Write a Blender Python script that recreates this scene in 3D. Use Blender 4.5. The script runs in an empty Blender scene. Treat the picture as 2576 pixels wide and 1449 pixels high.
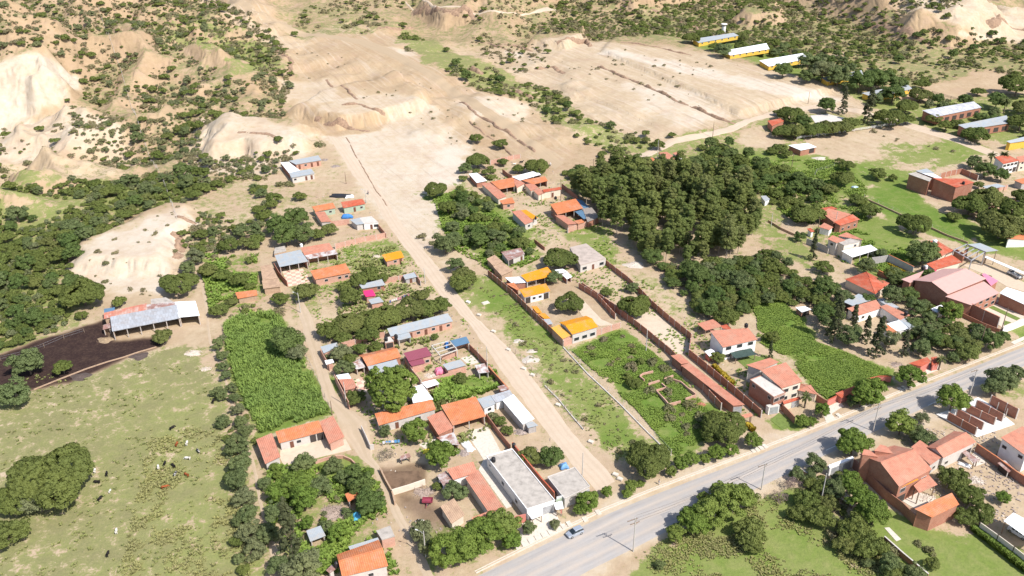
import bpy, math, random
import numpy as np
from mathutils import Vector, Matrix
# ---------------------------------------------------------------- camera, light, exposure
SC = bpy.context.scene
COL = SC.collection
F, CX, CY, CAMH = 2165.0, 1288.0, 724.5, 150.0
PITCH, ROLL = math.radians(28.7), math.radians(-1.13)
ct, st_ = math.cos(PITCH), math.sin(PITCH)
fwd = Vector((0, ct, -st_)); r0 = Vector((1, 0, 0)); u0_ = Vector((0, st_, ct))
right = r0*math.cos(ROLL) + u0_*math.sin(ROLL)
upv = u0_*math.cos(ROLL) - r0*math.sin(ROLL)
cam = bpy.data.cameras.new('camera'); camo = bpy.data.objects.new('camera', cam); COL.objects.link(camo)
M = Matrix((right, upv, -fwd)).transposed().to_4x4(); M.translation = Vector((0, 0, CAMH))
camo.matrix_world = M
cam.sensor_width = 36.0; cam.lens = 36.0*F/2576.0; cam.clip_start = 1.0; cam.clip_end = 20000.0
SC.camera = camo
SUN_EL, SUN_AZ = math.radians(50), math.atan2(0.66, -0.60)   # azimuth from +Y clockwise
world = bpy.data.worlds.new('World'); SC.world = world; world.use_nodes = True
wn = world.node_tree; sky = wn.nodes.new('ShaderNodeTexSky'); sky.sky_type = 'NISHITA'; sky.sun_disc = False
sky.sun_elevation = SUN_EL; sky.sun_rotation = SUN_AZ; sky.dust_density = 1.5
bg = wn.nodes['Background']; bg.inputs[1].default_value = 0.12
wn.links.new(sky.outputs[0], bg.inputs[0])
sl = bpy.data.lights.new('sun', 'SUN'); sl.energy = 4.3; sl.angle = math.radians(0.5); sl.color = (1.0, 0.955, 0.90)
so = bpy.data.objects.new('sun', sl); COL.objects.link(so)
sd = Vector((math.sin(SUN_AZ)*math.cos(SUN_EL), math.cos(SUN_AZ)*math.cos(SUN_EL), math.sin(SUN_EL)))
so.rotation_euler = sd.to_track_quat('Z', 'Y').to_euler(); so.location = (0, 0, 300)
SC.view_settings.view_transform = 'Standard'; SC.view_settings.look = 'None'
SC.view_settings.exposure = 0.48; SC.view_settings.gamma = 1.0
SC.cycles.max_bounces = 4; SC.cycles.diffuse_bounces = 2; SC.cycles.transmission_bounces = 2; SC.cycles.transparent_max_bounces = 4

rng = np.random.default_rng(7); random.seed(7)
# ---------------------------------------------------------------- noise
def _hash(ix, iy, s):
    n = (ix.astype(np.int64)*374761393 + iy.astype(np.int64)*668265263 + s*974711) & 0xffffffff
    n = ((n ^ (n >> 13))*1274126177) & 0xffffffff
    return ((n ^ (n >> 16)) & 0xffff)/65535.0
def vnoise(x, y, s=0):
    ix = np.floor(x); iy = np.floor(y); fx = x-ix; fy = y-iy
    fx = fx*fx*fx*(fx*(fx*6-15)+10); fy = fy*fy*fy*(fy*(fy*6-15)+10)
    a = _hash(ix, iy, s); b = _hash(ix+1, iy, s); c = _hash(ix, iy+1, s); d = _hash(ix+1, iy+1, s)
    return (a*(1-fx)+b*fx)*(1-fy) + (c*(1-fx)+d*fx)*fy
def fbm(x, y, wl, s=0, o=4):
    t = 0; a = .5; n = 0
    for i in range(o):
        t = t + a*vnoise(x/wl+i*17.3, y/wl-i*9.1, s+i); n += a; a *= .5; wl *= .5
    return t/n
def ridged(x, y, wl, s=0, o=4):
    t = 0; a = .5; n = 0
    for i in range(o):
        t = t + a*(1-abs(2*vnoise(x/wl+i*7.3, y/wl+i*3.1, s+i)-1)); n += a; a *= .5; wl *= .52
    return t/n
def sst(a, b, x):
    t = np.clip((x-a)/(b-a), 0, 1); return t*t*(3-2*t)
# ---------------------------------------------------------------- photo pixels -> ground positions
def ray(u, v):
    u = np.asarray(u, float); v = np.asarray(v, float)
    a = (u-CX)/F; b = -(v-CY)/F
    d = [a*right[i] + b*upv[i] + fwd[i] for i in range(3)]
    return d
def unp(u, v, z=0.0):
    d = ray(u, v); t = (CAMH-z)/(-d[2])
    return d[0]*t, d[1]*t
def proj(x, y, z):
    dx, dy, dz = x, y, z-CAMH
    a = dx*right[0]+dy*right[1]+dz*right[2]; b = dx*upv[0]+dy*upv[1]+dz*upv[2]; c = dx*fwd[0]+dy*fwd[1]+dz*fwd[2]
    return CX+F*a/c, CY-F*b/c, c
def poly_sd(X, Y, poly):
    """signed distance, positive inside"""
    X = np.asarray(X, float); Y = np.asarray(Y, float)
    d2 = np.full(X.shape, 1e18); ins = np.zeros(X.shape, bool); n = len(poly)
    for i in range(n):
        ax, ay = poly[i]; bx, by = poly[(i+1) % n]
        ex, ey = bx-ax, by-ay; L = ex*ex+ey*ey+1e-9
        t = np.clip(((X-ax)*ex+(Y-ay)*ey)/L, 0, 1)
        d2 = np.minimum(d2, (X-ax-t*ex)**2+(Y-ay-t*ey)**2)
        c = (ay > Y) != (by > Y)
        xi = ax+(Y-ay)/(by-ay+1e-12)*ex
        ins ^= c & (X < xi)
    d = np.sqrt(d2)
    return np.where(ins, d, -d)
def line_d(X, Y, pts):
    X = np.asarray(X, float); d2 = np.full(X.shape, 1e18)
    for (ax, ay), (bx, by) in zip(pts[:-1], pts[1:]):
        ex, ey = bx-ax, by-ay; L = ex*ex+ey*ey+1e-9
        t = np.clip(((X-ax)*ex+(Y-ay)*ey)/L, 0, 1)
        d2 = np.minimum(d2, (X-ax-t*ex)**2+(Y-ay-t*ey)**2)
    return np.sqrt(d2)
def P0(flat):      # list of overview pixels -> plan positions at z = 0
    return [tuple(float(c) for c in unp(flat[i], flat[i+1])) for i in range(0, len(flat), 2)]
# reading frames: enlargements of the photograph, (x offset, y offset, scale) into overview pixels
FR = {'O': (0, 0, 1.0), 'Wa': (2189.6, 605.4, .18667), 'Wb': (2189.6, 360.64, .17775), 'Wc': (2254, 966, .3333)}
for c in range(4):
    for r in range(4): FR['%d%d' % (c, r)] = (644*c, 360.64*r, .25)
def fr(k, flat):
    ox, oy, s = FR[k]
    return [(ox+flat[i]*s, oy+flat[i+1]*s) for i in range(0, len(flat), 2)]
def frf(k, flat):
    return [q for p in fr(k, flat) for q in p]
# ---------------------------------------------------------------- terrain height
PLAT = [  # (overview pixels of the foot, height m, slope width m)
 ([-80,305,110,292,175,255,206,218,150,188,60,176,-80,185], 20, 26),
 ([-60,240,60,225,120,205,60,190,-60,200], 7, 14),
 ([735,306,800,268,860,252,1000,236,1085,268,1060,300,1000,314,930,332,850,338,790,324], 6, 8),
 ([630,70,860,45,1050,115,1210,195,1330,262,1370,335,1200,350,1080,270,900,215,740,195,690,120], 5, 80),
 ([860,95,960,80,1050,120,980,135,880,130], 3, 24),
 ([1370,125,1560,118,1750,140,1960,190,2120,238,2150,262,1840,330,1700,358,1500,315,1400,225], 2.5, 60),
 ([1505,165,1560,118,1750,140,1960,190,2135,245,1855,312], 2.0, 4),
 ([170,695,200,625,300,585,420,530,490,530,495,575,450,620,440,690,300,700], 5, 12),
 ([1050,75,1150,50,1230,80,1180,110,1090,105], 9, 14),
 ([1330,150,1370,105,1470,105,1480,135,1420,160], 5, 6),
 ([500,345,560,310,640,325,735,330,790,345,760,385,650,400,540,400], 7, 16),
 ([0,470,60,420,200,410,330,440,250,480,100,500], 5, 20),
 ([2250,75,2440,80,2520,120,2400,150,2280,130], 10, 22),
 ([1830,90,1880,60,1960,60,1960,95,1880,105], 9, 14),
 ([1590,75,1400,30,1300,-20,1380,-60,1560,0,1680,60], 10, 30),
]
PLAT = [(P0(p), h, w) for p, h, w in PLAT]
HILL = P0([-300,640,60,590,250,545,430,480,560,430,660,385,700,330,740,250,800,180,900,72,1060,100,1300,165,1390,92,1600,92,1770,105,
           1960,165,2070,200,2300,205,2430,150,2576,125,2900,90,3000,-70,-500,-70])
GRADED = P0([640,60,860,45,1060,100,1210,180,1320,240,1470,350,1420,430,1150,470,1100,640,1000,600,880,430,790,335,735,300,800,180,690,110])
BARNS = P0([1660,62,1800,30,1920,30,2120,90,2320,180,2450,215,2660,220,2660,340,2200,320,1960,200,1740,135])
BENCH = P0([1340,95,1560,108,1760,130,1960,178,2230,258,2240,330,1900,345,1700,385,1500,330,1380,230,1290,170])
def hgt_exact(x, y, want_sl=False):
    x = np.asarray(x, float); y = np.asarray(y, float)
    h = .030*np.clip(y-350, 0, 1500)*sst(330, 480, y); sl = np.zeros(x.shape)
    w = np.zeros(x.shape); m = y > 180
    w[m] = sst(-10, 70, poly_sd(x[m], y[m], HILL))*(1-.9*sst(-18, 22, poly_sd(x[m], y[m], GRADED)))*(1-.92*sst(-14, 14, poly_sd(x[m], y[m], BENCH)))*(1-.97*sst(-22, 5, poly_sd(x[m], y[m], BARNS)))
    for p, H, W in PLAT:
        px = [q[0] for q in p]; py = [q[1] for q in p]
        m = (x > min(px)-W) & (x < max(px)+W) & (y > min(py)-W) & (y < max(py)+W)
        if not m.any(): continue
        xm, ym = x[m], y[m]
        s = sst(-W*.5, W*.5, poly_sd(xm, ym, p)+(fbm(xm, ym, 22, 31, 3)-.5)*W*.9)
        h[m] += H*s; sl[m] = np.maximum(sl[m], 4*s*(1-s)*min(1, H/6)*min(1, 22/W))
    m = (w > 0) | (sl > 0); x, y = x[m], y[m]; wm = w[m]
    far = sst(700, 1200, y)
    d = wm*((ridged(x*.8+y*.6, (-x*.6+y*.8)*.7, 120, 3, 4)**1.6-.28)*(34+40*far)+(ridged(x, y, 42, 9, 3)**1.8-.3)*13.0)
    d = d+wm*sst(350, 900, y)*8-(ridged(x, y, 14, 21, 3)**2-.2)*(sl[m]*3.4+wm*2.0)
    d = d-sl[m]*(ridged(x*1.1, y*.6, 26, 55, 3)-.4)*2.6
    h[m] += d
    return (h, sl) if want_sl else h
_gx = np.arange(-760, 761, 2.5); _gy = np.arange(60, 1500, 2.5)
_GH = hgt_exact(*np.meshgrid(_gx, _gy))
def hgt(x, y):
    """height from the sampled terrain"""
    i = np.clip((np.asarray(x, float)+760)/2.5, 0, len(_gx)-1.001); j = np.clip((np.asarray(y, float)-60)/2.5, 0, len(_gy)-1.001)
    a = i.astype(int); b = j.astype(int); fx = i-a; fy = j-b
    return (_GH[b, a]*(1-fx)+_GH[b, a+1]*fx)*(1-fy)+(_GH[b+1, a]*(1-fx)+_GH[b+1, a+1]*fx)*fy
def unpt(u, v, dz=0.0):
    """pixels -> point on the terrain (plus dz), by marching along each ray"""
    u = np.atleast_1d(np.asarray(u, float)); v = np.atleast_1d(np.asarray(v, float))
    d = ray(u, v)
    z = np.zeros(u.shape)
    t0 = (CAMH-60)/(-d[2]); t1 = (CAMH+8)/(-d[2])
    hit = t1.copy(); done = np.zeros(u.shape, bool); N = 90
    for k in range(N+1):
        t = t0+(t1-t0)*k/N
        below = (CAMH+d[2]*t) <= hgt(d[0]*t, d[1]*t)+dz
        new = below & ~done; hit[new] = t[new]; done |= new
    step = (t1-t0)/N; lo = hit-step; hi = hit
    for k in range(7):
        m = (lo+hi)/2; b = (CAMH+d[2]*m) <= hgt(d[0]*m, d[1]*m)+dz
        hi = np.where(b, m, hi); lo = np.where(b, lo, m)
    return d[0]*hi, d[1]*hi
def PT(flat):
    x, y = unpt(flat[0::2], flat[1::2]); return list(zip(x.tolist(), y.tolist()))
def PTf(k, flat): return PT(frf(k, flat))
def ppm(v):        # overview pixels per metre (horizontal) at picture row v
    dep = PITCH+math.atan((v-CY)/F); R = CAMH/math.sin(max(dep, .05)); return F/(R*math.cos(dep-PITCH))
# ---------------------------------------------------------------- object helpers
def tag(o, label=None, cat=None, group=None, kind=None):
    if label: o['label'] = label
    if cat: o['category'] = cat; o['kind'] = 'thing'
    if group: o['group'] = group
    if kind: o['kind'] = kind
    return o
def empty(name, loc, rz=0, label=None, cat=None, group=None):
    o = bpy.data.objects.new(name, None); COL.objects.link(o); o.location = loc; o.rotation_euler = (0, 0, rz)
    o.empty_display_size = .5
    return tag(o, label, cat, group)
class MB:
    def __init__(s): s.v = []; s.f = []; s.uv = []
    def face(s, pts, uv=None):
        n = len(s.v); s.v += [tuple(p) for p in pts]; s.f.append(list(range(n, n+len(pts))))
        if uv is None:
            p0 = Vector(pts[0]); e = (Vector(pts[1])-p0); L = e.length or 1; e /= L
            nn = e.cross(Vector(pts[-1])-p0); nn = nn.normalized() if nn.length > 1e-9 else Vector((0, 0, 1)); w = nn.cross(e)
            uv = [((Vector(p)-p0).dot(e), (Vector(p)-p0).dot(w)) for p in pts]
        s.uv += uv
    def box(s, lo, hi):
        x0, y0, z0 = lo; x1, y1, z1 = hi
        s.prism([(x0, y0), (x1, y0), (x1, y1), (x0, y1)], z0, z1)
    def prism(s, pts, z0, z1):
        n = len(pts)
        z0 = z0 if hasattr(z0, '__len__') else [z0]*n; z1 = z1 if hasattr(z1, '__len__') else [z1]*n
        for i in range(n):
            j = (i+1) % n
            s.face([(*pts[i], z0[i]), (*pts[j], z0[j]), (*pts[j], z1[j]), (*pts[i], z1[i])])
        s.face([(*pts[i], z1[i]) for i in range(n)]); s.face([(*pts[i], z0[i]) for i in reversed(range(n))])
    def bar(s, a, b, w, h=None):
        h = h or w; a = Vector(a); b = Vector(b); d = (b-a).normalized()
        up = Vector((0, 0, 1)) if abs(d.z) < .95 else Vector((1, 0, 0))
        sx = d.cross(up).normalized()*w/2; sy = sx.cross(d).normalized()*h/2
        c = [sx+sy, -sx+sy, -sx-sy, sx-sy]
        for i in range(4):
            j = (i+1) % 4; s.face([a+c[i], a+c[j], b+c[j], b+c[i]])
        s.face([a+q for q in reversed(c)]); s.face([b+q for q in c])
    def tube(s, a, b, ra, rb, n=8, cap=True):
        a = Vector(a); b = Vector(b); d = (b-a).normalized()
        up = Vector((0, 0, 1)) if abs(d.z) < .95 else Vector((1, 0, 0))
        sx = d.cross(up).normalized(); sy = sx.cross(d).normalized()
        A = [a+(sx*math.cos(t)+sy*math.sin(t))*ra for t in [2*math.pi*k/n for k in range(n)]]
        B = [b+(sx*math.cos(t)+sy*math.sin(t))*rb for t in [2*math.pi*k/n for k in range(n)]]
        for i in range(n):
            j = (i+1) % n; s.face([A[j], A[i], B[i], B[j]])
        if cap: s.face(A); s.face(B[::-1])
    def lathe(s, prof, n=14, c=(0, 0)):
        for (ra, za), (rb, zb) in zip(prof[:-1], prof[1:]):
            for k in range(n):
                t, u = 2*math.pi*k/n, 2*math.pi*(k+1)/n
                s.face([(c[0]+ra*math.cos(t), c[1]+ra*math.sin(t), za), (c[0]+ra*math.cos(u), c[1]+ra*math.sin(u), za),
                        (c[0]+rb*math.cos(u), c[1]+rb*math.sin(u), zb), (c[0]+rb*math.cos(t), c[1]+rb*math.sin(t), zb)])
    def slab(s, q, t):
        """thick sheet under a 3D quad a,b,c,d (uv in metres: u along a-b, v along a-d)"""
        q = [Vector(p) for p in q]; n = (q[1]-q[0]).cross(q[3]-q[0]).normalized()
        if n.z < 0: n = -n
        lu = (q[1]-q[0]).length; lv = (q[3]-q[0]).length
        m = len(q); lo = [p-n*t for p in q]
        s.face(q, [(0, 0), (lu, 0), (lu, lv), (0, lv)] if m == 4 else None)
        for i in range(m):
            j = (i+1) % m; s.face([q[j], q[i], lo[i], lo[j]])
        s.face(lo[::-1])
    def build(s, name, mat, parent=None, smooth=False):
        me = bpy.data.meshes.new(name); me.from_pydata(s.v, [], s.f)
        ul = me.uv_layers.new(name='UVMap'); ul.data.foreach_set('uv', [c for q in s.uv for c in q])
        if mat: me.materials.append(mat)
        if smooth: me.shade_smooth()
        o = bpy.data.objects.new(name, me); COL.objects.link(o)
        if parent: o.parent = parent
        return o
def kids(o): return [c for c in COL.objects if c.parent == o]
def copy_tree(o, ch, loc, rz, scale=None, label=None, group=None):
    """ch: list of (child, [grandchildren])"""
    r = o.copy(); COL.objects.link(r); r.location = loc; r.rotation_euler = (0, 0, rz)
    if scale: r.scale = scale
    if label: r['label'] = label
    if group: r['group'] = group
    for c, g in ch:
        d = c.copy(); COL.objects.link(d); d.parent = r
        for e in g:
            q = e.copy(); COL.objects.link(q); q.parent = d
    return r
# ---------------------------------------------------------------- materials
def newmat(name, rough=.9, spec=.2):
    m = bpy.data.materials.new(name); m.use_nodes = True; b = m.node_tree.nodes['Principled BSDF']
    b.inputs['Roughness'].default_value = rough; b.inputs['Specular IOR Level'].default_value = spec
    return m, m.node_tree, b
def nd(t, typ, **kw):
    n = t.nodes.new(typ)
    for k, v in kw.items():
        if k in n.inputs: n.inputs[k].default_value = v
        else: setattr(n, k, v)
    return n
def rampn(t, fac, stops):
    r = t.nodes.new('ShaderNodeValToRGB'); t.links.new(fac, r.inputs[0])
    e = r.color_ramp.elements
    while len(e) < len(stops): e.new(.5)
    for q, (p, c) in zip(e, stops):
        q.position = p; q.color = (*c, 1) if len(c) == 3 else c
    return r.outputs[0]
def mixc(t, f, a, b, mode='MIX'):
    m = t.nodes.new('ShaderNodeMix'); m.data_type = 'RGBA'; m.blend_type = mode
    for s, val in ((0, f), (6, a), (7, b)):
        if isinstance(val, (int, float)): m.inputs[s].default_value = val
        elif isinstance(val, tuple): m.inputs[s].default_value = (*val, 1)
        else: t.links.new(val, m.inputs[s])
    return m.outputs[2]
def mth(t, op, a, b=0.0, c=None, clamp=False):
    m = t.nodes.new('ShaderNodeMath'); m.operation = op; m.use_clamp = clamp
    for s, val in ((0, a), (1, b), (2, c)):
        if val is None: continue
        if isinstance(val, (int, float)): m.inputs[s].default_value = val
        else: t.links.new(val, m.inputs[s])
    return m.outputs[0]
def noise_(t, vec, scale, detail=4, rough=.6):
    n = nd(t, 'ShaderNodeTexNoise', Scale=scale, Detail=detail, Roughness=rough)
    if vec is not None: t.links.new(vec, n.inputs['Vector'])
    return n.outputs[0]
def mul3(c, k): return tuple(min(1, x*k) for x in c)
_mc = {}
def plain(name, col, rough=.85, var=.25, scale=1.2, spec=.25, metal=0.0):
    if name in _mc: return _mc[name]
    m, t, b = newmat(name, rough, spec); b.inputs['Metallic'].default_value = metal
    g = t.nodes.new('ShaderNodeNewGeometry').outputs['Position']
    c = rampn(t, noise_(t, g, scale, 5, .65), [(.3, mul3(col, 1-var)), (.5, col), (.7, mul3(col, 1+var*.6))])
    t.links.new(c, b.inputs['Base Color']); _mc[name] = m; return m
def tilemat(name, col, var=.34, metal=False, rib=.48, dirt=None, patch=None, rough=.8):
    """ribbed roofing: clay tiles or corrugated sheet, uv in metres"""
    if name in _mc: return _mc[name]
    m, t, b = newmat(name, rough, .25)
    uv = t.nodes.new('ShaderNodeUVMap').outputs[0]
    sep = t.nodes.new('ShaderNodeSeparateXYZ'); t.links.new(uv, sep.inputs[0])
    g = t.nodes.new('ShaderNodeNewGeometry').outputs['Position']
    base = rampn(t, noise_(t, g, .7, 5, .7), [(.28, mul3(col, 1-var)), (.5, col), (.72, mul3(col, 1+var*.45))])
    if not metal:
        base = mixc(t, mth(t, 'MULTIPLY', noise_(t, g, 5, 2, .6), .45), base, mul3(col, .62))
        base = mixc(t, mth(t, 'MULTIPLY', mth(t, 'SUBTRACT', noise_(t, g, .28, 5, .75), .47), 2.6, clamp=True), base, (.50, .33, .24))
        base = mixc(t, mth(t, 'MULTIPLY', mth(t, 'SUBTRACT', noise_(t, g, 1.6, 5, .75), .56), 3.5, clamp=True), base, (.24, .15, .11))
    if dirt:
        f = mth(t, 'MULTIPLY', mth(t, 'SUBTRACT', noise_(t, g, .45, 4, .7), .46), 6.0, clamp=True)
        base = mixc(t, f, base, dirt)
    if patch:   # sheets of another tone
        v = nd(t, 'ShaderNodeTexBrick'); v.offset = .5
        t.links.new(uv, v.inputs['Vector'])
        v.inputs['Scale'].default_value = 1.0; v.inputs['Brick Width'].default_value = 1.0; v.inputs['Row Height'].default_value = 2.4
        v.inputs['Mortar Size'].default_value = .035; v.inputs['Color1'].default_value = (*col, 1); v.inputs['Color2'].default_value = (*patch, 1)
        v.inputs['Mortar'].default_value = (*mul3(patch, .5), 1)
        base = mixc(t, .6, base, v.outputs[0])
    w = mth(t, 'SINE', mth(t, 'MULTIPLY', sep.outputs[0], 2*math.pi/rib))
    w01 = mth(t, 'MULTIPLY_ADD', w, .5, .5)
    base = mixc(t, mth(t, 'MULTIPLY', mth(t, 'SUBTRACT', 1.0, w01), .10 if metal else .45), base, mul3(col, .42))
    t.links.new(base, b.inputs['Base Color'])
    if metal: b.inputs['Roughness'].default_value = .62
    bp = nd(t, 'ShaderNodeBump', Strength=.35 if metal else .6, Distance=.05)
    h = w01
    if not metal:
        s2 = mth(t, 'SINE', mth(t, 'MULTIPLY', sep.outputs[1], 2*math.pi/.42)); h = mth(t, 'ADD', w01, mth(t, 'MULTIPLY', s2, .25))
    t.links.new(h, bp.inputs['Height']); t.links.new(bp.outputs[0], b.inputs['Normal'])
    _mc[name] = m; return m
def brickmat(name, col, mortar, stain=None, w=.5, h=.24):
    if name in _mc: return _mc[name]
    m, t, b = newmat(name, .92, .1)
    uv = t.nodes.new('ShaderNodeUVMap').outputs[0]
    br = nd(t, 'ShaderNodeTexBrick'); t.links.new(uv, br.inputs['Vector']); br.inputs['Scale'].default_value = 1
    br.inputs['Brick Width'].default_value = w; br.inputs['Row Height'].default_value = h; br.inputs['Mortar Size'].default_value = .03
    br.inputs['Color1'].default_value = (*col, 1); br.inputs['Color2'].default_value = (*mul3(col, .72), 1); br.inputs['Mortar'].default_value = (*mortar, 1)
    g = t.nodes.new('ShaderNodeNewGeometry').outputs['Position']
    c = mixc(t, mth(t, 'MULTIPLY', mth(t, 'SUBTRACT', noise_(t, g, .5, 5, .7), .45), 3.0, clamp=True), br.outputs[0], stain or mul3(mortar, .9))
    c = mixc(t, .35, c, rampn(t, noise_(t, g, 2.5, 4, .7), [(.3, mul3(col, .6)), (.7, mul3(col, 1.3))]))
    t.links.new(c, b.inputs['Base Color']); _mc[name] = m; return m
# ================================================================ ground
def zp(k, *flat): return PT(frf(k, flat))
ZT = []   # (poly world, softness, values: green, lush, white, dark, ochre, furrow)
def zone(flat, soft, g=None, l=None, w=None, d=None, o=None, f=None, k='O'):
    ZT.append((PT(frf(k, flat)), soft, (g, l, w, d, o, f)))
# hills ---------------------------------------------------------
zone([-500,-70,3000,-70,3000,200,2430,200,2060,260,1740,120,1380,100,700,100,760,280,700,420,480,520,180,600,-100,700], 25, g=.46, l=.12, w=.30, o=.35)
zone([1380,-60,2330,-30,2430,60,2576,110,2700,250,2300,300,2060,215,1940,155,1740,112,1560,92,1380,92], 18, g=.56, l=.2, w=.25, o=.45)
zone([1000,-60,1400,-60,1640,60,1600,85,1380,85,1100,20], 20, g=.5, l=.1, w=.25)
zone([400,30,560,60,680,110,720,170,600,180,420,110], 20, g=.66, l=.45)
zone([-60,175,40,140,90,128,130,150,200,190,208,212,160,252,100,292,-60,335], 5, g=.03, w=.85, o=.0)
zone([-60,300,100,290,170,262,330,330,335,400,220,425,100,400,-60,440], 10, g=.18, w=.85)
zone([-60,420,220,380,330,400,330,440,150,470,-60,470], 14, g=.35, w=.6)
zone([500,300,640,290,720,320,790,340,760,420,640,450,540,440,480,500,460,420,500,350], 10, g=.16, w=.85)
zone([600,195,700,210,690,240,620,235], 8, g=.2, w=.3, o=1.0)
zone([-60,460,150,440,500,440,560,470,480,500,330,540,200,600,170,680,290,740,230,800,60,870,-60,910], 14, g=.64, l=.42, w=.4)
zone([480,480,690,440,700,480,800,480,840,560,700,600,480,640,440,600], 12, g=.42, l=.35, w=.5)
# graded hill and big wash
zone([520,-40,640,-40,720,70,700,100,860,50,1060,110,1210,190,1320,250,1460,350,1420,420,1170,400,1060,330,790,330,735,300,800,230,690,120,600,50], 7, g=.10, l=.2, w=.44, o=.5, f=.6)
zone([1010,60,1120,120,1280,185,1400,240,1380,265,1240,235,1090,165,1000,110], 10, g=.7, l=.3, w=.3)
zone([740,20,980,20,1010,60,920,90,740,95,700,60], 12, g=.5, l=.2)
zone([700,120,740,190,840,210,880,250,740,260,720,190], 8, g=.2, w=.35, o=.6)
zone([700,200,840,190,860,250,780,270,740,250,700,260], 6, g=.05, w=.8, o=.4)
zone([735,306,800,268,860,245,1000,230,1090,268,1150,330,1200,395,1000,350,930,340,800,330], 5, g=.02, w=.75, o=.2)
zone([950,120,1030,125,1060,140,1000,145], 5, g=.0, w=.95)
zone([1130,255,1250,240,1330,262,1330,310,1230,290,1190,300], 6, g=.0, w=.95)
zone([1270,130,1400,130,1420,150,1330,165], 6, w=.9)
zone([780,325,930,300,1080,330,1210,390,1170,440,1130,480,1115,560,1095,625,1045,640,980,570,900,450,830,360], 6, g=.0, w=.84, o=.05, f=.45)
zone([1130,370,1200,390,1160,450,1110,470,1090,420], 12, w=1.0)
zone([500,0,540,-10,640,60,700,90,780,110,760,130,650,100,560,40], 5, g=.0, w=.7)
# eroded faces
zone([735,300,790,285,880,300,975,290,960,330,850,342,780,330], 3, g=0, w=.35, o=.55)
# right bench
zone([1340,110,1370,98,1480,98,1560,112,1750,132,1960,180,2120,225,2230,262,2120,290,1850,322,1700,372,1590,345,1480,300,1390,220,1280,180,1300,150], 5, g=.05, l=.3, w=.62, o=.12, f=.7)
zone([1500,135,1560,125,1850,190,2120,245,2130,262,1960,240,1700,180], 6, w=.98, f=.9)
zone([1560,200,1760,230,1830,300,1700,330,1600,250], 14, w=.85, f=.8)
zone([1160,400,1350,300,1460,350,1560,380,1500,430,1400,430,1300,420], 8, g=.22, l=.3, w=.4, o=.25)
zone([1290,210,1400,230,1480,300,1620,345,1650,365,1560,390,1460,350,1360,290], 9, g=.6, l=.45, w=.5)
zone([2240,0,2350,-30,2700,-40,2700,110,2500,105,2420,60,2330,25], 8, g=.03, w=.75, o=.2)
zone([2410,84,2480,88,2490,98,2420,98], 2, g=.0, w=.9)
zone([2270,245,2340,215,2470,178,2640,180,2640,235,2440,240,2300,262], 6, g=.08, w=.5, o=.4)
zone([1740,118,1860,100,1960,140,2060,190,2160,225,2130,235,1960,180,1860,145], 6, g=.85, l=.7)
zone([2040,200,2300,260,2480,250,2576,230,2640,380,2400,340,2250,300,2120,230], 8, g=.7, l=.5, w=.5)
# valley floor ---------------------------------------------------
zone([1700,340,1900,290,2080,290,2260,290,2300,310,2050,345,1980,420,2000,480,2150,480,2180,560,2000,650,1900,600,1400,470,1500,430], 12, g=.6, l=.5, w=.35)
zone([2030,350,2290,316,2400,340,2500,382,2450,415,2340,445,2190,415,2040,385], 2.5, g=.16, l=.3, w=.58, f=.3)
zone([2160,420,2260,370,2400,345,2500,385,2400,412,2240,430], 16, g=.78, l=.6, w=.5)
zone([1840,330,1900,310,1990,350,1960,375,1880,370], 7, g=.2, w=.6)
zone([1790,400,1960,380,2100,400,2350,450,2290,480,2200,470,2080,500,1950,460], 9, g=.8, l=.75)
zone([2170,480,2250,465,2400,545,2440,545,2480,580,2430,620,2350,600,2200,530], 6, g=.97, l=.95)
zone([2100,560,2200,530,2330,600,2300,640,2220,690,2120,640], 8, g=.95, l=.7)
zone([2430,560,2640,540,2640,660,2560,660,2440,620], 8, g=.85, l=.7)
zone([1910,545,2000,590,2060,640,2060,690,1950,640,1900,600], 6, g=.6, l=.55, w=.4)
zone([2000,540,2060,560,2010,600,1960,580], 4, g=.1, w=.55)
zone([2190,665,2290,690,2260,700,2200,692], 3, g=.95, l=.6)
zone([1880,750,1960,750,2012,800,2055,862,2130,888,2235,935,2230,962,2180,985,2090,1010,2052,985,1990,905,1905,860,1905,800], 6, g=1.0, l=1.0)
zone([1440,880,1530,835,1570,830,1640,880,1720,960,1800,1040,1770,1110,1700,1150,1600,1030], 5, g=.97, l=.92)
zone([1180,690,1270,720,1345,795,1420,872,1520,950,1620,1080,1690,1150,1600,1180,1540,1150,1440,1040,1330,910,1230,790,1150,730], 8, g=.70, l=.6, w=.5)
zone([1200,690,1270,700,1400,850,1300,830,1220,760], 7, g=.85, l=.8)
zone([1500,1040,1580,1060,1600,1110,1530,1120], 7, g=.95, l=.75)
zone([1450,690,1530,660,1700,820,1800,960,1760,980,1600,800,1500,740], 5, g=.2, w=.6)
zone([1570,800,1640,770,1730,850,1730,890,1680,900,1600,830], 3, g=.0, w=.6)
zone([1600,660,1720,760,1800,850,1780,870,1700,800,1600,720], 7, g=.45, l=.45, w=.6)
zone([1340,700,1440,690,1540,780,1540,820,1440,840,1380,780], 5, g=.15, w=.45)
zone([1080,480,1160,470,1330,560,1360,640,1260,700,1120,600], 12, g=.8, l=.7)
zone([1090,610,1200,640,1180,700,1120,700], 7, g=.25, w=.6)
zone([1360,560,1500,560,1560,640,1600,680,1500,660,1440,600], 8, g=.7, l=.6)
zone([1900,880,1990,920,2030,970,1990,1000,1930,960], 4, g=.7, l=.7)
zone([1990,1050,2060,1070,2080,1090,1990,1110,1930,1060], 4, g=.9, l=.8)
zone([2330,840,2400,830,2460,870,2430,900,2350,870], 6, g=.4, l=.5, w=.5)
zone([2540,830,2640,800,2640,850,2540,870], 4, g=.9, l=.75)
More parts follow.
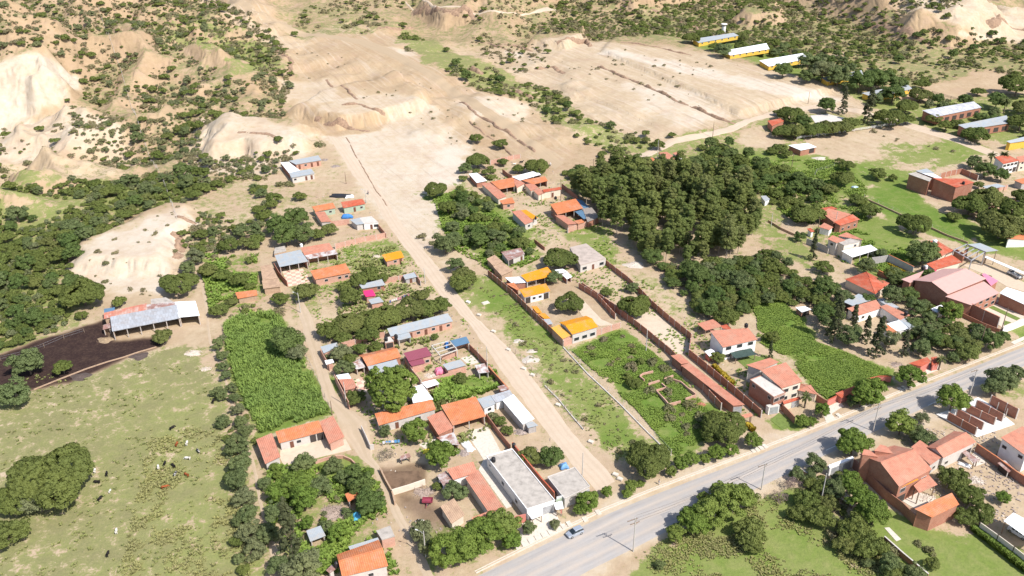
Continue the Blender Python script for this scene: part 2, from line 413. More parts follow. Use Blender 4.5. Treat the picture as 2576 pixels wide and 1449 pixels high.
# left: pasture, yard, crops
zone([170,690,200,622,300,580,420,525,490,525,495,560,450,615,440,680,430,745,300,765,255,720], 7, g=.10, l=.4, w=.88)
zone([250,740,420,740,460,800,480,870,290,880,250,830], 6, g=.15, w=.5)
zone([-300,960,90,965,330,888,410,870,525,865,560,1000,600,1200,655,1449,660,1700,-300,1700], 6, g=.66, l=.12, w=.56)
zone([400,1000,560,1100,620,1300,640,1449,420,1449,360,1300], 50, g=.74, l=.30, w=.5)
zone([-80,920,130,848,262,805,300,850,400,850,412,868,380,885,280,920,180,965,60,985,-80,990], 3, g=.0, w=0, d=1)
zone([460,770,520,700,530,860,480,870], 4, g=.05, w=.6)
zone([560,815,600,795,690,785,710,800,750,870,790,950,836,1040,700,1083,655,1095,600,1000,570,880], 4, g=1.0, l=.85)
zone([500,650,650,640,700,700,640,790,530,790], 7, g=.5, l=.8, w=.35, o=.2)
zone([750,640,830,630,960,640,900,700,740,800,720,760], 8, g=.5, l=.5, w=.45)
zone([850,620,990,600,1040,640,1000,690,870,680], 5, g=.6, l=.6, w=.5)
zone([800,890,830,900,860,1000,830,980], 4, g=.6, l=.7)
zone([1085,965,1240,940,1250,975,1190,1000,1100,1010], 4, g=.95, l=.85)
zone([680,1160,860,1150,920,1180,960,1300,1000,1420,660,1449,650,1200], 8, g=.5, l=.5, w=.4)
zone([790,1170,890,1160,900,1200,830,1200], 5, g=.85, l=.65)
zone([955,1180,1070,1170,1060,1240,980,1235], 2, g=0, w=.05, o=.5, d=.45)
zone([985,1240,1080,1235,1150,1290,1110,1330,1040,1330,1010,1290], 5, g=.05, w=.2, d=.4)
zone([1020,1300,1110,1330,1290,1330,1500,1280,1300,1400,1080,1449,1050,1380], 6, g=.55, l=.5, w=.45)
zone([1170,1080,1240,1070,1290,1160,1240,1140,1190,1130], 2, g=.0, w=.75)
# lower right
zone([1590,1400,1680,1340,1830,1290,1960,1230,2040,1240,2100,1300,2200,1370,2300,1449,2320,1700,1560,1700], 6, g=.97, l=.62)
zone([2060,1330,2160,1400,2220,1449,2150,1449,2060,1380], 9, g=.5, w=.5)
zone([1680,1365,1700,1360,1730,1400,1715,1420], 3, g=0, w=.45, o=.2)
zone([1560,1400,1640,1365,1650,1390,1600,1430], 5, g=.1, w=.55, o=.2)
zone([2100,1180,2240,1290,2330,1330,2470,1340,2640,1449,2640,1700,2300,1700,2170,1300], 5, g=.93, l=.62)
zone([2300,1120,2480,1080,2560,1180,2600,1290,2540,1310,2420,1220,2330,1180], 6, g=.05, w=.55)
zone([2450,960,2640,960,2640,1030,2540,1010], 7, g=.6, l=.45, w=.45)
# road shoulders
zone([1180,1449,1550,1230,1900,1100,2080,1060,2620,850,2620,930,1960,1230,1640,1370,1440,1500], 4, g=.03, w=.75, o=.05)

# ground sheet: rows of cells that grow with distance, reaching well past the hills
ys = [70.0]
while ys[-1] < 1500: ys.append(ys[-1]+max(.75, (ys[-1]-120)*.0062))
while ys[-1] < 9000: ys.append(ys[-1]*1.12)
ys = np.array(ys); NC = 520
us = np.linspace(-1, 1, NC)
halfw = 60+ys*.66
Xg = us[None, :]*halfw[:, None]; Yg = np.repeat(ys[:, None], NC, 1)
Hg, SLg = hgt_exact(Xg, Yg, True)
gsl = np.hypot(np.gradient(Hg, axis=0)/np.gradient(Yg, axis=0), np.gradient(Hg, axis=1)/np.gradient(Xg, axis=1))
base = [.27, .45, .54, 0.0, .12, 0.0]
Zv = [np.full(Xg.shape, b) for b in base]
wob = (fbm(Xg, Yg, 9, 5, 3)-.5)
for poly, soft, vals in ZT:
    px = [p[0] for p in poly]; py = [p[1] for p in poly]
    bb = (Xg > min(px)-soft*2) & (Xg < max(px)+soft*2) & (Yg > min(py)-soft*2) & (Yg < max(py)+soft*2)
    if not bb.any(): continue
    s = np.zeros(Xg.shape)
    s[bb] = sst(-soft*.5, soft*.5, poly_sd(Xg[bb], Yg[bb], poly)+wob[bb]*min(soft, 14)*1.6)
    for i, v in enumerate(vals):
        if v is not None: Zv[i] = Zv[i]*(1-s)+v*s
steep = sst(.45, .9, gsl)
Zv[0] = Zv[0]*(1-.75*steep); Zv[4] = np.clip(Zv[4]+steep*.25*(1-Zv[2]), 0, 1.2)
def grid_mesh(name, X, Y, H):
    nr, nc = X.shape; me = bpy.data.meshes.new(name)
    co = np.stack([X, Y, H], -1).reshape(-1, 3)
    idx = np.arange(nr*nc).reshape(nr, nc)
    q = np.stack([idx[:-1, :-1], idx[:-1, 1:], idx[1:, 1:], idx[1:, :-1]], -1).reshape(-1, 4)
    me.vertices.add(len(co)); me.vertices.foreach_set('co', co.ravel())
    me.loops.add(q.size); me.loops.foreach_set('vertex_index', q.ravel().astype(np.int32))
    me.polygons.add(len(q)); me.polygons.foreach_set('loop_start', np.arange(0, q.size, 4, dtype=np.int32))
    me.polygons.foreach_set('loop_total', np.full(len(q), 4, np.int32)); me.update(); me.validate()
    me.shade_smooth()
    return me
gm = grid_mesh('ground', Xg, Yg, Hg)
Zv.append(np.clip(sst(.3, .7, gsl)+SLg*.8, 0, 1)); Zv.append(Zv[0]*0)
for nm, (a, b, c) in (('zone_a', (0, 1, 2)), ('zone_b', (3, 4, 5)), ('zone_c', (6, 7, 7))):
    at = gm.attributes.new(nm, 'FLOAT_COLOR', 'POINT')
    arr = np.stack([Zv[a], Zv[b], Zv[c], np.ones(Xg.shape)], -1).astype(np.float32)
    at.data.foreach_set('color', arr.ravel())
def ground_material():
    m, t, b = newmat('soil_and_grass', .95, .08)
    A = nd(t, 'ShaderNodeAttribute', attribute_name='zone_a'); B = nd(t, 'ShaderNodeAttribute', attribute_name='zone_b')
    sa = t.nodes.new('ShaderNodeSeparateColor'); t.links.new(A.outputs['Color'], sa.inputs[0])
    sb = t.nodes.new('ShaderNodeSeparateColor'); t.links.new(B.outputs['Color'], sb.inputs[0])
    Cc = nd(t, 'ShaderNodeAttribute', attribute_name='zone_c'); sc_ = t.nodes.new('ShaderNodeSeparateColor'); t.links.new(Cc.outputs['Color'], sc_.inputs[0]); ER = sc_.outputs[0]
    G, L, W = sa.outputs; D, O, Fu = sb.outputs
    pos = t.nodes.new('ShaderNodeNewGeometry').outputs['Position']
    n1 = noise_(t, pos, .045, 6, .62); n2 = noise_(t, pos, .33, 6, .7); n3 = noise_(t, pos, 1.3, 4, .75); n4 = noise_(t, pos, .11, 5, .65)
    w = mth(t, 'ADD', W, mth(t, 'MULTIPLY', mth(t, 'SUBTRACT', n2, .5), .65))
    w = mth(t, 'ADD', w, mth(t, 'MULTIPLY', mth(t, 'SUBTRACT', n1, .5), .5))
    soil = rampn(t, w, [(.0, (.215, .142, .088)), (.35, (.36, .262, .165)), (.65, (.47, .37, .252)), (1.0, (.555, .485, .395))])
    o = mth(t, 'MULTIPLY', mth(t, 'ADD', O, mth(t, 'MULTIPLY', mth(t, 'SUBTRACT', n4, .55), 1.2)), .8, clamp=True)
    soil = mixc(t, o, soil, mixc(t, n1, (.42, .27, .155), (.50, .38, .225)))
    # strata / furrow streaks in graded ground
    th_ = math.radians(-60); dots = []
    for vx, vy, k_ in ((math.cos(th_), math.sin(th_), .02), (-math.sin(th_), math.cos(th_), .42)):
        dn = t.nodes.new('ShaderNodeVectorMath'); dn.operation = 'DOT_PRODUCT'; t.links.new(pos, dn.inputs[0]); dn.inputs[1].default_value = (vx*k_, vy*k_, 0); dots.append(dn.outputs['Value'])
    mp = t.nodes.new('ShaderNodeCombineXYZ'); t.links.new(dots[0], mp.inputs[0]); t.links.new(dots[1], mp.inputs[1])
    st = noise_(t, mp.outputs[0], 1.0, 5, .7)
    # erosion rills on steep faces
    er = nd(t, 'ShaderNodeMapping'); t.links.new(pos, er.inputs[0]); er.inputs['Scale'].default_value = (.30, .10, .16)
    rl = nd(t, 'ShaderNodeTexNoise', Scale=1.0, Detail=7, Roughness=.75); rl.noise_type = 'RIDGED_MULTIFRACTAL'; t.links.new(er.outputs[0], rl.inputs['Vector'])
    rill = mth(t, 'MULTIPLY', mth(t, 'SUBTRACT', rl.outputs[0], .55), 1.4, clamp=True)
    soil = mixc(t, mth(t, 'MULTIPLY', mth(t, 'MULTIPLY', rill, .9), mth(t, 'MULTIPLY_ADD', ER, .7, .3)), soil, (.27, .185, .135))
    soil = mixc(t, mth(t, 'MULTIPLY', mth(t, 'SUBTRACT', n4, .5), 1.6, clamp=True), soil, (.40, .285, .235))
    f = mth(t, 'MULTIPLY', Fu, mth(t, 'MULTIPLY', mth(t, 'SUBTRACT', st, .56), 6.0, clamp=True), clamp=True)
    soil = mixc(t, mth(t, 'MULTIPLY', Fu, mth(t, 'MULTIPLY', mth(t, 'SUBTRACT', .5, st), 3.0, clamp=True)), soil, (.62, .545, .46))
    soil = mixc(t, f, soil, (.30, .22, .16))
    # grass cover
    gr = rampn(t, mth(t, 'ADD', L, mth(t, 'MULTIPLY', mth(t, 'SUBTRACT', n4, .5), 1.1)),
               [(.0, (.235, .215, .105)), (.35, (.25, .26, .095)), (.7, (.18, .23, .055)), (1.0, (.125, .20, .034))])
    gr = mixc(t, mth(t, 'MULTIPLY', mth(t, 'SUBTRACT', n3, .42), 3.2, clamp=True), gr, mixc(t, .4, gr, (.07, .11, .03)))
    nn = mth(t, 'ADD', mth(t, 'MULTIPLY', n2, .45), mth(t, 'ADD', mth(t, 'MULTIPLY', n3, .3), mth(t, 'MULTIPLY', n4, .25)))
    nn = mth(t, 'MULTIPLY_ADD', mth(t, 'SUBTRACT', nn, .5), 1.7, .5)
    gr = mixc(t, mth(t, 'MULTIPLY', mth(t, 'SUBTRACT', n2, .48), 4.0, clamp=True), gr, mixc(t, .5, gr, (.29, .27, .115)))
    thr = mth(t, 'SUBTRACT', mth(t, 'MULTIPLY_ADD', G, .52, .24), nn)
    cov = mth(t, 'MULTIPLY_ADD', thr, 9.0, .5, clamp=True)
    c = mixc(t, cov, soil, gr)
    dk = mixc(t, mth(t, 'MULTIPLY', mth(t, 'SUBTRACT', n3, .5), 3, clamp=True), (.036, .022, .020), (.10, .062, .05))
    dm = mth(t, 'MULTIPLY', D, mth(t, 'MULTIPLY_ADD', n2, .5, .72), clamp=True)
    c = mixc(t, dm, c, dk)
    t.links.new(c, b.inputs['Base Color'])
    bp = nd(t, 'ShaderNodeBump', Strength=.55, Distance=.6)
    t.links.new(mth(t, 'ADD', mth(t, 'MULTIPLY', n3, .35), mth(t, 'ADD', mth(t, 'MULTIPLY', n2, .8), mth(t, 'ADD', mth(t, 'MULTIPLY', f, -.6), mth(t, 'MULTIPLY', mth(t, 'MULTIPLY', rl.outputs[0], ER), -4.0)))), bp.inputs['Height'])
    t.links.new(bp.outputs[0], b.inputs['Normal'])
    return m
gm.materials.append(ground_material())
go = bpy.data.objects.new('ground', gm); COL.objects.link(go); go['kind'] = 'structure'

# ---------------------------------------------------------------- roads as draped ribbons
def ribbon(name, left, right_, mat, dz=.05, n=160, jit=.0, seed=1, across=5):
    """left/right: edge pixel lists; resampled by arc, draped on the terrain"""
    def resample(flat):
        pts = np.array(PT(flat)); s = np.r_[0, np.cumsum(np.hypot(*np.diff(pts, axis=0).T))]
        q = np.linspace(0, s[-1], n); return np.interp(q, s, pts[:, 0]), np.interp(q, s, pts[:, 1])
    lx, ly = resample(left); rx, ry = resample(right_)
    k = np.linspace(0, 1, across)
    if jit:
        jl = (fbm(lx, ly, 5, seed, 3)-.5)*jit; jr = (fbm(rx, ry, 5, seed+9, 3)-.5)*jit
        wx, wy = rx-lx, ry-ly; L = np.hypot(wx, wy)+1e-6
        lx, ly = lx+wx/L*jl, ly+wy/L*jl; rx, ry = rx+wx/L*jr, ry+wy/L*jr
    X = lx[:, None]*(1-k)+rx[:, None]*k; Y = ly[:, None]*(1-k)+ry[:, None]*k
    H = hgt_exact(X, Y)+dz; H[:, 0] -= dz*1.5; H[:, -1] -= dz*1.5
    me = grid_mesh(name, X, Y, H)
    s = np.r_[0, np.cumsum(np.hypot(np.diff((lx+rx)/2), np.diff((ly+ry)/2)))]
    uu = np.repeat(k[None, :], n, 0); vv = np.repeat(s[:, None], across, 1)
    at = me.attributes.new('lane', 'FLOAT_COLOR', 'POINT')
    at.data.foreach_set('color', np.stack([uu, vv, np.zeros_like(uu), np.ones_like(uu)], -1).astype(np.float32).ravel())
    me.materials.append(mat); o = bpy.data.objects.new(name, me); COL.objects.link(o); o['kind'] = 'structure'
    EXCL.append(list(zip(lx.tolist(), ly.tolist()))+list(zip(rx.tolist(), ry.tolist()))[::-1])
    return o
EXCL = []
def roadmat(name, col, col2, dust, tracks=2, tstr=.35, stretch=True, dedge=.25):
    m, t, b = newmat(name, .9, .15)
    A = nd(t, 'ShaderNodeAttribute', attribute_name='lane'); sp = t.nodes.new('ShaderNodeSeparateColor'); t.links.new(A.outputs['Color'], sp.inputs[0])
    u, v, _ = sp.outputs
    pos = t.nodes.new('ShaderNodeNewGeometry').outputs['Position']
    cb = t.nodes.new('ShaderNodeCombineXYZ'); t.links.new(mth(t, 'MULTIPLY', u, 8.0), cb.inputs[0]); t.links.new(mth(t, 'MULTIPLY', v, .03), cb.inputs[1])
    str_ = noise_(t, cb.outputs[0], 1.2, 5, .65)
    c = mixc(t, mth(t, 'MULTIPLY', mth(t, 'SUBTRACT', str_, .35), 3.0, clamp=True), col, col2)
    c = mixc(t, mth(t, 'MULTIPLY', mth(t, 'SUBTRACT', noise_(t, pos, .25, 6, .7), .42), 2.4, clamp=True), c, mixc(t, .5, col, dust))
    tr = mth(t, 'MULTIPLY_ADD', mth(t, 'COSINE', mth(t, 'MULTIPLY', u, 2*math.pi*tracks)), .5, .5)
    c = mixc(t, mth(t, 'MULTIPLY', mth(t, 'POWER', tr, 3), tstr*.5), c, dust)
    e = mth(t, 'ABSOLUTE', mth(t, 'SUBTRACT', u, .5))
    e = mth(t, 'ADD', e, mth(t, 'MULTIPLY', mth(t, 'SUBTRACT', noise_(t, pos, .4, 5, .7), .5), .22))
    c = mixc(t, mth(t, 'MULTIPLY', mth(t, 'SUBTRACT', e, .5-dedge*.5), 10.0, clamp=True), c, dust)
    c = mixc(t, mth(t, 'MULTIPLY', noise_(t, pos, 2.5, 3, .7), .35), c, mul3(col, .7))
    t.links.new(c, b.inputs['Base Color'])
    bp = nd(t, 'ShaderNodeBump', Strength=.3, Distance=.2); t.links.new(noise_(t, pos, 1.2, 4, .7), bp.inputs['Height']); t.links.new(bp.outputs[0], b.inputs['Normal'])
    return m
asph = roadmat('worn_asphalt', (.34, .32, .305), (.46, .43, .405), (.60, .49, .385), 4, .8, dedge=.09)
dirt = roadmat('pale_dirt', (.55, .44, .33), (.60, .49, .375), (.44, .33, .235), 4, .5, dedge=.10)
lane = roadmat('lane_dirt', (.47, .365, .26), (.54, .43, .31), (.40, .31, .2), 2, .8, dedge=.16)
ribbon('asphalt_road', [1080,1500,1313,1392,1520,1292,1640,1243,1888,1149,2102,1063,2290,983,2572,872,2900,742], [1380,1500,1500,1432,1620,1372,1780,1290,1932,1220,2102,1136,2332,1025,2572,925,2900,790], asph, dz=.06, n=220, jit=.25, across=9)
# the long dirt road from the asphalt up the hill
ribbon('dirt_road', [1500,1238,1450,1185,1375,1090,1245,913,1180,815,1100,735,1040,655,960,545,940,500,885,440,850,380,822,340],
       [1550,1210,1538,1189,1440,1084,1350,960,1288,881,1200,800,1140,722,1090,655,1030,590,985,520,940,450,900,400,860,350], dirt, dz=.05, n=240, jit=1.0, across=9)
tan = roadmat('tan_dirt', (.41, .31, .20), (.46, .35, .235), (.47, .36, .245), 4, .4, dedge=.10)
ribbon('hill_road', [1395,428,1330,375,1270,330,1190,275,1100,215,1020,165,950,130,900,112,840,98,780,92,720,82,690,62,640,40,560,10,520,-20],
       [1420,410,1370,366,1310,325,1220,265,1130,208,1050,158,985,122,920,100,850,90,790,84,740,70,720,52,650,30,590,0,560,-30], tan, dz=.12, n=240, jit=1.2, across=7)
ribbon('upper_dirt_road', [1460,440,1540,408,1620,383,1680,350,1760,335,1830,318,1900,292,1960,272,2060,262,2150,272,2260,300,2420,345,2576,410],
       [1480,452,1560,420,1640,392,1700,362,1780,347,1850,330,1905,303,1970,285,2060,272,2140,282,2250,312,2400,358,2576,425], dirt, dz=.10, n=200, jit=.8, across=7)
ribbon('corn_lane', [738,750,752,800,768,860,790,930,812,1000,850,1060,860,1100,905,1150,940,1180,960,1240,990,1300,1020,1350,1045,1400,1070,1460],
       [760,750,788,800,808,860,825,930,850,1000,930,1060,935,1105,940,1150,962,1185,985,1240,1015,1300,1045,1350,1075,1410,1095,1460], lane, dz=.05, n=200, jit=1.2, across=7)
ribbon('hedge_path', [500,700,517,780,524,860,545,905,565,960,582,1020,597,1080,622,1140,640,1200,648,1260,666,1330,680,1400,690,1470],
       [512,700,524,780,532,860,556,905,572,960,590,1020,606,1080,634,1140,650,1200,660,1260,682,1330,704,1400,716,1470], lane, dz=.05, n=200, jit=.6, across=5)
ribbon('ridge_track', [1020,8,1100,24,1180,32,1260,36,1340,34,1400,30], [1020,2,1100,16,1180,26,1260,31,1340,29,1400,22], dirt, dz=.3, n=90, jit=1.0)
ribbon('barnyard_track', [2130,135+2,2060,150,2010,170], [2130,130,2055,144,2005,162], lane, dz=.1, n=30, jit=.5)

def BANK(flat, h, w, name='earth_bank'):
    """rough broken edge of cut earth along a line"""
    P = np.array(PT(flat)); s = np.r_[0, np.cumsum(np.hypot(*np.diff(P, axis=0).T))]; n = int(s[-1]/1.2)+3
    q = np.linspace(0, s[-1], n); x = np.interp(q, s, P[:, 0]); y = np.interp(q, s, P[:, 1])
    dx = np.gradient(x); dy = np.gradient(y); L = np.hypot(dx, dy); nx, ny = -dy/L, dx/L
    wob = (fbm(x, y, 9, 71, 3)-.5)*w*2.2; x = x+nx*wob; y = y+ny*wob
    hh = h*np.clip(fbm(x*1.3, y*1.3, 7, 72, 3)*2.6-.75, 0, 1.4)*np.clip(np.minimum(q, s[-1]-q)/4, 0, 1)
    prof = [(-1.0, -.35), (-.55, .35), (-.2, .95), (.1, 1.0), (.45, .55), (1.3, -.3)]
    X = np.stack([x+nx*a*w*(.8+.4*vnoise(x*.9+a*3, y*.9)) for a, b in prof], 1); Y = np.stack([y+ny*a*w for a, b in prof], 1)
    Z = hgt_exact(X, Y)+np.stack([hh*b+(.0 if 0 < i < 5 else -.25) for i, (a, b) in enumerate(prof)], 1)
    me = grid_mesh(name, X, Y, Z); me.materials.append(CUT); o = bpy.data.objects.new(name, me); COL.objects.link(o); o['kind'] = 'structure'
CUT = plain('cut_earth', (.30, .20, .135), var=.45, scale=.9)
for fl, h, w in [([1158,256,1200,286,1245,316,1300,350,1345,385], 1.3, 1.2), ([945,74,980,71,1010,75,1045,72], 1.6, 1.6), ([1268,112,1300,118,1340,130], 1.4, 1.5), ([1225,108,1262,120,1290,133], 1.2, 1.2),
                 ([1505,166,1560,190,1620,214,1700,252,1790,292,1850,312], 1.4, 1.5), ([1175,172,1200,184,1215,188], 2.0, 2.0), ([1285,228,1320,238,1340,250], 2.2, 2.4), ([860,262,900,262,945,276,970,290], 1.3, 1.4),
                 ([790,302,830,312,870,318,930,330], 1.5, 1.6), ([1040,30,1080,27,1120,26,1160,40], 2.2, 2.2), ([1400,108,1440,103,1478,104,1482,118], 2.4, 2.0), ([1345,175,1390,170,1420,185], 2.0, 2.0),
                 ([870,345,900,400,940,470,975,520], .3, .5), ([1180,300,1210,330,1260,365,1300,400], .6, .8), ([690,122,730,160,735,190], 1.5, 2), ([820,200,860,215,900,250], 1.0, 1.2), ([1560,105,1650,118,1740,140], .8, 1.2),
                 ([430,585,450,600,452,625,440,650], 2.0, 2.2), ([440,545,470,555,495,560], 1.6, 1.6), ([1640,20,1700,48,1760,80,1800,96], 1.6, 2.6), ([2180,60,2260,78,2340,110,2400,128], 1.6, 2.6), ([2480,60,2540,66,2600,80], 2.4, 3),
                 ([1125,30,1180,28,1190,50], 2.4, 2.4), ([600,330,650,335,700,345], 1.2, 1.6)]:
    BANK(fl, h, w)
# ================================================================ building materials
T = {
 'orange': tilemat('orange_clay_tile', (.66, .225, .095)), 'pinkt': tilemat('salmon_clay_tile', (.60, .25, .165)),
 'red': tilemat('red_clay_tile', (.56, .125, .065)), 'tan': tilemat('tan_clay_tile', (.56, .38, .25), dirt=(.38, .25, .17)),
 'yellow': tilemat('yellow_orange_sheet', (.80, .33, .015), var=.08, rib=.5), 'amber': tilemat('amber_sheet', (.86, .46, .08), var=.08, rib=.5),
 'metal': tilemat('galvanised_sheet', (.36, .395, .42), var=.12, metal=True, rib=.4, dirt=(.40, .39, .37)),
 'white': tilemat('white_sheet', (.86, .87, .88), var=.05, metal=True, rib=.5),
 'worn': tilemat('weathered_sheet', (.43, .45, .48), var=.15, metal=True, rib=.4, dirt=(.36, .31, .28), patch=(.30, .30, .31)),
 'rust': tilemat('rusty_sheet', (.30, .17, .14), var=.35, metal=True, rib=.4, dirt=(.50, .46, .44)),
 'rustw': tilemat('rusty_white_sheet', (.55, .52, .50), var=.3, metal=True, rib=.4, dirt=(.30, .13, .09)),
 'maroon': tilemat('maroon_sheet', (.27, .075, .105), var=.1, metal=True), 'blue': tilemat('blue_sheet', (.11, .20, .30), var=.12, metal=True),
 'magenta': tilemat('magenta_sheet', (.78, .04, .17), var=.1, metal=True), 'pinks': tilemat('pink_grey_sheet', (.56, .34, .30), var=.08, metal=True, rib=.6),
 'pinkp': tilemat('bright_pink_sheet', (.80, .25, .36), var=.08, metal=True),
 'stripe': tilemat('striped_sheet', (.42, .42, .45), var=.1, metal=True, rib=.5, patch=(.75, .76, .78)),
 'terr': plain('pinkish_terrace', (.44, .37, .32), var=.25, scale=.5),
 'conc': plain('bare_concrete', (.42, .38, .335), var=.3, scale=.6), 'concw': plain('pale_concrete', (.55, .51, .46), var=.15, scale=.8),
 'patchred': tilemat('patched_red_tile', (.60, .22, .15), dirt=(.55, .42, .36)),
 'net': plain('dark_green_net', (.05, .08, .07), rough=.9), 'rubble': plain('rubble', (.30, .26, .23), var=.6, scale=3),
}
W = {
 'brick': brickmat('red_brick', (.40, .165, .105), (.36, .24, .19), (.44, .27, .20)), 'pinkb': brickmat('pale_pink_brick', (.56, .30, .22), (.52, .38, .31), (.60, .42, .34)),
 'plaster': plain('grey_plaster', (.54, .50, .46), var=.12, scale=.9), 'cream': plain('cream_plaster', (.68, .59, .48), var=.1, scale=.9),
 'white': plain('white_plaster', (.80, .78, .75), var=.08, scale=.9), 'adobe': plain('adobe', (.43, .30, .205), var=.22, scale=1.2),
 'green': plain('green_plaster', (.36, .43, .33), var=.1), 'yellow': plain('yellow_plaster', (.66, .42, .07), var=.2), 'block': brickmat('grey_block', (.45, .42, .40), (.36, .33, .31), w=.6, h=.3),
 'salmon': plain('salmon_paint', (.55, .20, .16), var=.12), 'dark': plain('dark_wood', (.07, .05, .04)),
}
GLASS = plain('window_glass', (.03, .035, .04), rough=.25, spec=.5, var=.2)
FRAME = plain('window_frame', (.55, .53, .50), var=.05); WOOD = plain('brown_door', (.16, .07, .045), var=.2)
VOID = plain('shaded_interior', (.06, .05, .045)); CONC = T['conc']; COLM = plain('column_concrete', (.56, .50, .45), var=.12)
STEEL = plain('grey_steel', (.42, .43, .45), rough=.5, metal=.3); TIMB = plain('weathered_timber', (.25, .18, .13), var=.3, scale=3)
LAND = []   # (px, py, phrase) for saying where trees stand
def place(k, pts, e, rise, far_high):
    q = fr(k, pts); n = len(q)
    cx = sum(p[0] for p in q)/n; cy = sum(p[1] for p in q)/n
    gx, gy = unpt([p[0] for p in q]+[cx], [p[1] for p in q]+[cy], e); z0 = float(np.max(hgt(gx, gy)))
    out = []
    for i, (u, v) in enumerate(q):
        z = z0+e+(rise if (far_high and i >= n//2) else 0); x, y = unp(u, v, z); out.append(Vector((float(x), float(y), z)))
    return out, z0, (cx, cy)
def bil(c, u, v): return (c[0]*(1-u)+c[1]*u)*(1-v)+(c[3]*(1-u)+c[2]*u)*v
def features(root, a, b, z0, spec, e, nrm):
    """windows, doors and openings set along a wall foot from a to b"""
    if not spec: return
    d = (b-a); L = d.length; d = d/L; n = len(spec)
    for i, ch in enumerate(spec):
        c = a+d*(L*(i+.5)/n); hw = {'w': .65, 'W': 1.0, 'd': .5, 'D': 1.3, 'o': min(1.6, L/n*.42), 's': .35}.get(ch)
        if hw is None: continue
        lo, hi = {'w': (1.0, 2.05), 'W': (.8, 2.1), 'd': (.03, 2.1), 'D': (.03, 2.4), 'o': (.05, min(2.4, e-.3)), 's': (1.5, 2.1)}[ch]
        if hi > e-.1: lo -= .3; hi = e-.15
        def rect(w, l, h, off):
            p = c+nrm*off; s = d*w
            return [(p-s).to_tuple()[:2]+(l,), (p+s).to_tuple()[:2]+(l,), (p+s).to_tuple()[:2]+(h,), (p-s).to_tuple()[:2]+(h,)]
        m = MB(); q0 = c-d*hw; q1 = c+d*hw
        def blk(mb, w, l, h, o0, o1):
            s = d*w; A = c-s+nrm*o0; B = c+s+nrm*o0; C_ = c+s+nrm*o1; D_ = c-s+nrm*o1
            mb.prism([A.to_tuple()[:2], B.to_tuple()[:2], C_.to_tuple()[:2], D_.to_tuple()[:2]], z0+l, z0+h)
        if ch in 'wWs':
            blk(m, hw, lo, hi, -.02, .06); f = m.build('window', FRAME, root)
            g = MB(); blk(g, hw-.09, lo+.09, hi-.09, -.01, .075); g.build('pane', GLASS, f)
        elif ch == 'o':
            blk(m, hw, lo, hi, -.02, .05); m.build('doorway', VOID, root)
        else:
            blk(m, hw, lo, hi, -.02, .06); dd = m.build('door' if ch == 'd' else 'gate_door', WOOD if ch == 'd' else STEEL, root)
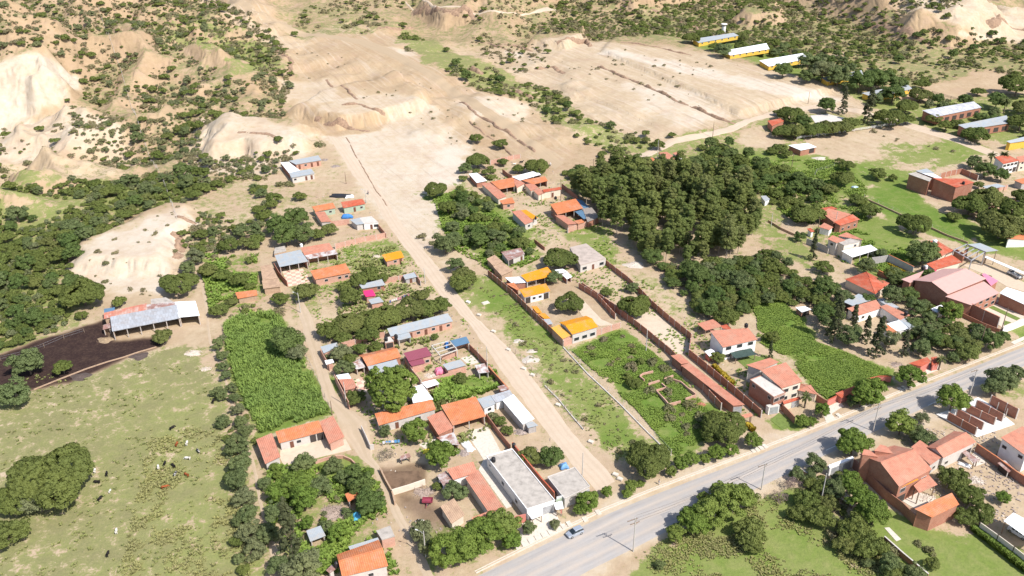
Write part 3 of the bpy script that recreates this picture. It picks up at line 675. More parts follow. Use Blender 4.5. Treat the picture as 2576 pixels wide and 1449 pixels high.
def H(name, label, cat, k, pts, e, rise=0.0, kind='shed', roof='orange', wall='plaster', front='', side='', open_=False, canopy=False,
      over=.35, th=.12, group=None, land=None, left='', parapet=0):
    c, z0, ctr = place(k, pts, e, rise, kind in ('shed', 'gable'))
    base = bil(c, .5, .02); root = empty(name, (base.x, base.y, z0), 0, label, cat, group)
    inv = Vector((-base.x, -base.y, -z0)); c = [p+inv for p in c]
    up = Vector((0, 0, rise)); rm = T[roof]; wm = W[wall]
    lu = (c[1]-c[0]).length; lv = (c[3]-c[0]).length
    rb = MB()
    if kind == 'gable':
        far = [Vector((2*c[3].x-c[0].x, 2*c[3].y-c[0].y, c[0].z)), Vector((2*c[2].x-c[1].x, 2*c[2].y-c[1].y, c[1].z))]
        rb.slab([c[0], c[1], c[2], c[3]], th); rb.slab([far[1], far[0], c[3]+Vector((0, 0, .004)), c[2]+Vector((0, 0, .004))], th)
        rb.bar(c[3]+Vector((0, 0, .04)), c[2]+Vector((0, 0, .04)), .3, .12)
        foot = [c[0], c[1], far[1], far[0]]; lv *= 2
    elif kind == 'hip':
        m0 = (c[0]+c[3])/2; m1 = (c[1]+c[2])/2; L = (m1-m0).length; wd = min(L*.48, (c[3]-c[0]).length*.5)
        ra = m0+(m1-m0)*(wd/L)+up; rb_ = m1+(m0-m1)*(wd/L)+up
        def tri(*p):
            rb.slab(list(p), th) if len(p) == 4 else rb.face([tuple(q) for q in p])
        tri(c[0], c[1], rb_, ra); tri(c[2], c[3], ra, rb_); tri(c[3], c[0], ra); tri(c[1], c[2], rb_)
        for A, B in ((c[0], ra), (c[1], rb_), (c[2], rb_), (c[3], ra), (ra, rb_)): rb.bar(A+Vector((0, 0, .03)), B+Vector((0, 0, .03)), .25, .1)
        foot = list(c)
    elif kind == 'flat':
        rb.slab(c, .25); foot = list(c); over = .04
    else:
        rb.slab(c, th); foot = list(c)
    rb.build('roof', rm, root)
    iu = min(.4, over/lu); iv = min(.4, over/max(lv, .1))
    def at(u, v):
        p = (foot[0]*(1-u)+foot[1]*u)*(1-v)+(foot[3]*(1-u)+foot[2]*u)*v
        if kind == 'gable': z = c[0].z+rise*(1-abs(2*v-1))
        elif kind == 'hip': z = c[0].z
        else: z = p.z
        return Vector((p.x, p.y, z-th-.03))
    A, B, C_, D_ = at(iu, iv), at(1-iu, iv), at(1-iu, 1-iv), at(iu, 1-iv)
    cen = (A+B+C_+D_)/4
    def side_wall(p, q, mid=None):
        """thick wall panel from p to q, outer face on the footprint"""
        d = Vector((q.x-p.x, q.y-p.y, 0)).normalized(); n = Vector((-d.y, d.x, 0))
        if (cen-p).dot(n) < 0: n = -n
        t = .18; P = [p, q] if mid is None else [p, mid, q]
        zb = -.4
        o = [(x.x, x.y) for x in P]; i_ = [(x.x+n.x*t, x.y+n.y*t) for x in P]
        L = 0; 
        for (a, b, za, zb2, ia, ib) in [(o[j], o[j+1], P[j].z, P[j+1].z, i_[j], i_[j+1]) for j in range(len(P)-1)]:
            l = math.hypot(b[0]-a[0], b[1]-a[1])
            wb.face([(*a, zb), (*b, zb), (*b, zb2), (*a, za)], [(L, 0), (L+l, 0), (L+l, zb2-zb), (L, za-zb)])
            wb.face([(*ib, zb), (*ia, zb), (*ia, za), (*ib, zb2)], [(L+l, 0), (L, 0), (L, za-zb), (L+l, zb2-zb)])
            wb.face([(*a, za), (*b, zb2), (*ib, zb2), (*ia, za)]); L += l
        wb.face([(*o[0], zb), (*o[0], P[0].z), (*i_[0], P[0].z), (*i_[0], zb)]); wb.face([(*o[-1], zb), (*i_[-1], zb), (*i_[-1], P[-1].z), (*o[-1], P[-1].z)])
    wb = MB()
    posts = []
    if canopy: posts = [A, B, C_, D_]
    else:
        mr = at(1-iu, .5) if kind == 'gable' else None; ml = at(iu, .5) if kind == 'gable' else None
        side_wall(B, C_, mr); side_wall(C_, D_); side_wall(D_, A, ml)
        if open_:
            n = max(2, int(lu/3.6)+1); posts = [at(iu+(1-2*iu)*i/(n-1), iv) for i in range(n)]
        else: side_wall(A, B)
    if wb.v: wb.build('wall', wm, root)
    for p in posts:
        pm = MB(); w = .1; pm.box((p.x-w, p.y-w, 0), (p.x+w, p.y+w, p.z+.02)); pm.build('post', COLM if not canopy else TIMB, root)
    def out(p, q):
        d = Vector((q.x-p.x, q.y-p.y, 0)).normalized(); n = Vector((-d.y, d.x, 0))
        return -n if (cen-p).dot(n) > 0 else n
    fa = Vector((A.x, A.y, 0)); fb = Vector((B.x, B.y, 0)); fc = Vector((C_.x, C_.y, 0)); fd = Vector((D_.x, D_.y, 0))
    if e > 4.3 and front and not open_:    # two storeys
        features(root, fa, fb, 0, front, 2.8, out(fa, fb)); features(root, fa, fb, 2.7, front.replace('d', 'w').replace('o', 'W').replace('D', 'W'), e-2.7, out(fa, fb))
    elif not open_: features(root, fa, fb, 0, front, e, out(fa, fb))
    features(root, fb, fc, 0 if e < 4.3 else 2.7, side, e if e < 4.3 else e-2.7, out(fb, fc)); features(root, fa, fd, 0 if e < 4.3 else 2.7, left, e if e < 4.3 else e-2.7, out(fa, fd))
    if parapet:
        pb = MB()
        for p, q in ((c[0], c[1]), (c[1], c[2]), (c[2], c[3]), (c[3], c[0])):
            pb.bar(p+Vector((0, 0, parapet/2)), q+Vector((0, 0, parapet/2)), .2, parapet)
        pb.build('parapet', wm, root)
    EXCL.append([(p.x+base.x, p.y+base.y) for p in foot])
    if land: LAND.append((*ctr, land))
    return root, z0, foot
def WALL(label, k, pts, h, mat='brick', th=.2, cap=None, cols=3.2, colm=None, top=False, name='brick_wall', cat='wall', closed=False):
    f = frf(k, pts)
    P = [tuple(float(c) for c in unp(f[i], f[i+1], h)) for i in range(0, len(f), 2)] if top else PT(f)
    if closed: P.append(P[0])
    x0, y0 = P[0]; root = empty(name, (x0, y0, float(hgt(x0, y0))), 0, label, cat); z0 = root.location.z
    wb = MB(); cb = MB(); pos = []
    for (ax, ay), (bx, by) in zip(P[:-1], P[1:]):
        L = math.hypot(bx-ax, by-ay); n = max(1, int(L/cols)); d = ((bx-ax)/L, (by-ay)/L); nx, ny = -d[1]*th/2, d[0]*th/2
        for i in range(n):
            s, t = L*i/n, L*(i+1)/n
            p = (ax+d[0]*s-x0, ay+d[1]*s-y0); q = (ax+d[0]*t-x0, ay+d[1]*t-y0)
            zp_ = float(hgt(p[0]+x0, p[1]+y0))-z0; hh = zp_+h
            pts4 = [(p[0]-nx, p[1]-ny), (q[0]-nx, q[1]-ny), (q[0]+nx, q[1]+ny), (p[0]+nx, p[1]+ny)]
            wb.prism(pts4, zp_-.5, hh)
            if cap: cb.prism([(p[0]-nx*1.7, p[1]-ny*1.7), (q[0]-nx*1.7, q[1]-ny*1.7), (q[0]+nx*1.7, q[1]+ny*1.7), (p[0]+nx*1.7, p[1]+ny*1.7)], hh+.003, hh+.1)
            pos.append((*p, hh, zp_))
    pos.append((P[-1][0]-x0, P[-1][1]-y0, pos[-1][2], pos[-1][3]))
    wb.build('panel', W[mat] if mat in W else T[mat], root)
    if cap: cb.build('coping', T[cap], root)
    if colm is not None:
        w = th/2+.035
        first = None
        for (x, y, hh, zz) in pos[:90]:
            if first is None:
                m = MB(); m.box((-w, -w, -.5), (w, w, h+.06)); first = m.build('column', colm, root); o = first
            else: o = first.copy(); COL.objects.link(o); o.parent = root
            o.location = (x, y, zz)
    return root
exec_rows = []
# ---------------------------------------------------------------- left side
H('cattle_barn', 'long cattle barn, weathered grey sheet roof, open front over the dark yard', 'barn', '02', [1128,450, 1812,315, 1778,178, 1108,302], 3.6, .7, roof='worn', wall='adobe', open_=True, land='the long cattle barn')
H('open_shed', 'bright white roofed shed joined to the right end of the cattle barn', 'shed', '02', [1800,308, 2008,288, 1966,142, 1758,152], 3.8, .3, roof='white', wall='adobe', open_=True)
H('barn_annex', 'patched red tile annex behind the left half of the cattle barn', 'annex', '02', [1045,322, 1480,238, 1474,166, 1045,262], 3.6, .4, roof='patchred', wall='adobe')
H('barn_annex', 'rusty sheet strip roof behind the right half of the cattle barn', 'annex', '02', [1482,236, 1775,184, 1758,150, 1476,180], 3.7, .3, roof='rust', wall='adobe')
H('barn_annex', 'small blue grey sheet roof at the back left corner of the cattle barn', 'annex', '02', [1048,264, 1152,238, 1156,206, 1046,222], 3.4, .2, roof='blue', wall='adobe')
H('store_shed', 'flat grey roofed store between the barn and the big round tree', 'shed', '02', [1520,182, 1748,152, 1668,106, 1516,124], 3.0, .1, roof='conc', wall='adobe')
H('lean_to', 'little rust brown lean-to at the left end of the cattle barn', 'lean-to', '02', [1034,432, 1112,412, 1112,362, 1038,386], 2.4, .3, roof='rust', wall='adobe', open_=True)
H('farm_hut', 'tiny orange tiled adobe hut above the maize field', 'hut', '02', [2392,120, 2592,85, 2580,30, 2366,56], 2.3, .5, roof='orange', wall='adobe', land='the tiny adobe hut')
# compound below the eroded slope
H('brick_house', 'grey sheet roofed brick row at the back of the white yard compound', 'house', '11', [400,212, 658,168, 626,120, 328,176], 2.8, .3, roof='metal', wall='pinkb', front='dwdd', land='the pale compound under the eroded slope')
H('shed_wing', 'white roofed left wing of the compound under the eroded slope', 'shed', '11', [330,296, 440,272, 328,186, 245,192], 2.9, .1, roof='white', wall='brick')
H('plastered_house', 'grey sheet roofed plastered house with two red doors in the upper compound', 'house', '11', [358,346, 592,302, 556,256, 328,292], 2.8, .3, roof='metal', wall='plaster', front='w_dd')
H('green_house', 'small green walled house under plain orange tiles', 'house', '11', [598,688, 802,650, 774,596, 560,636], 2.9, .8, roof='orange', wall='green', front='_w', land='the green walled houses')
H('green_house', 'green walled house with half orange half salmon tiles beside the dirt road', 'house', '11', [878,650, 1102,608, 1074,556, 854,590], 2.9, .8, roof='red', wall='green', front='_dw')
H('tiled_wing', 'salmon tiled left wing closing the yard with the blue tarp', 'house', '11', [656,790, 758,785, 690,684, 590,690], 2.8, .4, roof='pinkt', wall='plaster')
H('street_house', 'grey sheet roofed part of the house below the blue tarp yard', 'house', '11', [1010,818, 1085,808, 1040,748, 945,770], 2.8, .1, roof='metal', wall='plaster')
H('street_house', 'white house with a pale concrete roof at the road end of the blue tarp yard', 'house', '11', [1085,808, 1232,795, 1162,732, 1040,748], 2.8, .1, kind='flat', roof='concw', wall='white', front='_dW', land='the white house at the blue tarp yard')
H('open_barn', 'large shed with a smooth grey roof and dark open front above the checkered patio', 'shed', '11', [236,1243, 526,1186, 444,1070, 188,1126], 3.4, .5, roof='metal', wall='brick', open_=True, land='the big grey roofed shed with the patio')
H('tiled_house', 'salmon tiled house behind the rusty veranda and left of the grassy plot', 'house', '11', [488,1128, 782,1070, 736,1000, 450,1050], 3.2, .7, roof='pinkt', wall='brick')
H('veranda', 'rust streaked sheet veranda over a row of pillars', 'veranda', '11', [520,1165, 826,1110, 788,1066, 490,1126], 3.0, .2, roof='rustw', wall='brick', open_=True)
H('tiled_house', 'bright orange tiled brick house right below the patio and planters', 'house', '11', [594,1370, 952,1300, 902,1206, 545,1282], 2.9, 1.0, roof='orange', wall='pinkb', front='_w_ww', side='', land='the orange tiled house by the patio')
H('adobe_house', 'tan tiled adobe house, upper one of the pair left of the grey roofed shed', 'house', '11', [66,1378, 222,1356, 152,1216, 44,1236], 2.6, .5, roof='tan', wall='adobe', land='the pair of tan adobe houses')
H('adobe_house', 'tan tiled adobe house, lower one of the pair left of the grey roofed shed', 'house', '11', [74,1462, 250,1440, 230,1360, 60,1380], 2.6, .5, roof='tan', wall='adobe')
H('roadside_hut', 'single room brick hut with a bright yellow orange roof beside the dirt road', 'hut', '11', [1310,1188, 1492,1145, 1456,1078, 1266,1122], 2.6, .5, roof='yellow', wall='pinkb', front='_wd', land='the yellow roofed hut')
H('tin_shed', 'small grey sheet shed against the pink brick wall by the road', 'shed', '11', [1500,1368, 1620,1342, 1590,1296, 1478,1326], 2.2, .2, roof='metal', wall='block', front='d')
H('tin_house', 'narrow grey sheet roofed house just above the magenta roof', 'house', '11', [1066,1462, 1302,1424, 1266,1366, 1040,1422], 2.6, .3, roof='metal', wall='brick', front='_w')
H('magenta_shed', 'small brick shed with a vivid magenta roof', 'shed', '12', [1106,100, 1206,90, 1172,28, 1066,44], 2.5, .2, roof='magenta', wall='pinkb', land='the magenta roofed shed')
H('tin_shed', 'low grey sheet shed just below the magenta roof', 'shed', '12', [1160,174, 1286,150, 1240,100, 1128,130], 2.3, .2, roof='metal', wall='pinkb')
# middle block
H('long_row_house', 'very long brick row under a pale grey sheet roof below the thick thorn trees', 'house', '12', [1356,500, 1982,346, 1930,266, 1318,420], 2.9, .6, roof='metal', wall='pinkb', front='_wdwdwdw', land='the long grey roofed brick row')
H('lean_to', 'grey sheet lean-to in front of the long brick row', 'lean-to', '12', [1432,540, 1562,508, 1542,458, 1400,494], 2.5, .2, roof='metal', wall='plaster', open_=True)
H('corner_shed', 'grey sheet roof at the lane corner of the walled garden', 'shed', '12', [680,670, 830,602, 814,560, 648,602], 2.7, .2, roof='metal', wall='pinkb')
H('corner_shed', 'small white roofed shed on the lane half hidden by garden trees', 'shed', '12', [706,782, 786,760, 770,728, 690,742], 2.5, .1, roof='white', wall='pinkb')
H('tiled_house', 'orange gabled house between the garden trees and the maroon roof', 'house', '12', [1120,800, 1462,706, 1420,624, 1072,712], 2.9, 1.2, kind='gable', roof='orange', wall='brick', land='the orange gabled house in the garden')
H('sheet_veranda', 'pale sheet veranda in front of the orange gabled garden house', 'veranda', '12', [1164,890, 1446,808, 1412,730, 1122,802], 2.5, .3, roof='metal', wall='brick', open_=True)
H('rusty_shed', 'rust brown and white shed left of the orange gabled garden house', 'shed', '12', [1010,832, 1100,808, 1055,720, 950,772], 2.3, .2, roof='rustw', wall='adobe', open_=True)
H('lane_house', 'white roofed end of the brick house along the lane', 'house', '12', [832,930, 958,922, 930,870, 806,890], 2.8, .1, roof='white', wall='pinkb')
H('lane_house', 'salmon tiled brick house along the lane beside the pale patio', 'house', '12', [892,1042, 1020,1015, 972,924, 832,932], 2.8, .3, roof='pinkt', wall='pinkb', side='d', land='the salmon tiled house on the lane')
H('maroon_house', 'tall brick house with a smooth maroon roof', 'house', '12', [1534,750, 1770,690, 1716,606, 1484,666], 3.4, .4, roof='maroon', wall='pinkb', front='__w', side='d', land='the maroon roofed brick house')
H('maroon_annex', 'lower maroon roofed annex in front of the maroon house', 'annex', '12', [1566,800, 1702,768, 1680,722, 1530,752], 2.9, .2, roof='maroon', wall='pinkb')
H('blue_shed', 'open brick shed under a dark blue roof beside the dirt road', 'shed', '12', [2006,602, 2150,562, 2116,500, 1954,542], 3.0, .3, roof='blue', wall='pinkb', open_=True, land='the blue roofed shed')
H('brick_room', 'pink brick room with a plain grey sheet roof inside the walled yard', 'house', '12', [1926,840, 2112,790, 2056,730, 1876,782], 2.7, .2, roof='metal', wall='pinkb', front='', land='the grey roofed brick room')
H('ruined_shed', 'broken shed with half its sheets missing against the road wall', 'shed', '12', [2240,870, 2350,858, 2300,770, 2200,790], 2.2, .1, roof='rustw', wall='block', open_=True)
H('rust_shed', 'small rust brown shed roof wedged in the road wall corner', 'shed', '12', [2462,1050, 2542,1030, 2502,985, 2430,1002], 2.5, .1, roof='rust', wall='brick')
H('white_shed', 'small white canopy above the bright white roof', 'shed', '12', [1715,1018, 1846,976, 1802,930, 1666,962], 2.4, .1, roof='white', wall='pinkb', open_=True)
H('white_shed', 'large plain white roof beside the biggest garden tree', 'shed', '12', [1580,1170, 1784,1132, 1672,980, 1548,1020], 2.8, .2, roof='white', wall='brick', land='the large white roof')
H('tiled_house', 'long two tone orange tiled house front below the biggest garden tree', 'house', '12', [1236,1396, 1812,1232, 1770,1132, 1194,1276], 3.0, .9, roof='orange', wall='plaster', front='_d_w_', land='the long two tone tiled house')
H('tiled_house', 'largest orange tiled roof in the middle block with a pillared porch', 'house', '12', [1980,1396, 2312,1300, 2210,1104, 1860,1192], 3.2, 1.2, roof='orange', wall='pinkb', open_=True, land='the largest orange roof in the middle block')
H('tiled_wing', 'pink orange tiled wing joined left of the largest orange roof', 'house', '12', [1836,1490, 1988,1418, 1872,1246, 1720,1312], 3.0, .5, roof='pinkt', wall='brick')
H('sheet_house', 'square grey sheet roofed house between the orange porch and the road', 'house', '12', [2292,1226, 2412,1176, 2362,1090, 2226,1130], 2.8, .2, roof='metal', wall='white', front='w')
H('sheet_house', 'patched whitish sheet roof at the road corner of the middle block', 'house', '12', [2412,1166, 2600,1110, 2552,1036, 2362,1096], 2.9, .2, roof='worn', wall='white', front='_d')
H('long_white_shed', 'long narrow white sheet roof running along the dirt road', 'shed', '12', [2684,1384, 2802,1326, 2590,1082, 2480,1142], 3.0, .3, roof='white', wall='plaster', front='', land='the long white roof along the road')
# lower left farm
H('tiled_house', 'salmon tiled house at the left end of the sandy farm yard', 'house', '13', [92,340, 246,266, 160,28, 0,94], 2.9, .6, roof='pinkt', wall='plaster', front='', land='the left tiled farm house')
H('tiled_house', 'long orange tiled farm house with a shaded porch facing the sandy yard', 'house', '13', [234,130, 690,12, 632,-98, 196,14], 2.9, .8, roof='orange', wall='plaster', front='_dw_oo', land='the long farm house')
H('tiled_house', 'salmon tiled brick house at the right end of the sandy farm yard', 'house', '13', [736,136, 890,66, 776,-146, 638,-84], 3.0, .5, roof='pinkt', wall='pinkb', land='the right tiled farm house')
H('tiled_hut', 'small ragged orange tiled hut leaning under a dark thorn tree', 'hut', '13', [930,722, 1056,658, 1002,598, 894,642], 2.3, .3, roof='orange', wall='adobe', open_=True, land='the ragged tiled hut')
H('tin_shed', 'square grey sheet shed beside the tall casuarina tree', 'shed', '13', [546,1122, 702,1062, 650,960, 505,1012], 2.2, .3, roof='metal', wall='adobe', open_=True, land='the square grey shed')
H('tiled_house', 'orange gabled house cut by the bottom edge left of the lane', 'house', '13', [866,1478, 1330,1366, 1276,1190, 830,1322], 3.3, 1.3, kind='gable', roof='orange', wall='plaster', front='__w_', land='the gabled house at the bottom edge')
H('sheet_strip', 'narrow grey sheet roof along the back of the bottom gabled house', 'shed', '13', [946,1206, 1242,1112, 1226,1080, 928,1170], 2.6, .1, roof='metal', wall='plaster')
H('concrete_room', 'small brick room with a stained flat concrete roof by the lane', 'shed', '13', [1266,1102, 1396,1066, 1350,960, 1208,1012], 3.0, 0, kind='flat', roof='conc', wall='pinkb')
H('rust_lean_to', 'little rust roofed lean-to left of the bottom gabled house', 'lean-to', '13', [740,1440, 800,1400, 766,1352, 704,1410], 2.4, .1, roof='rust', wall='plaster')
H('tiled_hut', 'free standing plastered hut with a pale beige tiled roof', 'hut', '13', [1966,942, 2102,852, 1992,684, 1854,766], 2.7, .5, roof='tan', wall='cream', land='the pale beige tiled hut')
H('tiled_house', 'short salmon tiled house joined behind the long narrow tiled wing', 'house', '13', [1986,500, 2228,424, 2186,316, 1916,392], 3.1, .9, roof='pinkt', wall='white', front='_d', land='the tiled house beside the driveway')
H('tiled_wing', 'long narrow salmon tiled wing beside the concrete driveway', 'house', '13', [2330,812, 2502,790, 2234,400, 2104,480], 3.0, .4, roof='pinkt', wall='plaster', land='the long narrow tiled wing')
H('tiled_canopy', 'low salmon tiled canopy at the foot of the long narrow wing', 'canopy', '13', [2180,905, 2420,840, 2400,792, 2172,880], 2.4, .2, roof='pinkt', wall='white')
H('rust_shed', 'rusty lean-to roof behind the salmon tiled driveway house', 'lean-to', '13', [1884,560, 1984,512, 1912,410, 1820,456], 2.6, .2, roof='rust', wall='white', front='d')
H('rust_shed', 'rust and white patched sheets above the round green tree', 'shed', '13', [1920,140, 2050,150, 1990,20, 1815,76], 2.4, .2, roof='rustw', wall='adobe', open_=True)
H('timber_shelter', 'brown plank shelter among bare bushes near the corral', 'shelter', '13', [1450,300, 1560,268, 1540,232, 1450,262], 1.8, .2, roof='rust', wall='dark', canopy=True)
H('flat_house', 'long flat roofed concrete house with red edged parapet in the block by the main road', 'house', '23', [150,800, 430,712, 0,192, -256,268], 3.4, 0, kind='flat', roof='conc', wall='white', front='_D', left='_w_w_s', parapet=.25, land='the long flat concrete roof')
H('flat_house', 'shorter flat roofed concrete shop house nearest the dirt road mouth', 'house', '23', [530,690, 782,566, 630,376, 358,472], 3.2, 0, kind='flat', roof='conc', wall='plaster', front='_dD', left='_w_', parapet=.12, land='the shorter flat concrete roof')
H('shop_awning', 'white front awning under the long flat concrete roof', 'awning', '23', [202,896, 312,850, 288,782, 156,836], 2.6, .2, roof='white', wall='white', canopy=True)
H('shop_awning', 'small square white awning beside the turquoise wall', 'awning', '23', [442,800, 520,788, 505,712, 416,732], 2.6, .1, roof='white', wall='white', canopy=True)
# upper middle cluster
H('tiled_house', 'bright orange tiled house at the back left of the hillside cluster', 'house', '11', [2450,462, 2606,432, 2590,342, 2360,386], 2.9, .6, roof='orange', wall='cream', open_=True, land='the back left orange house')
H('tiled_wing', 'salmon tiled wing, topmost of the stepped pair in the hillside cluster', 'house', '11', [2372,502, 2452,470, 2366,390, 2268,406], 2.8, .2, roof='pinkt', wall='cream')
H('tiled_wing', 'salmon tiled wing, lower of the stepped pair in the hillside cluster', 'house', '11', [2436,562, 2522,530, 2456,474, 2370,502], 2.7, .2, roof='pinkt', wall='cream')
H('tiled_house', 'small orange tiled house at the lower left of the hillside cluster', 'house', '11', [2482,612, 2606,598, 2580,542, 2448,576], 2.8, .3, roof='orange', wall='pinkb', front='w')
H('white_shed', 'two part white sheet shed at the left edge of the hillside cluster', 'shed', '11', [2220,396, 2326,374, 2224,296, 2140,306], 2.5, .2, roof='white', wall='brick', land='the two part white shed')
H('tiled_wing', 'salmon tiled wing left under the white sheet roof', 'house', '21', [50,446, 130,402, 42,346, -4,360], 2.9, .2, roof='pinkt', wall='cream')
H('open_shed', 'white sheet roofed open shed at the top of the hillside cluster', 'shed', '21', [78,372, 292,312, 240,274, 0,336], 3.2, .2, roof='white', wall='brick', open_=True)
H('tiled_house', 'orange tiled house right below the white open shed', 'house', '21', [216,412, 362,376, 330,330, 98,370], 3.0, .5, roof='orange', wall='pinkb', open_=True)
H('tiled_wing', 'salmon tiled middle wing behind the grey plaster house', 'house', '21', [192,480, 264,442, 212,400, 128,412], 2.9, .2, roof='pinkt', wall='cream')
H('tiled_wing', 'salmon tiled wing touching the left side of the grey plaster house', 'house', '21', [264,522, 346,490, 270,450, 214,472], 2.9, .2, roof='pinkt', wall='cream')
H('plaster_house', 'pale plaster house with one red door and a thin red tile strip roof', 'house', '21', [318,492, 502,460, 488,438, 308,464], 3.2, .3, roof='red', wall='cream', front='_d_', land='the pale plaster house with the red door')
H('tiled_house', 'largest orange roof of the hillside cluster with a brick side wall', 'house', '21', [456,716, 716,652, 640,556, 384,612], 3.8, 1.0, roof='orange', wall='brick', open_=True, left='w_w', land='the largest orange roof of the hillside cluster')
H('blue_shed', 'upper blue sheet roof beside the eucalyptus grove', 'shed', '21', [716,654, 782,642, 702,572, 644,558], 3.0, .1, roof='blue', wall='brick', canopy=True)
H('blue_shed', 'lower blue sheet roof between the orange roof and the rubble', 'shed', '21', [722,762, 782,742, 690,660, 624,678], 2.8, .1, roof='blue', wall='brick', canopy=True)
H('tiled_wing', 'salmon tiled wing below the largest orange roof of the cluster', 'house', '21', [562,816, 652,806, 520,720, 430,722], 3.0, .2, roof='pinkt', wall='pinkb')
H('tiled_wing', 'little orange tiled roof at the right end of the lower salmon wing', 'house', '21', [664,810, 732,792, 700,764, 620,780], 3.0, .2, roof='orange', wall='pinkb')
H('scrap_shed', 'roof heaped with scrap and rubble against the eucalyptus trunks', 'shed', '21', [760,790, 880,742, 800,640, 710,656], 2.9, .1, roof='rubble', wall='brick')
H('tiled_house', 'salmon tiled half of the two coloured house below the hillside cluster', 'house', '21', [130,816, 216,782, 84,670, -2,686], 3.0, .5, roof='pinkt', wall='plaster', front='w', land='the two coloured house')
H('tiled_house', 'yellow half of the two coloured house below the hillside cluster', 'house', '21', [206,768, 262,746, 142,668, 80,672], 3.0, .2, roof='yellow', wall='plaster')
H('flat_house', 'white flat roofed house with a pink edged terrace roof and three front openings', 'house', '21', [688,1226, 946,1156, 746,1006, 580,1046], 3.2, 0, kind='flat', roof='terr', wall='plaster', front='WdW', land='the white flat roofed house')
H('rusty_house', 'rust roofed house left of the big round thorn tree', 'house', '21', [-40,1180, 130,1112, 88,1050, -110,1092], 2.7, .2, roof='rust', wall='plaster', front='o_d', land='the rust roofed house')
H('adobe_house', 'tan tiled adobe house, upper one of the pair above the yellow roofs', 'house', '11', [2392,1236, 2482,1190, 2402,1120, 2320,1162], 2.7, .4, roof='tan', wall='adobe', land='the tan adobe pair by the yellow roofs')
H('adobe_house', 'tan tiled adobe house, lower one of the pair above the yellow roofs', 'house', '11', [2470,1330, 2590,1276, 2482,1196, 2388,1240], 2.7, .5, roof='tan', wall='adobe')
H('yellow_house', 'larger yellow orange roof at the back of the walled garden', 'house', '21', [150,1392, 432,1330, 356,1242, 90,1326], 3.3, .6, roof='yellow', wall='white', open_=True, land='the upper yellow roof')
H('white_annex', 'white sheet roof left of the upper yellow roof', 'annex', '21', [0,1408, 150,1398, 88,1340, -70,1350], 2.8, .1, roof='white', wall='brick')
H('yellow_house', 'lower yellow orange roof over a white front with dark windows', 'house', '22', [124,106, 386,42, 340,-34, 74,28], 3.0, .6, roof='yellow', wall='white', front='owwo', land='the lower yellow roof')
H('orange_annex', 'small orange roof joining the two yellow roofed houses', 'annex', '22', [52,34, 76,28, 20,-45, -60,-30], 2.8, .1, roof='orange', wall='brick')
H('shed', 'small brick and sheet shed beside the big thorn tree and the yellow roof', 'shed', '21', [552,1366, 606,1340, 560,1295, 500,1318], 2.3, .1, roof='white', wall='brick', open_=True)
H('shed', 'little white roofed brick shed right behind the upper yellow roof', 'shed', '21', [470,1310, 560,1290, 510,1262, 430,1272], 2.5, .1, roof='white', wall='brick')
H('small_shed', 'first small orange roof along the left garden wall', 'shed', '22', [252,264, 302,260, 250,192, 194,196], 2.3, .1, roof='yellow', wall='brick')
H('small_shed', 'second small orange roof along the left garden wall', 'shed', '22', [322,320, 386,318, 330,264, 262,272], 2.3, .1, roof='yellow', wall='brick')
H('small_shed', 'small grey sheet roof along the left garden wall', 'shed', '22', [358,380, 412,372, 376,322, 314,326], 2.2, .1, roof='metal', wall='brick')
H('hall', 'orange gabled hall with a long strip window behind the front garden wall', 'hall', '22', [606,480, 866,402, 806,320, 540,392], 3.9, 1.0, kind='gable', roof='yellow', wall='plaster', front='WWW', land='the orange gabled hall')
H('flat_annex', 'pale yellow roof attached left of the orange gabled hall', 'annex', '22', [508,524, 602,486, 474,380, 394,412], 3.2, .1, roof='amber', wall='pinkb')
# right middle
H('tiled_villa', 'two storey salmon tiled house with a front balcony above the shade net', 'house', '22', [2122,610, 2472,530, 2376,414, 1992,442], 5.2, 1.1, roof='pinkt', wall='white', front='WoW', left='', land='the two storey house with the shade net')
H('tiled_annex', 'small salmon tiled roof behind the two storey house with the shade net', 'annex', '22', [2120,420, 2226,440, 2160,378, 2100,392], 4.6, .1, roof='red', wall='white')
H('carport', 'free standing salmon tiled carport on thin posts', 'carport', '22', [1946,440, 2116,398, 2026,326, 1862,370], 2.6, .3, roof='pinkt', wall='white', canopy=True, land='the tiled carport')
H('white_shed', 'small square white roofed shed beside a garden tree', 'shed', '22', [1986,700, 2062,660, 2002,624, 1938,650], 2.4, .1, roof='white', wall='salmon')
H('shade_net', 'dark green shade net stretched over the terrace', 'shade net', '22', [2250,722, 2462,682, 2400,618, 2190,662], 2.3, 0, roof='net', canopy=True, th=.03)
H('tiled_villa', 'big salmon tiled two storey house nearest the main road', 'house', '32', [138,1020, 346,955, 180,760, -76,838], 5.8, 1.2, roof='pinkt', wall='cream', front='WW', land='the big two storey house near the main road')
H('tiled_annex', 'salmon tiled roof part behind the big two storey house', 'annex', '32', [-76,838, 112,756, 20,714, -220,786], 5.6, .3, roof='pinkt', wall='plaster')
H('flat_terrace_house', 'brick house front with a white flat terrace roof beside the big salmon roof', 'house', '32', [60,1114, 176,1066, -40,886, -180,936], 5.4, 0, kind='flat', roof='concw', wall='brick', front='oW', left='w_w', parapet=.15)
H('hip_roof_house', 'low salmon hip roof right of the big two storey house', 'house', '32', [302,1042, 502,1086, 432,990, 330,974], 3.0, .6, kind='hip', roof='pinkt', wall='cream')
H('entrance_canopy', 'little red tiled entrance roof below the big two storey house', 'canopy', '32', [160,1180, 332,1130, 318,1104, 146,1150], 2.6, .2, roof='red', wall='cream', front='_D')
H('white_gatehouse', 'small white flat roofed gatehouse below the big two storey house', 'gatehouse', '32', [10,1216, 120,1196, 86,1170, -20,1190], 2.6, 0, kind='flat', roof='concw', wall='white', front='D')
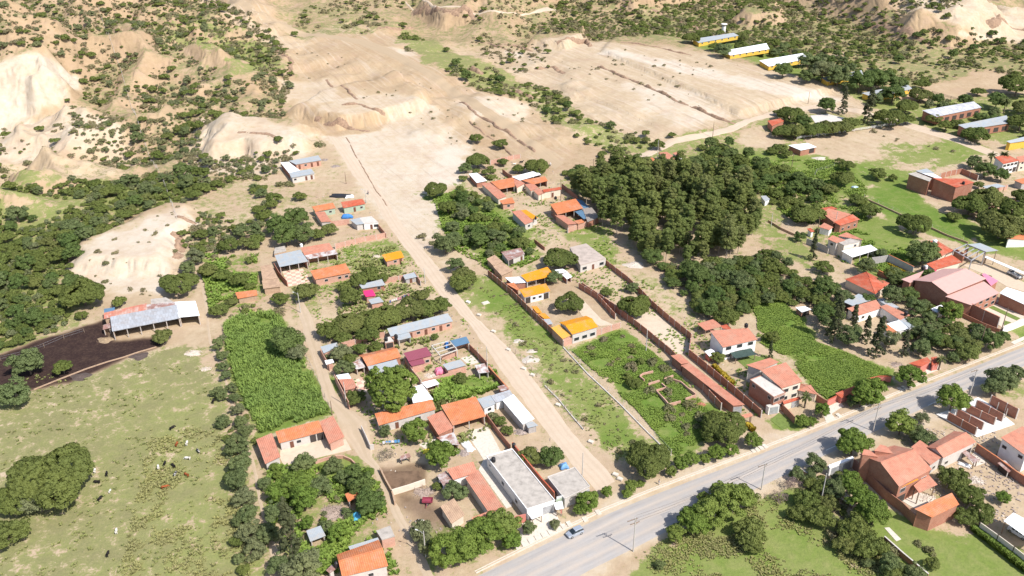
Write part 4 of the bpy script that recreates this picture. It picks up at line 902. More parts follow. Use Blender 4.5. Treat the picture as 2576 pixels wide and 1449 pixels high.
H('long_tiled_shed', 'very long narrow salmon tiled shed inside the brick walled strip', 'shed', '22', [2226,1196, 2342,1186, 1790,768, 1700,788], 3.2, .2, roof='pinkt', wall='brick', front='D', land='the very long tiled shed')
H('long_tiled_shed', 'short plain salmon roof at the upper end of the very long shed', 'shed', '22', [1702,776, 1790,764, 1690,676, 1596,692], 3.2, .1, roof='pinkt', wall='brick')
H('gateway', 'small tiled gateway roof on white pillars at the roadside', 'gateway', '22', [2320,1326, 2426,1300, 2404,1268, 2310,1290], 2.6, .3, roof='pinkt', wall='white', canopy=True)
# central right complex
H('hip_roof_villa', 'orange red hip roofed house left of the walled lawn', 'house', '31', [1080,1516, 1222,1408, 990,1292, 772,1366], 3.3, 1.6, kind='hip', roof='red', wall='cream', front='ww', land='the hip roofed house by the lawn')
H('sheet_shed', 'large grey sheet roof below the hip roofed house', 'shed', '32', [852,192, 1062,128, 912,70, 754,150], 3.0, .2, roof='metal', wall='dark', open_=True)
H('courtyard_house', 'orange tiled back wing of the courtyard house', 'house', '32', [906,290, 1150,212, 1088,130, 794,216], 3.1, .7, roof='pinkt', wall='white', front='w_', land='the courtyard house')
H('courtyard_house', 'orange tiled right wing of the courtyard house carrying a black tank', 'house', '32', [1332,336, 1430,286, 1190,176, 1126,200], 3.1, .4, roof='pinkt', wall='white')
H('sheet_shed', 'whitish sheet roof behind the right wing of the courtyard house', 'shed', '32', [1236,214, 1322,206, 1162,114, 1094,126], 2.9, .1, roof='worn', wall='white')
H('white_annex', 'bright white sheet roof at the lower corner of the courtyard house', 'annex', '32', [1290,450, 1418,420, 1320,336, 1196,370], 3.0, .1, roof='white', wall='white', front='dw')
H('white_annex', 'narrow pale sheet roof right of the bright white courtyard annex', 'annex', '32', [1422,414, 1490,400, 1372,320, 1302,326], 3.0, .1, roof='metal', wall='white', front='d')
H('tiled_front_wing', 'orange tiled front wing half hidden by cypresses', 'house', '32', [1222,474, 1312,456, 1210,388, 1154,400], 3.0, .2, roof='orange', wall='white')
H('white_hut', 'small cube shaped white roofed hut beside the brick warehouse wall', 'hut', '32', [1700,262, 1790,222, 1742,180, 1638,222], 2.6, .1, roof='white', wall='white', land='the small white hut')
H('small_red_hut', 'tiny hut with a white roof at the edge of the lush plot', 'hut', '32', [340,256, 436,226, 372,196, 276,206], 2.2, .1, roof='white', wall='brick', front='o', land='the tiny hut in the lush plot')
H('warehouse', 'huge brick warehouse with a dusty pink gabled roof', 'warehouse', 'Wa', [1046,722, 1566,510, 1290,374, 826,556], 6.5, 2.0, kind='gable', roof='pinks', wall='brick', land='the pink roofed warehouse', over=.6)
H('warehouse', 'lower dusty pink roof at the front of the huge warehouse', 'warehouse', 'Wa', [1362,870, 1740,704, 1530,548, 1010,752], 4.6, 1.2, roof='pinks', wall='brick', front='WWWW')
H('warehouse_wing', 'dusty pink lean-to roof along the back of the huge warehouse', 'annex', 'Wa', [534,568, 640,520, 720,405, 416,520], 6.0, .2, roof='pinks', wall='brick')
H('pink_annex', 'bright pink flat roof at the right end of the warehouse', 'annex', 'Wa', [1626,608, 1724,540, 1540,438, 1500,450], 4.0, .1, roof='pinkp', wall='brick')
H('magenta_annex', 'strip of magenta roof behind the warehouse', 'annex', 'Wa', [850,420, 900,396, 770,384, 720,408], 3.4, .1, roof='magenta', wall='brick')
H('white_ribbed_shed', 'long white ribbed roof on a dark brick wall beside the warehouse garden', 'shed', 'Wa', [2120,880, 2260,760, 1836,626, 1740,704], 4.2, .3, roof='white', wall='brick')
H('tiled_house', 'long red tiled house directly behind the warehouse', 'house', 'Wa', [870,392, 1238,288, 1096,190, 756,312], 3.6, .7, roof='red', wall='cream', land='the long red house behind the warehouse')
H('hip_roof_house', 'orange hip roofed house right of the big round tree', 'house', 'Wa', [908,228, 1128,134, 900,0, 740,0], 3.4, 1.3, kind='hip', roof='red', wall='cream', land='the hip roofed house by the round tree')
H('sheet_canopy', 'high blue grey sheet roof of the unfinished steel hall', 'canopy', 'Wa', [1560,150, 1724,132, 1480,32, 1310,48], 6.0, .4, roof='metal', wall='brick', canopy=True, land='the unfinished steel hall')
H('brick_building', 'tall brick building with a red tile sloped roof corner and blank side wall', 'building', 'Wb', [1212,624, 1470,552, 1350,500, 880,490], 7.2, .6, roof='red', wall='brick', left='', land='the tall brick building')
H('brick_building', 'left half of the tall brick block with a bare flat roof', 'building', 'Wb', [838,540, 868,495, 640,405, 530,430], 6.8, .1, roof='conc', wall='brick')
H('sheet_shed', 'white strip roof behind the tall brick block', 'shed', 'Wb', [988,512, 1022,494, 900,430, 640,392], 6.0, .1, roof='white', wall='brick')
H('sheet_shed', 'pale blue sheet roof behind the tall brick block', 'shed', 'Wb', [720,420, 908,420, 798,354, 642,388], 6.2, .1, roof='metal', wall='brick')
H('sheet_canopy', 'low blue grey sheet canopy inside the brick lot wall', 'canopy', 'Wb', [1650,652, 1922,606, 1790,568, 1590,606], 3.0, .2, roof='metal', wall='brick', canopy=True)
H('villa', 'white two storey villa with a red roof behind two palms', 'villa', 'Wb', [1880,290, 2110,240, 1940,160, 1760,190], 5.5, .8, roof='red', wall='white', front='WoWo', land='the villa with the palms')
H('villa', 'red tiled villa cut by the right edge beside the palms villa', 'villa', 'Wb', [2110,268, 2300,240, 2240,160, 2060,190], 4.6, .7, roof='pinkt', wall='cream', front='ww')
H('orange_stall', 'small shed under a bright orange roof at the right edge', 'shed', 'Wb', [2150,570, 2300,540, 2220,480, 2030,520], 3.0, .3, roof='orange', wall='block')
H('tiled_house', 'orange tiled farmhouse cut by the right edge below the thorn thicket', 'house', 'Wb', [2180,1366, 2400,1300, 2240,1250, 1926,1345], 3.2, .8, roof='orange', wall='white', land='the farmhouse at the right edge')
H('brick_house', 'orange tiled brick house with a red front slope in the green plots', 'house', '31', [730,828, 926,766, 852,714, 666,790], 3.6, 1.0, roof='red', wall='brick', front='www', land='the brick house in the green plots')
H('brick_house', 'salmon tiled back roof of the brick house in the green plots', 'house', '31', [662,792, 838,712, 612,652, 538,696], 3.6, .8, roof='pinkt', wall='brick')
H('tiled_annex', 'small bright red roof behind the brick house in the green plots', 'annex', '31', [536,686, 700,656, 640,634, 502,658], 3.2, .1, roof='red', wall='brick')
H('tiled_hut', 'small square salmon tiled hut above the white garden house', 'hut', '31', [620,872, 658,842, 566,798, 512,840], 2.8, .3, roof='pinkt', wall='white')
H('tiled_hut', 'tiny white walled hut with a red tile cap beside the long block wall', 'hut', '31', [434,892, 468,884, 430,850, 392,858], 2.6, .2, roof='red', wall='white')
H('villa', 'two storey white villa with stepped tile roofs above the sheet veranda', 'villa', '31', [690,1002, 780,972, 650,924, 598,960], 5.6, .3, roof='pinkt', wall='plaster', front='W', left='w', land='the white two storey villa')
H('villa', 'grey flat roofed corner of the white two storey villa', 'villa', '31', [766,1026, 922,990, 832,955, 694,990], 5.4, 0, kind='flat', roof='conc', wall='cream', front='_w')
H('villa', 'salmon tiled right roof of the white two storey villa', 'villa', '31', [866,960, 964,972, 790,894, 700,930], 5.2, .3, roof='pinkt', wall='cream')
H('sheet_veranda', 'wide white sheet veranda in front of the white two storey villa', 'veranda', '31', [850,1146, 1104,1068, 1030,1020, 740,1082], 3.2, .3, roof='white', wall='white', open_=True)
H('field_hut', 'brick hut with a flat white roof at the corner of the football field', 'hut', '31', [330,70, 490,36, 400,-4, 204,18], 2.8, .1, roof='white', wall='brick', front='_o', land='the white roofed field hut')
H('tiled_house', 'salmon tiled house beside the upper dirt road', 'house', '21', [1600,182, 1674,152, 1556,84, 1474,94], 3.0, .5, roof='pinkt', wall='cream', land='the salmon house by the upper road')
H('tiled_house', 'smaller salmon tiled house right of the upper road house', 'house', '21', [1672,132, 1730,100, 1680,76, 1614,98], 3.0, .3, roof='pinkt', wall='white', front='w')
H('tiled_annex', 'red tiled strip roof right of the upper road houses', 'annex', '21', [1830,188, 1856,172, 1800,142, 1764,150], 2.8, .1, roof='red', wall='pinkb')
H('tiled_annex', 'narrow orange roof at the gate of the upper road house', 'annex', '21', [1420,182, 1446,170, 1416,142, 1390,146], 2.4, .1, roof='orange', wall='pinkb')
H('red_house', 'small red roofed house among dark trees above the football field', 'house', '30', [42,1266, 166,1214, 132,1190, -6,1214], 3.0, .4, roof='red', wall='brick', land='the small red roof')
H('white_hut', 'white tarpaulin hut right of the eucalyptus grove', 'hut', '21', [2270,490, 2330,490, 2310,425, 2236,430], 2.4, .1, roof='white', wall='white')
H('white_hut', 'half hidden bluish hut at the right end of the eucalyptus grove', 'hut', '31', [-30,1576-1120+130, 20,560, -20,525, -76,528], 2.4, .1, roof='metal', wall='white')
# poultry barns
PB = [('20', [1880,432, 2282,358, 2230,330, 1818,392], 'metal', 'long yellow barn with a pale blue roof, farthest of the yellow barns'),
      ('20', [2196,556, 2592,492, 2560,434, 2130,510], 'white', 'long yellow barn, second from the water tower'),
      ('30', [8,668, 408,586, 350,534, -88,608], 'white', 'long yellow barn whose bare white roof lies below the dark fence'),
      ('30', [600,822, 958,752, 942,706, 536,782], 'metal', 'yellow barn half hidden behind a grey leafless tree'),
      ('30', [1072,985, 1452,892, 1400,844, 944,936], 'metal', 'yellow barn crossed by the round dark tree')]
for i, (k, p, rf, lb) in enumerate(PB):
    H('poultry_barn', lb, 'barn', k, p, 2.3, .7, roof=rf, wall='yellow', front='wwwwww', group='long poultry barns', land=['the farthest yellow barn', 'the second yellow barn', 'the bare white roofed barn', 'the half hidden barn', 'the barn at the round dark tree'][i])
H('poultry_barn', 'brick barn with a roof striped in grey and white sheets', 'barn', '30', [1696,1174, 2152,1080, 2070,1020, 1552,1110], 4.0, .8, roof='stripe', wall='brick', front='oooooo', group='long poultry barns', land='the striped roof barn')
H('poultry_barn', 'brick barn with a plain pale roof right below the striped one', 'barn', '30', [2008,1304, 2440,1236, 2400,1160, 1912,1256], 4.0, .8, roof='metal', wall='brick', front='ooooo', group='long poultry barns', land='the pale barn below the striped one')
H('poultry_barn', 'pale roofed barn cut by the right edge', 'barn', '30', [2440,1440, 2700,1400, 2620,1365, 2396,1420], 3.6, .6, roof='metal', wall='yellow', group='long poultry barns')
# bottom right
H('brick_villa', 'tall two storey brick house with a big salmon gabled roof', 'house', '33', [1320,570, 1650,394, 1476,196, 1132,326], 6.4, 2.4, kind='gable', roof='pinkt', wall='brick', front='o_W', land='the tall brick house', over=.3)
for q, lb in (([1112,268, 1022,200, 965,192, 945,246], 'left of the two little tiled dormers on the brick house'), ([1262,236, 1190,160, 1130,145, 1070,206], 'right of the two little tiled dormers on the brick house')):
    H('roof_dormer', lb.replace('left of', 'left one of').replace('right of', 'right one of'), 'dormer', '33', q, 8.2, .5, roof='pinkt', wall='brick', over=.1)
H('tiled_house', 'long red and salmon tiled wing behind the tall brick house', 'house', '33', [1766,280, 2096,120, 1996,24, 1690,186], 4.2, 1.3, kind='gable', roof='pinkt', wall='plaster', front='w_o', land='the long red wing')
H('tiled_house', 'middle salmon tiled roof joining the tall brick house and the long red wing', 'house', '33', [1634,352, 1762,262, 1530,100, 1440,170], 4.0, .3, roof='pinkt', wall='plaster', front='w')
H('balcony_canopy', 'narrow orange roof strip over the balcony of the tall brick house', 'canopy', '33', [1346,574, 1512,496, 1480,472, 1308,546], 5.4, .1, roof='yellow', wall='pinkb')
H('porch', 'salmon tiled porch roof on grey pillars beside the tall brick house', 'porch', '33', [1522,632, 1706,548, 1610,440, 1466,556], 4.0, .5, roof='pinkt', wall='pinkb', canopy=True)
H('tiled_house', 'separate brick room with a bright red tiled roof above the lawn', 'house', '33', [1650,880, 1925,748, 1850,630, 1474,792], 4.6, .9, roof='orange', wall='brick', land='the brick room above the lawn')
H('white_gate', 'white covered gateway with dark gates on the main road', 'gate', '33', [622,380, 868,284, 850,262, 608,352], 3.0, .1, roof='white', wall='white', front='DD', over=.1)
H('rust_awning', 'rust brown sheet awning behind the long red wing', 'awning', '33', [2078,332, 2124,296, 1972,190, 1928,204], 2.4, .1, roof='rust', canopy=True)
H('coop', 'chicken coop with a rusty sheet roof against the brick wall', 'coop', '33', [2420,425, 2482,388, 2380,300, 2308,330], 2.0, .2, roof='rust', wall='dark', open_=True)
H('white_villa', 'white two storey villa with a salmon roof cut by the right edge', 'villa', '33', [2600,262, 2820,130, 2560,-40, 2342,74], 5.6, .9, roof='pinkt', wall='white', front='WW', left='w_w', land='the white villa at the right edge')
H('car_shed', 'open car shed with a bright white roof at the lower right edge', 'shed', '33', [2700,1150, 2860,1040, 2470,830, 2372,912], 3.4, .5, roof='white', wall='white', canopy=True)
# ---------------------------------------------------------------- walls and fences
WALL('long brick wall along the right side of the yellow roofed garden and the sandy strip', '22', [-36,-135, 235,-60, 700,20, 1035,245, 1360,500, 1600,700, 2100,1245][4:], 2.6, 'brick', colm=COLM, top=False)
WALL('second brick wall running just inside the long one', '22', [672,14, 860,130, 1040,330], 2.2, 'brick', colm=COLM)
WALL('brick wall on the right side of the sandy strip ending in a curve', '22', [1270,60, 1400,200, 1580,360, 1752,500, 1800,540, 1778,700, 1960,850, 2240,1085, 2504,1320], 2.6, 'brick', colm=COLM)
WALL('brick wall from the white flat roofed house down to the sandy strip', '21', [930,1215, 1040,1300, 1170,1400, 1270,1500], 2.2, 'brick', colm=COLM)
WALL('long dark brick wall on the left side of the yellow roofed garden', '22', [-640+400,-110, 0,90, 200,290, 360,440, 515,600], 2.4, 'brick', colm=COLM)
WALL('low pink brick wall closing the front of the yellow roofed garden', '22', [515,600, 700,540, 900,478, 1090,415], 2.2, 'pinkb', colm=COLM)
WALL('pink brick wall with pale columns beside the grassy plot', '11', [800,1062, 1000,1010, 1100,985, 1210,968, 1310,945], 2.2, 'pinkb', colm=COLM)
WALL('brick wall below the blue tarp yard', '11', [752,838, 940,815], 2.4, 'pinkb')
WALL('brick wall along the dirt road beside the white house', '11', [1235,860, 1310,950], 2.0, 'brick')
WALL('pink brick wall around the yard with the small tin shed', '11', [1275,1408, 1440,1385, 1600,1340, 1660,1435], 2.0, 'pinkb', colm=COLM)
WALL('thin brick wall left of the checkered patio', '11', [188,1260, 240,1350, 320,1443], 2.4, 'brick')
WALL('pink brick wall at the back of the lane garden', '12', [828,625, 1000,580, 1150,540, 1300,505], 2.0, 'pinkb', colm=COLM)
WALL('brick wall along the lane below the corner shed', '12', [655,690, 700,770, 745,850], 2.4, 'pinkb')
WALL('tall pink brick wall on the lane beside the salmon tiled house', '12', [800,960, 870,1100, 945,1240], 2.8, 'pinkb')
WALL('brick wall in front of the maroon house', '12', [1500,770, 1580,900, 1665,1005], 2.4, 'pinkb', colm=COLM)
WALL('brick wall along the dirt road below the blue roofed shed', '12', [2150,640, 2240,730, 2330,830], 2.4, 'brick', colm=COLM)
WALL('orange capped road wall beside the ruined shed', '12', [2340,860, 2440,970, 2540,1085], 2.2, 'brick', cap='orange')
WALL('low brick wall between the grey roofed brick room and the weedy garden', '12', [1680,985, 1850,945, 2000,890, 2115,860], 1.6, 'pinkb')
WALL('curved pink brick wall in the lower left garden', '13', [600,340, 700,305, 800,285, 880,285, 960,320, 1000,360, 1025,400], 1.0, 'pinkb', th=.3)
WALL('grey plastered wall on the lane beside the hanging washing', '13', [1065,5, 1110,100, 1152,200, 1190,195], 1.8, 'plaster')
WALL('stone wall on the left of the manure corral', '13', [1252,420, 1310,540, 1372,650, 1400,760], 1.4, 'adobe', th=.35)
WALL('pale adobe wall at the foot of the manure corral', '13', [1372,655, 1540,605, 1705,548], 1.8, 'cream', th=.3)
WALL('brick wall between the courtyard and the flat concrete roofs', '12', [2316,1330, 2440,1500, 2560,1650], 2.0, 'brick')
WALL('red capped wall along the long flat roof', '23', [5,215, 130,370, 300,580, 425,720], 3.0, 'brick', cap='red')
WALL('red painted gate wall left of the white awning', '23', [28,950, 140,925], 2.6, 'salmon', cols=2)
WALL('turquoise painted wall between the two flat roofed houses', '23', [440,790, 510,765], 2.8, 'green', cols=2)
WALL('pink brick wall with pale columns at the top of the hillside cluster', '11', [2360,215, 2460,190, 2590,160, 2660,150], 2.2, 'pinkb', colm=COLM)
WALL('dark brick wall beside the small lemon trees of the hillside cluster', '11', [2480,300, 2540,350, 2576,365], 2.2, 'brick')
WALL('brick wall between the hillside cluster and the thorn trees', '21', [500,450, 590,520, 660,580], 2.2, 'brick')
WALL('brick wall running up from the tan adobe houses', '21', [225,1000, 330,1080], 1.6, 'brick')
WALL('pink wall below the lower blue sheet roof', '21', [562,905, 700,850, 830,820], 2.4, 'pinkb', colm=COLM)
WALL('grey block wall above the walled lawn', 'Wa', [0,330, 120,315, 225,296], 3.2, 'block')
WALL('white garden wall capped with orange tiles along the lawn', 'Wa', [225,296, 390,378, 560,462], 3.4, 'plaster', cap='orange')
WALL('orange tile capped wall left of the lawn', 'Wa', [90,460, 200,515, 310,565], 2.0, 'brick', cap='orange')
WALL('grey plastered wall left of the white two storey villa', '31', [385,1015, 500,1060, 600,1110], 2.6, 'block', colm=COLM)
WALL('dark stone wall between the green plots', '31', [1640,860, 1800,935, 2010,1010], .8, 'adobe', th=.3, name='stone_wall')
WALL('low stone wall along the narrow green plot path', '31', [960,555, 1150,640, 1400,755], .7, 'adobe', th=.3, name='stone_wall')
WALL('dark wall between the vegetable patch and the sandy yard', '31', [0,790, 130,870, 260,930], 1.0, 'adobe', th=.25, name='stone_wall')
WALL('tall brick wall of the lot behind the tall brick building', 'Wb', [980,500, 1130,460, 1280,430, 1400,480, 1510,530], 2.6, 'brick', colm=COLM)
WALL('brick lot wall running right from the tall brick building', 'Wb', [1470,760, 1700,700, 1930,650], 2.2, 'pinkb', colm=COLM)
WALL('broken pink wall inside the thorn thicket', 'Wb', [1700,930, 1850,890, 2060,830], 2.0, 'pinkb')
WALL('brick garden wall of the warehouse along its front garden', 'Wa', [1020,860, 1300,1000, 1500,1100, 1700,1195], 4.6, 'brick', cap='pinkt', colm=COLM)
WALL('thin boundary wall below the warehouse', 'Wa', [620,740, 900,880, 1250,1040, 1500,1160, 1730,1250], 1.6, 'brick')
WALL('white roadside wall of the warehouse garden', 'Wa', [1770,1250, 1900,1205, 2080,1130], 2.6, 'white')
WALL('brick back wall of the unfinished steel hall', 'Wa', [1110,230, 1230,300, 1290,200], 4.0, 'brick')
WALL('salmon painted roadside wall beside the big two storey house', '32', [590,1205, 700,1150], 2.2, 'salmon', cap='red')
WALL('salmon roadside wall with a wide red coping left of the palms', '32', [985,985, 1110,955, 1230,960], 2.0, 'salmon', cap='red')
WALL('brick driveway wall below the white gatehouse', '32', [132,1240, 200,1310, 260,1375], 2.2, 'brick')
WALL('brick wall from the low hip roof to the roadside', '32', [480,1150, 540,1190, 588,1215], 2.4, 'brick')
H('wall_canopy', 'salmon red flat roof over the roadside wall right of the lush plot', 'canopy', '32', [740,1118, 880,1054, 872,996, 676,1072], 2.5, .1, roof='maroon' if False else 'red', wall='salmon')
H('wall_canopy', 'salmon red roadside roof left of the date palm', 'canopy', '32', [1546,802, 1640,748, 1602,708, 1416,770], 2.8, .1, roof='red', wall='salmon')
H('wall_canopy', 'small salmon roof between the date palm and the road', 'canopy', '32', [1650,786, 1730,770, 1700,700, 1640,710], 2.6, .1, roof='red', wall='salmon')
WALL('pale wall of the car yard with dark posts above the lawn', '33', [2110,1010, 2290,1140, 2450,1260, 2640,1410], 2.6, 'cream', colm=W['dark'], cols=5)
WALL('brick wall of the tall brick house down to the lawn', '33', [850,380, 1000,530, 1170,700, 1330,820, 1480,970], 3.0, 'brick')
WALL('brick wall from the long red wing to the right edge', '33', [2080,215, 2280,350, 2480,500, 2640,600], 2.6, 'brick', cap='orange')
WALL('low pale wall between the field and the lawn trees', '33', [1160,1120, 1350,1290, 1600,1500], 1.6, 'brick', cap='concw')
WALL('low stone wall below the white gateway', '33', [330,420, 560,560, 700,690, 850,790], .8, 'adobe', cap='concw')
for i, (p, lb) in enumerate([([1800,1345, 2080,1500], 'nearest'), ([1890,1310, 2150,1450], 'second'), ([1990,1265, 2270,1400], 'third'), ([2085,1220, 2350,1365], 'fourth')]):
    WALL('unfinished brick partition, %s of the parallel row to the tall brick house' % lb, '32', p, 2.8, 'brick', th=.25, colm=COLM)
WALL('highest unfinished brick wall at the far end of the parallel row', '32', [2225,1190, 2380,1270, 2490,1330], 3.4, 'brick', th=.25, colm=COLM)
for p, lb in [([1285,920, 1320,895, 1418,872], 'left end'), ([1285,925, 1330,960], 'lower left corner'), ([1370,1000, 1482,965], 'middle left'), ([1530,950, 1620,915], 'upper middle'), ([1505,995, 1600,1080], 'inner divider'),
              ([1450,1065, 1560,1035], 'upper side of the largest room'), ([1452,1070, 1520,1140, 1576,1205, 1695,1175], 'lower left side of the largest room'), ([1742,1150, 1845,1115], 'lower right end'), ([1610,950, 1700,980, 1760,1035, 1845,1100], 'long right side')]:
    WALL('low orange brick foundation among weeds, %s' % lb, '22', p, 1.0, 'pinkb', th=.3, name='foundation_wall', cols=2)
WALL('ruined adobe wall just below the tiny adobe hut', '02', [2418,230, 2440,262, 2576,235, 2620,225], 1.0, 'adobe', th=.35)
WALL('concrete footing wall with posts between the weedy plot and the mown strip', '22', [515,612, 760,880, 900,1010, 1100,1200, 1340,1446, 1600,1703], .35, 'concw', th=.3, name='footing_wall')
WALL('concrete footing beside the pale stones along the dirt road', '22', [330,1000, 460,1130, 590,1290, 720,1443], .3, 'concw', th=.25, name='footing_wall')
WALL('low broken stone edge between the manure yard and the pasture', '02', [340,1040, 600,935, 870,830, 1080,760, 1240,715, 1400,660, 1575,610], .35, 'adobe', th=.25)
# ---------------------------------------------------------------- open fences: posts and wires
def FENCE(label, k, pts, h, step=3.0, pw=.12, mat=None, rails=0, name='post_fence', railm=None):
    P = PTf(k, pts); s = [0]
    for a, b in zip(P[:-1], P[1:]): s.append(s[-1]+math.hypot(b[0]-a[0], b[1]-a[1]))
    n = max(2, min(95, int(s[-1]/step))); root = empty(name, (*P[0], float(hgt(*P[0]))), 0, label, 'fence')
    q = np.linspace(0, s[-1], n); xs = np.interp(q, s, [p[0] for p in P]); ys_ = np.interp(q, s, [p[1] for p in P]); zs = hgt(xs, ys_)
    m = MB(); m.tube((0, 0, -.3), (0, 0, h), pw/2, pw/2*.9, 6); first = m.build('post', mat or COLM, root)
    pts3 = []
    for i in range(n):
        o = first if i == 0 else first.copy()
        if i: COL.objects.link(o); o.parent = root
        o.location = (xs[i]-P[0][0], ys_[i]-P[0][1], zs[i]-root.location.z); o.rotation_euler = (random.uniform(-.07, .07), random.uniform(-.07, .07), 0)
        pts3.append(Vector(o.location))
    rb = MB()
    nr = rails or 2
    for r in range(nr):
        z = h*(.45+.5*r/max(1, nr-1)); w = .1 if rails else .03
        for a, b in zip(pts3[:-1], pts3[1:]): rb.bar(a+Vector((0, 0, z)), b+Vector((0, 0, z)), w)
    rb.build('rail' if rails else 'wire', railm or (mat if rails else STEEL), root)
FENCE('white rail fence along the top of the football field', '30', [290,1405, 600,1360, 1000,1305, 1405,1240], 1.6, 4, .18, W['white'], 3)
FENCE('dark post fence behind the second and third yellow barns', '30', [0,465, 200,520, 400,585, 610,640], 1.8, 4, .2, W['dark'], 3)
FENCE('dark post fence left of the striped roof barn', '30', [1650,945, 1800,990, 1940,1025], 1.8, 4, .2, W['dark'], 3)
FENCE('concrete post line standing on the footing of the weedy plot', '22', [570,650, 735,830, 900,985, 1095,1170, 1235,1310, 1380,1460, 1600,1690], 1.8, 6.5, .14)
FENCE('rough timber post fence along the right side of the dirt road', '22', [-20,620, 120,760, 300,960, 470,1160, 720,1440], 1.5, 3.2, .16, TIMB)
FENCE('timber posts with wire between the maize field and the lane', '12', [510,720, 580,860, 660,1040, 770,1290], 1.5, 4, .14, TIMB)
FENCE('crooked timber posts at the back of the manure yard', '02', [10,745, 80,735, 330,665, 560,560, 750,485, 850,460], 1.6, 4.5, .18, TIMB)
FENCE('thin concrete post fence around the green football corner', '31', [470,330, 480,290, 560,265, 665,235], 1.6, 4, .14)
FENCE('thin concrete posts above the upper green plot', '31', [968,545, 1100,605, 1260,680, 1400,745], 1.6, 5, .12)
FENCE('thin concrete posts above the lower green plot', '31', [1650,850, 1800,915, 1960,985], 1.6, 5, .12)
FENCE('wire fence along the top of the graded field beside the gully', '20', [560,890, 700,960, 850,1030, 1000,1080, 1200,1170, 1400,1260], 1.4, 8, .12, TIMB)
FENCE('grey post fence beside the sandy yard and vegetable patch', '31', [85,790, 180,840, 260,880], 1.6, 2.5, .14)
# ================================================================ vegetation
LAND += [(130,900,'the dark manure yard'), (700,950,'the maize field'), (400,650,'the bare pale slope'), (1640,830,'the sandy walled strip'), (1690,560,'the eucalyptus grove'),
         (2290,380,'the football field'), (1447,1338,'the parked silver car'), (1593,1387,'the crossarm pole'), (1960,860,'the lush weedy plot'), (1010,1190,'the manure corral'),
         (2430,1030,'the unfinished brick partitions'), (350,1180,'the cattle pasture'), (1130,520,'the wide pale wash'), (1800,1390,'the field below the road'), (2420,1390,'the walled lawn'),
         (1330,1240,'the mouth of the dirt road'), (2240,690,'the small walled lawn'), (600,1000,'the hedge path'), (900,500,'the black plastic sheet')]
def leafmat(name, col, var=.4, trans=.34, hue2=None):
    m, t, b = newmat(name, .75, .25)
    pos = t.nodes.new('ShaderNodeNewGeometry').outputs['Position']
    oi = t.nodes.new('ShaderNodeObjectInfo').outputs['Random']
    n = noise_(t, pos, 1.1, 3, .7)
    c = rampn(t, n, [(.3, mul3(col, 1-var)), (.52, col), (.72, mul3(col, 1+var))])
    c = mixc(t, mth(t, 'MULTIPLY', oi, .75), c, hue2 or (col[0]*1.35, col[1]*1.1, col[2]*1.2))
    c = mixc(t, mth(t, 'MULTIPLY', mth(t, 'FRACT', mth(t, 'MULTIPLY', oi, 7.31)), .42), c, (col[0]*.62, col[1]*.58, col[2]*.6))
    c = mixc(t, mth(t, 'MULTIPLY', mth(t, 'GREATER_THAN', mth(t, 'FRACT', mth(t, 'MULTIPLY', oi, 13.7)), .82), .45), c, (col[0]*1.5, col[1]*1.12, col[2]*1.7))
    c = mixc(t, mth(t, 'MULTIPLY', noise_(t, pos, 6, 2, .6), .3), c, mul3(col, .55))
    c = mixc(t, mth(t, 'MULTIPLY', mth(t, 'SUBTRACT', noise_(t, pos, .09, 4, .6), .42), 3.0, clamp=True), c, mixc(t, .45, c, (col[0]*1.5, col[1]*1.25, col[2]*1.2)))
    t.links.new(c, b.inputs['Base Color'])
    tr = t.nodes.new('ShaderNodeBsdfTranslucent'); t.links.new(c, tr.inputs[0])
    mx = t.nodes.new('ShaderNodeMixShader'); mx.inputs[0].default_value = trans
    t.links.new(b.outputs[0], mx.inputs[1]); t.links.new(tr.outputs[0], mx.inputs[2])
    t.links.new(mx.outputs[0], t.nodes['Material Output'].inputs[0])
    return m
LM = {'t': leafmat('thorn_leaves', (.155, .205, .05), hue2=(.215, .245, .07)), 'm': leafmat('pepper_leaves', (.185, .235, .095), hue2=(.17, .23, .08)),
      'g': leafmat('shade_leaves', (.18, .275, .05), hue2=(.24, .30, .07)), 'd': leafmat('dark_leaves', (.13, .20, .055), hue2=(.18, .23, .07)),
      'e': leafmat('eucalyptus_leaves', (.19, .245, .07), hue2=(.27, .30, .09)), 'c': leafmat('cypress_leaves', (.09, .115, .05)),
      'b': leafmat('bare_twigs', (.26, .22, .18), hue2=(.22, .21, .13)), 's': leafmat('shrub_leaves', (.23, .24, .105), hue2=(.28, .265, .15)),
      'p': leafmat('palm_leaves', (.12, .15, .05)), 'w': leafmat('weed_leaves', (.26, .39, .075), hue2=(.32, .42, .10)), 'z': leafmat('maize_leaves', (.235, .36, .075), hue2=(.30, .39, .12)),
      'v': leafmat('dry_tufts', (.30, .34, .115), hue2=(.36, .37, .16)), 'y': leafmat('yellow_flowers', (.42, .36, .04))}
BARK = plain('bark', (.17, .13, .10), var=.3, scale=4); BARKE = plain('pale_bark', (.38, .31, .25), var=.3, scale=3)
def quads_mesh(name, C, A, B, mat):
    """C centres, A/B half-axes -> quads"""
    n = len(C); co = np.stack([C-A-B, C+A-B, C+A+B, C-A+B], 1).reshape(-1, 3).astype(np.float32)
    me = bpy.data.meshes.new(name); me.vertices.add(4*n); me.vertices.foreach_set('co', co.ravel())
    me.loops.add(4*n); me.loops.foreach_set('vertex_index', np.arange(4*n, dtype=np.int32))
    me.polygons.add(n); me.polygons.foreach_set('loop_start', np.arange(0, 4*n, 4, dtype=np.int32)); me.polygons.foreach_set('loop_total', np.full(n, 4, np.int32))
    me.update(); me.materials.append(mat); return me
def frames(N, R):
    N = N/np.linalg.norm(N, axis=1, keepdims=True); r = R.normal(size=N.shape)
    A = np.cross(N, r); A /= np.linalg.norm(A, axis=1, keepdims=True)+1e-9; B = np.cross(N, A); return N, A, B
